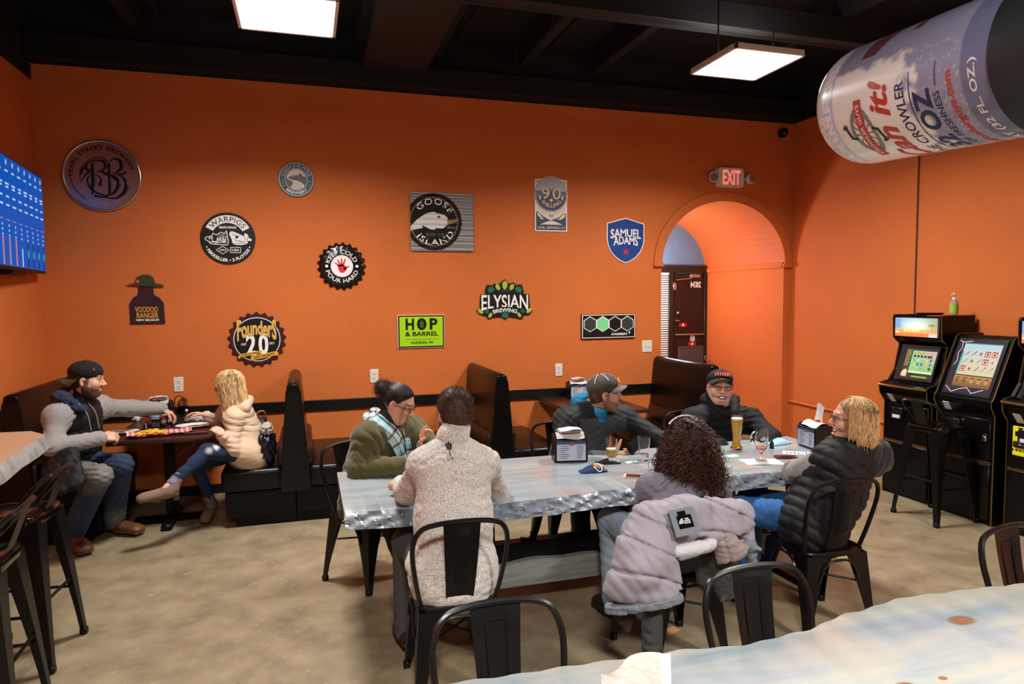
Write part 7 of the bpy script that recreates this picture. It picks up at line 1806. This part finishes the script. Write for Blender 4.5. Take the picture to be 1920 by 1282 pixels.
S = torso_cloth(J, .92, hip=(.205,.16), waist=(.165,.12), chest=(.165,.112), sh=.074, arm=(.066,.058,.044), down=.03, hem=.118)
V, Q = mk(S, .009, .008, 38, 41); P.ob('lilac_sweater', [(V, Q, None)], m_lilac)
S = trousers(J, 1.0, th=(.105,.08)); V, Q = mk(S, .010, .008, 36, 5); P.ob('light_jeans', [(V, Q, None)], m_jeanl)
for a in 'lr': shoe(J['a'+a], J['t'+a], m_blks, m_soleg, P)
S = Solid(); S.ell((0,-.02,.038), (.112,.120,.112), k=.05); S.ell((0,-.06,-.06), (.135,.095,.12), k=.06); S.ell((0,-.075,-.17), (.150,.085,.13), k=.06); S.ell((.0,-.08,-.27), (.130,.07,.09), k=.06)
for s in (-1,1): S.ell((s*.10,-.0,-.08), (.055,.07,.13), k=.05)
S.ell((0,.12,-.05), (.055,.09,.09), k=.02, sub=True)
V, Q = S.mesh(.009, .016, 60, 5); dkc = L3(54,33,25); r = np.random.default_rng(8); C = dkc[None]*(.55+.25*np.sin(V@r.normal(size=(3,))*60))[:,None]
n = 2300; i = r.integers(0, len(V), n); p = V[i]; cen = np.stack([np.zeros(n), -.05*np.ones(n), np.clip(p[:,2],-.25,.05)], 1); nn = p-cen; nn /= np.linalg.norm(nn, axis=1, keepdims=True)
k = 22; t = np.linspace(0,1,k); Ls = r.uniform(.06,.15,n); Rs = r.uniform(.006,.016,n); tn = r.uniform(1.4,2.6,n)*2*PI; ph0 = r.uniform(0,6,n)
down = np.array([0,-.1,-1.0])+nn*.25+r.normal(size=(n,3))*.22; down /= np.linalg.norm(down, axis=1, keepdims=True); e1 = np.cross(down, nn); e1 /= np.linalg.norm(e1, axis=1, keepdims=True); e2 = np.cross(down, e1)
paths = p[:,None]+nn[:,None]*.004+down[:,None]*(Ls[:,None]*t)[:,:,None]+Rs[:,None,None]*(np.cos(tn[:,None]*t+ph0[:,None])[:,:,None]*e1[:,None]+np.sin(tn[:,None]*t+ph0[:,None])[:,:,None]*e2[:,None])
tv, tq = np_tubes(paths, np.linspace(.0022,.0010,k), 3); cc = np.repeat(dkc[None]*r.uniform(.5,2.6,(n,1))*np.array([1.15,.95,.88]), k*3, 0)
P.ob('curly_hair', [(hf.w(V), Q, C), (hf.w(tv), tq, cc)], m_hair)
mb = MB(); mb.tube([hf.w((.117*math.sin(a), .020, .040+.119*math.cos(a))) for a in np.linspace(-.9,.9,15)], .0045, 6); P.mb(mb, 'hair_band', mat('band_pale', rgb(214,206,210), .3))

# ============ blonde woman in the dark puffer vest
J = dict(p=(2.70,3.06,.56), n=A(1603,833,3.08), sl=A(1556,864,3.00), sr=A(1640,854,3.20), el=A(1490,886,3.20), wl=A(1512,904,3.30), er=A(1565,885,3.45), wr=A(1508,897,3.45))
hips(J); J.update(kl=(2.36,3.36,.56), kr=(2.58,3.48,.56), al=(2.44,3.30,.10), ar=(2.60,3.50,.10), tl=(2.36,3.42,.05), tr=(2.50,3.64,.05))
P = Person('smiling blonde woman in glasses and a dark puffer vest', (2.68,2.98,0), SK3)
hf = Frame(A(1597,787,3.03), (-.86,.50,.06), (.10,-.05,1))
P.parts += head_mesh(hf, SK3, female=True, smile=1, sc=1.0, brow=(150,120,90), lips=(180,84,84), to=J['n'])
P.parts += [hand_mesh(J['wl'], (.35,.3,-.3), (0,.5,-.8), -1, SK3, (.8,.8,.8,.8), sc=.92), hand_mesh(J['wr'], (-.9,.1,-.1), (0,0,-1), 1, SK3, sc=.92)]
P.body(J)
S = torso_cloth(J, 1.0, hip=(.175,.14), waist=(.17,.135), chest=(.175,.13), sh=.078, arm=(.078,.070,.052))
V, Q = mk(S, .009, .007, 24, 51); P.ob('grey_shirt', [(V, Q, np.where((np.linalg.norm(V-lerp(J['sl'],J['el'],.98), axis=1) < .075)[:,None], L3(104,96,90), L3(146,140,138)))], m_attr)
S = torso_cloth(J, 1.04, hip=(.205,.17), waist=(.185,.155), chest=(.180,.140), sh=.082, sleeves='', down=.06)
upv = nrm_(V3(J['n'])-V3(J['p']))
quilt = lambda p_: -.013*np.abs(np.sin((p_@upv)*PI/.062))**.6
V, Q = mk(S, .007, .005, 30, 52, disp=quilt); P.ob('puffer_vest', [(V, Q, None)], m_vest)
S = Solid(); nb = V3(J['n']); rr_ = hf.r; S.cap(nb+np.array([-.09,-.03,-.01]), nb+np.array([.0,-.10,.0]), .042, k=.04); S.cap(nb+np.array([.0,-.10,.0]), nb+np.array([.11,-.05,-.02]), .05, k=.04); S.cap(nb+np.array([.11,-.05,-.02]), nb+np.array([.12,.06,-.02]), .05, k=.04); S.cap(nb+np.array([-.09,-.03,-.01]), nb+np.array([-.13,.03,-.07]), .040, .032, k=.04); S.ell(nb+np.array([.07,-.06,-.085]), (.12,.085,.09), k=.06); S.cap(nb+np.array([.12,.06,-.02]), nb+np.array([.0,.12,-.03]), .045, k=.04)
V, Q = mk(S, .009, .012, 26, 8); P.ob('vest_hood', [(V, Q, None)], cloth('vest_hood', rgb(24,23,25), bump=.35, bscale=140, sheen=.2))
S = trousers(J, 1.0, th=(.105,.08)); V, Q = mk(S, .010, .008, 36, 5); P.ob('blue_jeans', [(V, Q, None)], m_jeanb)
for a in 'lr': shoe(J['a'+a], J['t'+a], mat('shoe_brown', rgb(58,34,24), .5), m_soleg, P)
def straight_hair(P, fr, colr, n, length, seed, name, back=-.6, flip=0, part=.0, bulge=.02, m=m_hair, k=14, streak=(.55,1.5), rad=.0024, face=.35):
    r = np.random.default_rng(seed); base = L3(*colr); u = r.uniform(-1,1,n); az = r.uniform(face, 2*PI-face, n)   # azimuth from the forehead round the back
    paths = np.zeros((n,k,3)); cols = np.zeros((n,3))
    for i in range(n):
        a = az[i]; dx, dy = math.sin(a), math.cos(a); x0, y0 = part+r.normal()*.006, r.uniform(-.06,.06) if abs(dy) < .9 else -.04+.03*r.random()
        R0 = 1+.05*r.random(); L_ = length*(1+.10*r.normal()) * (.86+.14*(dy < 0)); tot = 0
        for j in range(k):
            t = j/(k-1); s_ = t*(.145+L_); phi = min(s_/.105, 1.62)
            if s_ < .105*1.62 or True:
                px_, py_ = (.086+bulge*t)*R0*math.sin(phi)*dx, -.014+(.100+bulge*t)*R0*math.sin(phi)*dy; pz = .034+.094*R0*math.cos(phi)
            ex = max(0, s_-.105*1.62); pz -= ex; py_ += back*ex*.25; px_ += flip*ex*dx*.4; rr2 = r.normal(size=3)*.0025
            paths[i,j] = (px_*(1-.10*t)+rr2[0]+x0*(1-t), py_+rr2[1]+y0*.3*(1-t), pz+rr2[2]*.3)
        cols[i] = base*r.uniform(*streak)*np.array([1,.97,.92 if r.random()<.5 else 1.0])
    tv, tq = np_tubes(paths, np.concatenate([np.full(k-2, rad), [rad*.8, rad*.35]]), 4); return tv, tq, np.repeat(cols, k*4, 0)
S = Solid(); S.ell((0,-.016,.034), (.086,.103,.093), k=.03); S.ecap((0,-.028,.0), (0,-.034,-.055), (1,0,0), (.088,.080), (.086,.062), k=.03)
S.ell((0,.105,-.045), (.062,.085,.105), k=.02, sub=True); S.half((0,.062,.06), (0,1,-.6), (-.15,.0,-.2), (.15,.16,.2), k=.01)
V, Q = S.mesh(.007, .006, 90, 4); C = L3(180,142,92)[None]*(.75+.35*np.sin(V[:,0]*150+V[:,1]*110))[:,None]
P.ob('blonde_hair', [(hf.w(V), Q, C), (lambda a_: (hf.w(a_[0]), a_[1], a_[2]))(straight_hair(P, hf, (200,166,118), 4200, .155, 3, 'h', back=-.05, flip=-.12, bulge=.022, face=1.2))], m_hairs)
glasses(P, hf, m_specs, 1.0, .024, .018)

# ============ bearded man with the backwards cap
J = dict(p=(-1.72,5.74,.575), n=A(143,747,5.62), sr=A(108,782,5.48), sl=A(186,764,5.84), er=A(98,838,5.34), wr=A(186,822,5.46), el=A(246,765,6.06), wl=A(302,766,6.12))
hips(J, .10); J.update(kr=A(186,893,5.24), kl=A(226,872,5.52), ar=FZ(136,1000,.11), al=FZ(212,975,.11), tr=FZ(160,1030,.05), tl=FZ(262,992,.05))
P = Person('bearded man in backwards cap, dark vest and work boots reaching across the table', (-1.72,5.74,0), SK3)
hf = Frame(A(163,713,5.60), (.99,.04,-.06), (-.03,0,1))
P.parts += head_mesh(hf, SK3, beard=(52,32,24), brow=(60,40,30), sc=1.06, to=J['n'])
P.parts += [hand_mesh(J['wr'], (.85,.35,.05), (.1,.6,-.6), 1, SK3, (.75,.8,.85,.9), (.6,.5), sc=1.08, fore=lerp(J['wr'],J['er'],.2)), hand_mesh(J['wl'], (.80,.10,-.45), (-.35,-.1,-.9), -1, SK3, (.55,.6,.6,.6), (.6,.4), sc=1.08)]
P.body(J)
S = torso_cloth(J, 1.0, hip=(.18,.14), waist=(.175,.14), chest=(.185,.13), sh=.088, arm=(.074,.066,.054), fw=(.85,-.5,0))
V, Q = mk(S, .008, .009, 40, 61); P.ob('grey_shirt', [(V, Q, None)], cloth('shirt_grey', rgb(146,142,140), bump=.3, bscale=160, sheen=.1))
S = torso_cloth(J, 1.08, hip=(.195,.155), waist=(.185,.155), chest=(.175,.15), sh=.075, sleeves='', down=.12, fw=(.85,-.5,0)); S.p = [q_ for q_ in S.p]
V, Q = mk(S, .009, .008, 24, 62); P.ob('dark_vest', [(V, Q, None)], m_vest)
S = Solid(); nb = V3(J['n']); S.cap(nb+np.array([-.10,.07,.02]), nb+np.array([-.07,-.10,.02]), .052, k=.05); S.cap(nb+np.array([-.07,-.10,.02]), nb+np.array([.06,-.12,-.06]), .046, .034, k=.04); S.cap(nb+np.array([-.10,.07,.02]), nb+np.array([.05,.10,-.02]), .046, .036, k=.04)
V, Q = mk(S, .008, .010, 34, 9); P.ob('navy_hood', [(V, Q, None)], cloth('navy_hood', rgb(36,42,66), bump=.25, bscale=160))
S = Solid(); S.cap(nb+np.array([.02,-.01,-.03]), nb+np.array([.045,-.015,.06]), .072, .062, k=.02); V, Q = mk(S, .008, .004, 40, 3); P.ob('black_neck', [(V, Q, None)], m_blk)
# hanging vest flap by the hip and drawcords
S = Solid(); S.ecap(A(118,858,5.32), A(126,916,5.14), CR, (.105,.045), (.095,.03), k=.03); S.ecap(A(128,850,5.30), A(146,905,5.16), CR, (.06,.04), (.05,.03), k=.03); V, Q = mk(S, .009, .010, 26, 6); P.ob('vest_flap', [(V, Q, None)], m_vest)
mb = MB()
for dx, dy in ((.07,-.125),(.10,-.045)): mb.tube(spline([nb+np.array([dx-.02,dy,-.02]), nb+np.array([dx+.035,dy-.015,-.10]), nb+np.array([dx+.055,dy-.015,-.22])],6), .0035, 6)
P.mb(mb, 'drawcords', m_gsleeve)
def worn(V, k_):
    c = np.repeat(L3(38,52,78)[None], len(V), 0)
    for q_, rad in k_: w = np.clip(1-np.linalg.norm(V-V3(q_), axis=1)/rad, 0, 1)[:,None]; c = c+(L3(126,124,112)[None]-c)*w*.85
    return c
S = trousers(J, 1.0, th=(.112,.085), sh=(.082,.080), end=.97); V, Q = mk(S, .009, .010, 36, 65); P.ob('worn_jeans', [(V, Q, worn(V, [(V3(J['kr'])+np.array([.05,-.06,.02]), .20),(lerp(J['kr'],J['hr'],.3)+np.array([.02,-.06,.05]), .2),(lerp(J['kl'],J['al'],.9)+np.array([.05,-.05,0]), .14)]))], m_jeanw)
for a in 'lr': shoe(J['a'+a], J['t'+a], m_brn, m_sole, P, 'work_boot', hgt=.16, w=.054, shaft=.062)
scalp_hair(P, hf, (40,28,22), sc=1.06, n=350, length=.012, thick=.004)
ball_cap(P, hf, cloth('cap_black2', rgb(16,16,18), bump=.25, bscale=160), cloth('cap_brim_olive', rgb(72,68,46), bump=.2, bscale=160), 1.06, back=True)
mb = MB(); mb.tube([hf.w(np.array(q_)*1.06) for q_ in ((.062,.060,.078),(.068,.052,.085),(.064,.058,.094))], .004, 6); P.mb(mb, 'cap_patch', mat('cap_orange', (0,0,0,1)))

# ============ blonde in the cream sweater
J = dict(p=(-.47,5.84,.575), n=A(446,757,5.86), sl=A(438,784,5.72), sr=A(424,776,6.02), el=A(436,842,5.62), wl=A(414,814,5.58), er=A(412,796,6.12), wr=A(388,778,6.10))
hips(J, .09); J.update(kl=A(388,846,5.56), kr=A(366,868,5.72), al=A(311,916,5.36), ar=FZ(398,946,.12), tl=A(262,935,5.30), tr=FZ(384,974,.045))
P = Person('woman with long straight blonde hair and cream sweater on the booth bench', (-.50,5.84,0), SK3)
hf = Frame(A(428,724,5.86), (-.96,.28,-.05), (.02,0,1))
P.parts += head_mesh(hf, SK3, female=True, sc=.98, brow=(150,120,90), to=J['n'])
P.parts += [hand_mesh(J['wl'], (-.6,.5,.5), (-.3,.5,-.4), -1, SK3, (.7,.7,.8,.8), sc=.9), hand_mesh(J['wr'], (-.92,.0,.25), (-.2,-.2,-.9), 1, SK3, (.35,.45,.5,.55), (.55,.3), sc=.98)]
P.body(J, .9)
S = torso_cloth(J, .92, hip=(.205,.18), waist=(.16,.135), chest=(.155,.115), sh=.072, arm=(.068,.058,.044), fw=(-1,.1,0), down=.04, hem=.118)
V, Q = mk(S, .008, .009, 44, 71); P.ob('cream_sweater', [(V, Q, None)], m_crm)
S = Solid(); nb = V3(J['n']); S.cap(nb+np.array([.06,-.11,-.02]), nb+np.array([.08,.06,.02]), .042, k=.04); S.cap(nb+np.array([.06,-.11,-.02]), nb+np.array([-.06,-.12,-.05]), .030, k=.03); V, Q = mk(S, .008, .008, 40, 3); P.ob('draped_collar', [(V, Q, None)], m_crm)
S = trousers(J, .9, th=(.105,.072), sh=(.062,.044), end=.86); V, Q = mk(S, .009, .006, 26, 75); C = np.repeat(L3(24,40,72)[None], len(V), 0)
for q_ in (lerp(J['kl'],J['hl'],.22)+np.array([0,-.06,.05]), lerp(J['kl'],J['hl'],.10)+np.array([-.01,-.07,.02])): w = np.clip(1.3-np.linalg.norm(V-q_, axis=1)/.026, 0, 1)[:,None]; C = C+(L3(206,206,210)[None]-C)*w
for a in 'lr': w = (np.linalg.norm(V-lerp(J['k'+a],J['a'+a],.84), axis=1) < .055)[:,None]; C = np.where(w, L3(112,118,138)[None], C)
P.ob('skinny_jeans', [(V, Q, C)], m_jeanw)
for a in 'lr': shoe(J['a'+a], J['t'+a], m_tan, m_sole, P, 'ankle_boot', up=(.35,0,1), hgt=.22, w=.036, shaft=.041, heel=.035, sdir=V3(J['k'+a])-V3(J['a'+a]))
S = Solid(); S.ell((0,-.016,.034), (.084,.101,.092), k=.03); S.ecap((0,-.045,.0), (0,-.085,-.27), (1,0,0), (.082,.068), (.070,.040), k=.03); S.ell((0,.10,-.05), (.06,.085,.12), k=.02, sub=True); S.half((0,.062,.06), (0,1,-.6), (-.15,.0,-.2), (.15,.16,.2), k=.01)
V, Q = S.mesh(.007, .006, 90, 4); C = L3(176,136,86)[None]*(.7+.4*np.sin(V[:,0]*170+V[:,1]*130))[:,None]; C = np.where((V[:,2] > .105)[:,None], C*.5, C)
P.ob('long_blonde_hair', [(hf.w(V), Q, C), (lambda a_: (hf.w(a_[0]), a_[1], a_[2]))(straight_hair(P, hf, (208,174,126), 4200, .37, 5, 'h', back=-.45, bulge=.008, face=.75, streak=(.4,1.5)))], m_hairs)
# ------------------------------------------------------------------ padded coat hung over the chair back
ct = thing('padded_coat', 'pale lilac-grey padded coat hung over the chair of the curly-haired woman', 'coat', (1.72, 2.70, .45))
R0 = V3(ct.location)
m_coat = cloth('coat_lilac', rgb(140,134,143), bump=.2, bscale=150, rough=.6, sheen=.1); m_coatb = cloth('coat_bluegrey', rgb(104,112,118), bump=.2, bscale=150, rough=.7); m_coatd = cloth('coat_lining', rgb(50,50,50), bump=.2, bscale=150, rough=.7); m_coatw = cloth('coat_pale', rgb(184,182,184), rough=.7, bump=.2, bscale=150)
def seams(dirv, sp, dep, ph=0): dv = nrm_(dirv); return lambda p_: dep*np.clip(1-np.abs(np.sin((p_@dv)*PI/sp+ph+.5*np.sin(p_[:,0]*13+p_[:,2]*9)))*3.2, 0, 1)**1.3
S = Solid()
S.cap(A(1212,972,2.66), A(1290,952,2.66), .058, .062, k=.05); S.cap(A(1290,952,2.66), A(1388,962,2.72), .062, .060, k=.05)
S.ecap(A(1262,968,2.63), A(1275,1005,2.60), CR, (.175,.052), (.150,.040), k=.06); S.ecap(A(1340,965,2.66), A(1345,1000,2.64), CR, (.12,.05), (.11,.045), k=.05)
S.cap(A(1382,965,2.70), A(1400,1030,2.68), .062, .050, k=.05); S.cap(A(1330,1006,2.60), A(1396,975,2.66), .040, .046, k=.03); S.cap(A(1310,985,2.60), A(1352,990,2.60), .036, .034, k=.03)
S.cap(A(1212,972,2.66), A(1190,1020,2.62), .066, .072, k=.05); S.cap(A(1190,1020,2.62), A(1172,1090,2.58), .060, .064, k=.05); S.cap(A(1232,1000,2.60), A(1228,1040,2.56), .070, .075, k=.05)
S.ecap(A(1205,1030,2.58), A(1200,1112,2.56), CR, (.100,.060), (.165,.050), k=.05); S.ell(A(1207,1070,2.53), (.085,.055,.080), k=.03)
S.ecap(A(1248,1040,2.57), A(1262,1095,2.56), CR, (.045,.045), (.045,.040), k=.05)
S.half(A(1200,1128,2.56), (CR[0]*.18,0,-1), (0,2,.1), (3,3,.62), k=.01)
q1, q2 = seams((.35,.1,1), .125, .016), seams((1,.2,.10), .17, .012, .6)
V, Q = mk(S, .008, .007, 26, 81, disp=lambda p_: q1(p_)+q2(p_)*.6); np_obj('coat_shell', [(V, Q, None)], m_coat, ct, R0)
# hem band
S = Solid(); S.ecap(A(1205,1122,2.555), A(1208,1136,2.555), CR, (.172,.055), (.176,.052), k=.01); S.half(A(1205,1124,2.55), (-.16,0,1), (0,2,0), (3,3,2), k=.004); S.half(A(1205,1141,2.55), (.16,0,-1), (0,2,0), (3,3,2), k=.004)
V, Q = mk(S, .006, .004, 40, 5); np_obj('hem_band', [(V, Q, None)], m_coatb, ct, R0)
# turned up collar and second cuff
S = Solid(); S.cap(A(1270,1034,2.54), A(1334,1018,2.55), .028, .024, k=.02); S.ell(A(1300,1030,2.55), (.09,.028,.026), k=.02); V, Q = mk(S, .007, .006, 50, 6); np_obj('folded_collar', [(V, Q, None)], m_coatw, ct, R0)
S = Solid(); S.ecap(A(1275,1046,2.53), A(1330,1030,2.54), (0,0,1), (.014,.020), (.013,.018), k=.01); V, Q = mk(S, .006); np_obj('collar_lining', [(V, Q, None)], m_coatb, ct, R0)
S = Solid(); S.ecap(A(1356,1012,2.60), A(1374,1042,2.59), CR, (.055,.040), (.085,.032), k=.04); S.half(A(1374,1050,2.59), (.3,0,-1), (0,2,0), (4,3,2), k=.006); V, Q = mk(S, .007, .008, 50, 9, disp=seams((1,0,.4), .09, .008)); np_obj('pocket_flap', [(V, Q, None)], cloth('coat_taupe', rgb(136,124,122), rough=.7, bump=.2, bscale=150), ct, R0)
S = Solid(); S.cap(A(1404,1020,2.66), A(1412,1060,2.66), .036, .022, k=.03); S.cap(A(1400,1022,2.64), A(1424,1030,2.62), .022, .012, k=.02); V, Q = mk(S, .007, .008, 60, 3); np_obj('cuff_edge', [(V, Q, None)], m_coatb, ct, R0)
# hanging lining, sleeve and dark inner hem
S = Solid(); S.cap(A(1224,1122,2.60), A(1222,1214,2.58), .046, .044, k=.02); V, Q = mk(S, .008, .008, 50, 12); np_obj('hanging_sleeve', [(V, Q, None)], m_coatd, ct, R0)
S = Solid(); S.ecap(A(1168,1128,2.60), A(1176,1182,2.62), CR, (.085,.02), (.014,.015), k=.02); V, Q = mk(S, .007, .006, 50, 13); np_obj('inner_hem', [(V, Q, None)], cloth('coat_inner', rgb(30,29,27), rough=.8), ct, R0)
S = Solid(); S.ecap(A(1350,1030,2.66), A(1366,1118,2.68), CR, (.10,.025), (.055,.02), k=.03); S.cap(A(1366,1110,2.68), A(1352,1128,2.67), .016, .008, k=.01); S.cap(A(1376,1110,2.68), A(1378,1122,2.68), .014, .007, k=.01); V, Q = mk(S, .008, .008, 44, 14); np_obj('lining', [(V, Q, None)], m_coatd, ct, R0)
S = Solid(); S.ecap(A(1318,1040,2.68), A(1318,1090,2.70), CR, (.045,.02), (.03,.02), k=.03); V, Q = mk(S, .008, .006, 44, 15); np_obj('lining_fold', [(V, Q, None)], m_coatd, ct, R0)
# label: grey panel, black patch, white lettering, laid on the shell
sv = np.array([v.co[:] for v in [o for o in ct.children if o.name.startswith('coat_shell')][0].data.vertices])+R0
sc2 = (sv-np.array([0,0,CAM_H])); sd_ = sc2/np.linalg.norm(sc2,axis=1)[:,None]
def lay(px, py, off):
    d = np.array(ray(px, py)); d /= np.linalg.norm(d); c = sd_@d; m_ = c > math.cos(.012); dist = float(np.linalg.norm(sc2[m_],axis=1).min()) if m_.any() else 3.0
    return Vector((np.array([0,0,CAM_H])+d*(dist-off)).tolist())
Pa, Pb, Pc_ = lay(1252,958,.006), lay(1298,949,.006), lay(1268,1008,.006)
ex_, ey_ = (Pb-Pa), (Pa-Pc_); nn_ = ex_.cross(ey_).normalized(); nn_ = -nn_ if nn_.dot(CW) > 0 else nn_; O_ = Pc_
fl_ = lambda u, v, d=0: O_+ex_*u+ey_*v+nn_*(.004+d)-Vector(tuple(R0))
MB().prism([(0,0),(1,0),(1,1),(0,1)], lambda u,v: fl_(u,v,-.004), lambda u,v: fl_(u,v,.002)).build('label_panel', m_coatb, ct, smooth=False)
MB().prism([(.22,.26),(.80,.26),(.80,.74),(.62,.74),(.62,.90),(.30,.90),(.30,.74),(.22,.74)], lambda u,v: fl_(u,v,.002), lambda u,v: fl_(u,v,.004)).build('label_patch', mat('patch_black', rgb(6,6,6), .9, spec=.1), ct, smooth=False)
mb = MB()
for k, tx in enumerate(('THE','NORTH','FACE')): letters(mb, tx, lambda u, v: fl_(u, v, .005), at=(.585-.03*(k!=1)*0,.595-.075*k), w=.24 if k != 0 else .16, h=.055, bold=.03)
for rr_a, rr_b in ((.04,.07),(.095,.125),(.15,.18)):
    V = []; Fc = []
    for k in range(9):
        a = PI/2+PI/2*k/8
        for r_v in (rr_a, rr_b): V.append(fl_(.44+r_v*math.cos(a), .44+r_v*1.05*math.sin(a), .005))
    for k in range(8): Fc.append((2*k,2*k+1,2*k+3,2*k+2))
    mb.add(V, Fc)
mb.build('label_lettering', m_white, ct, smooth=False)
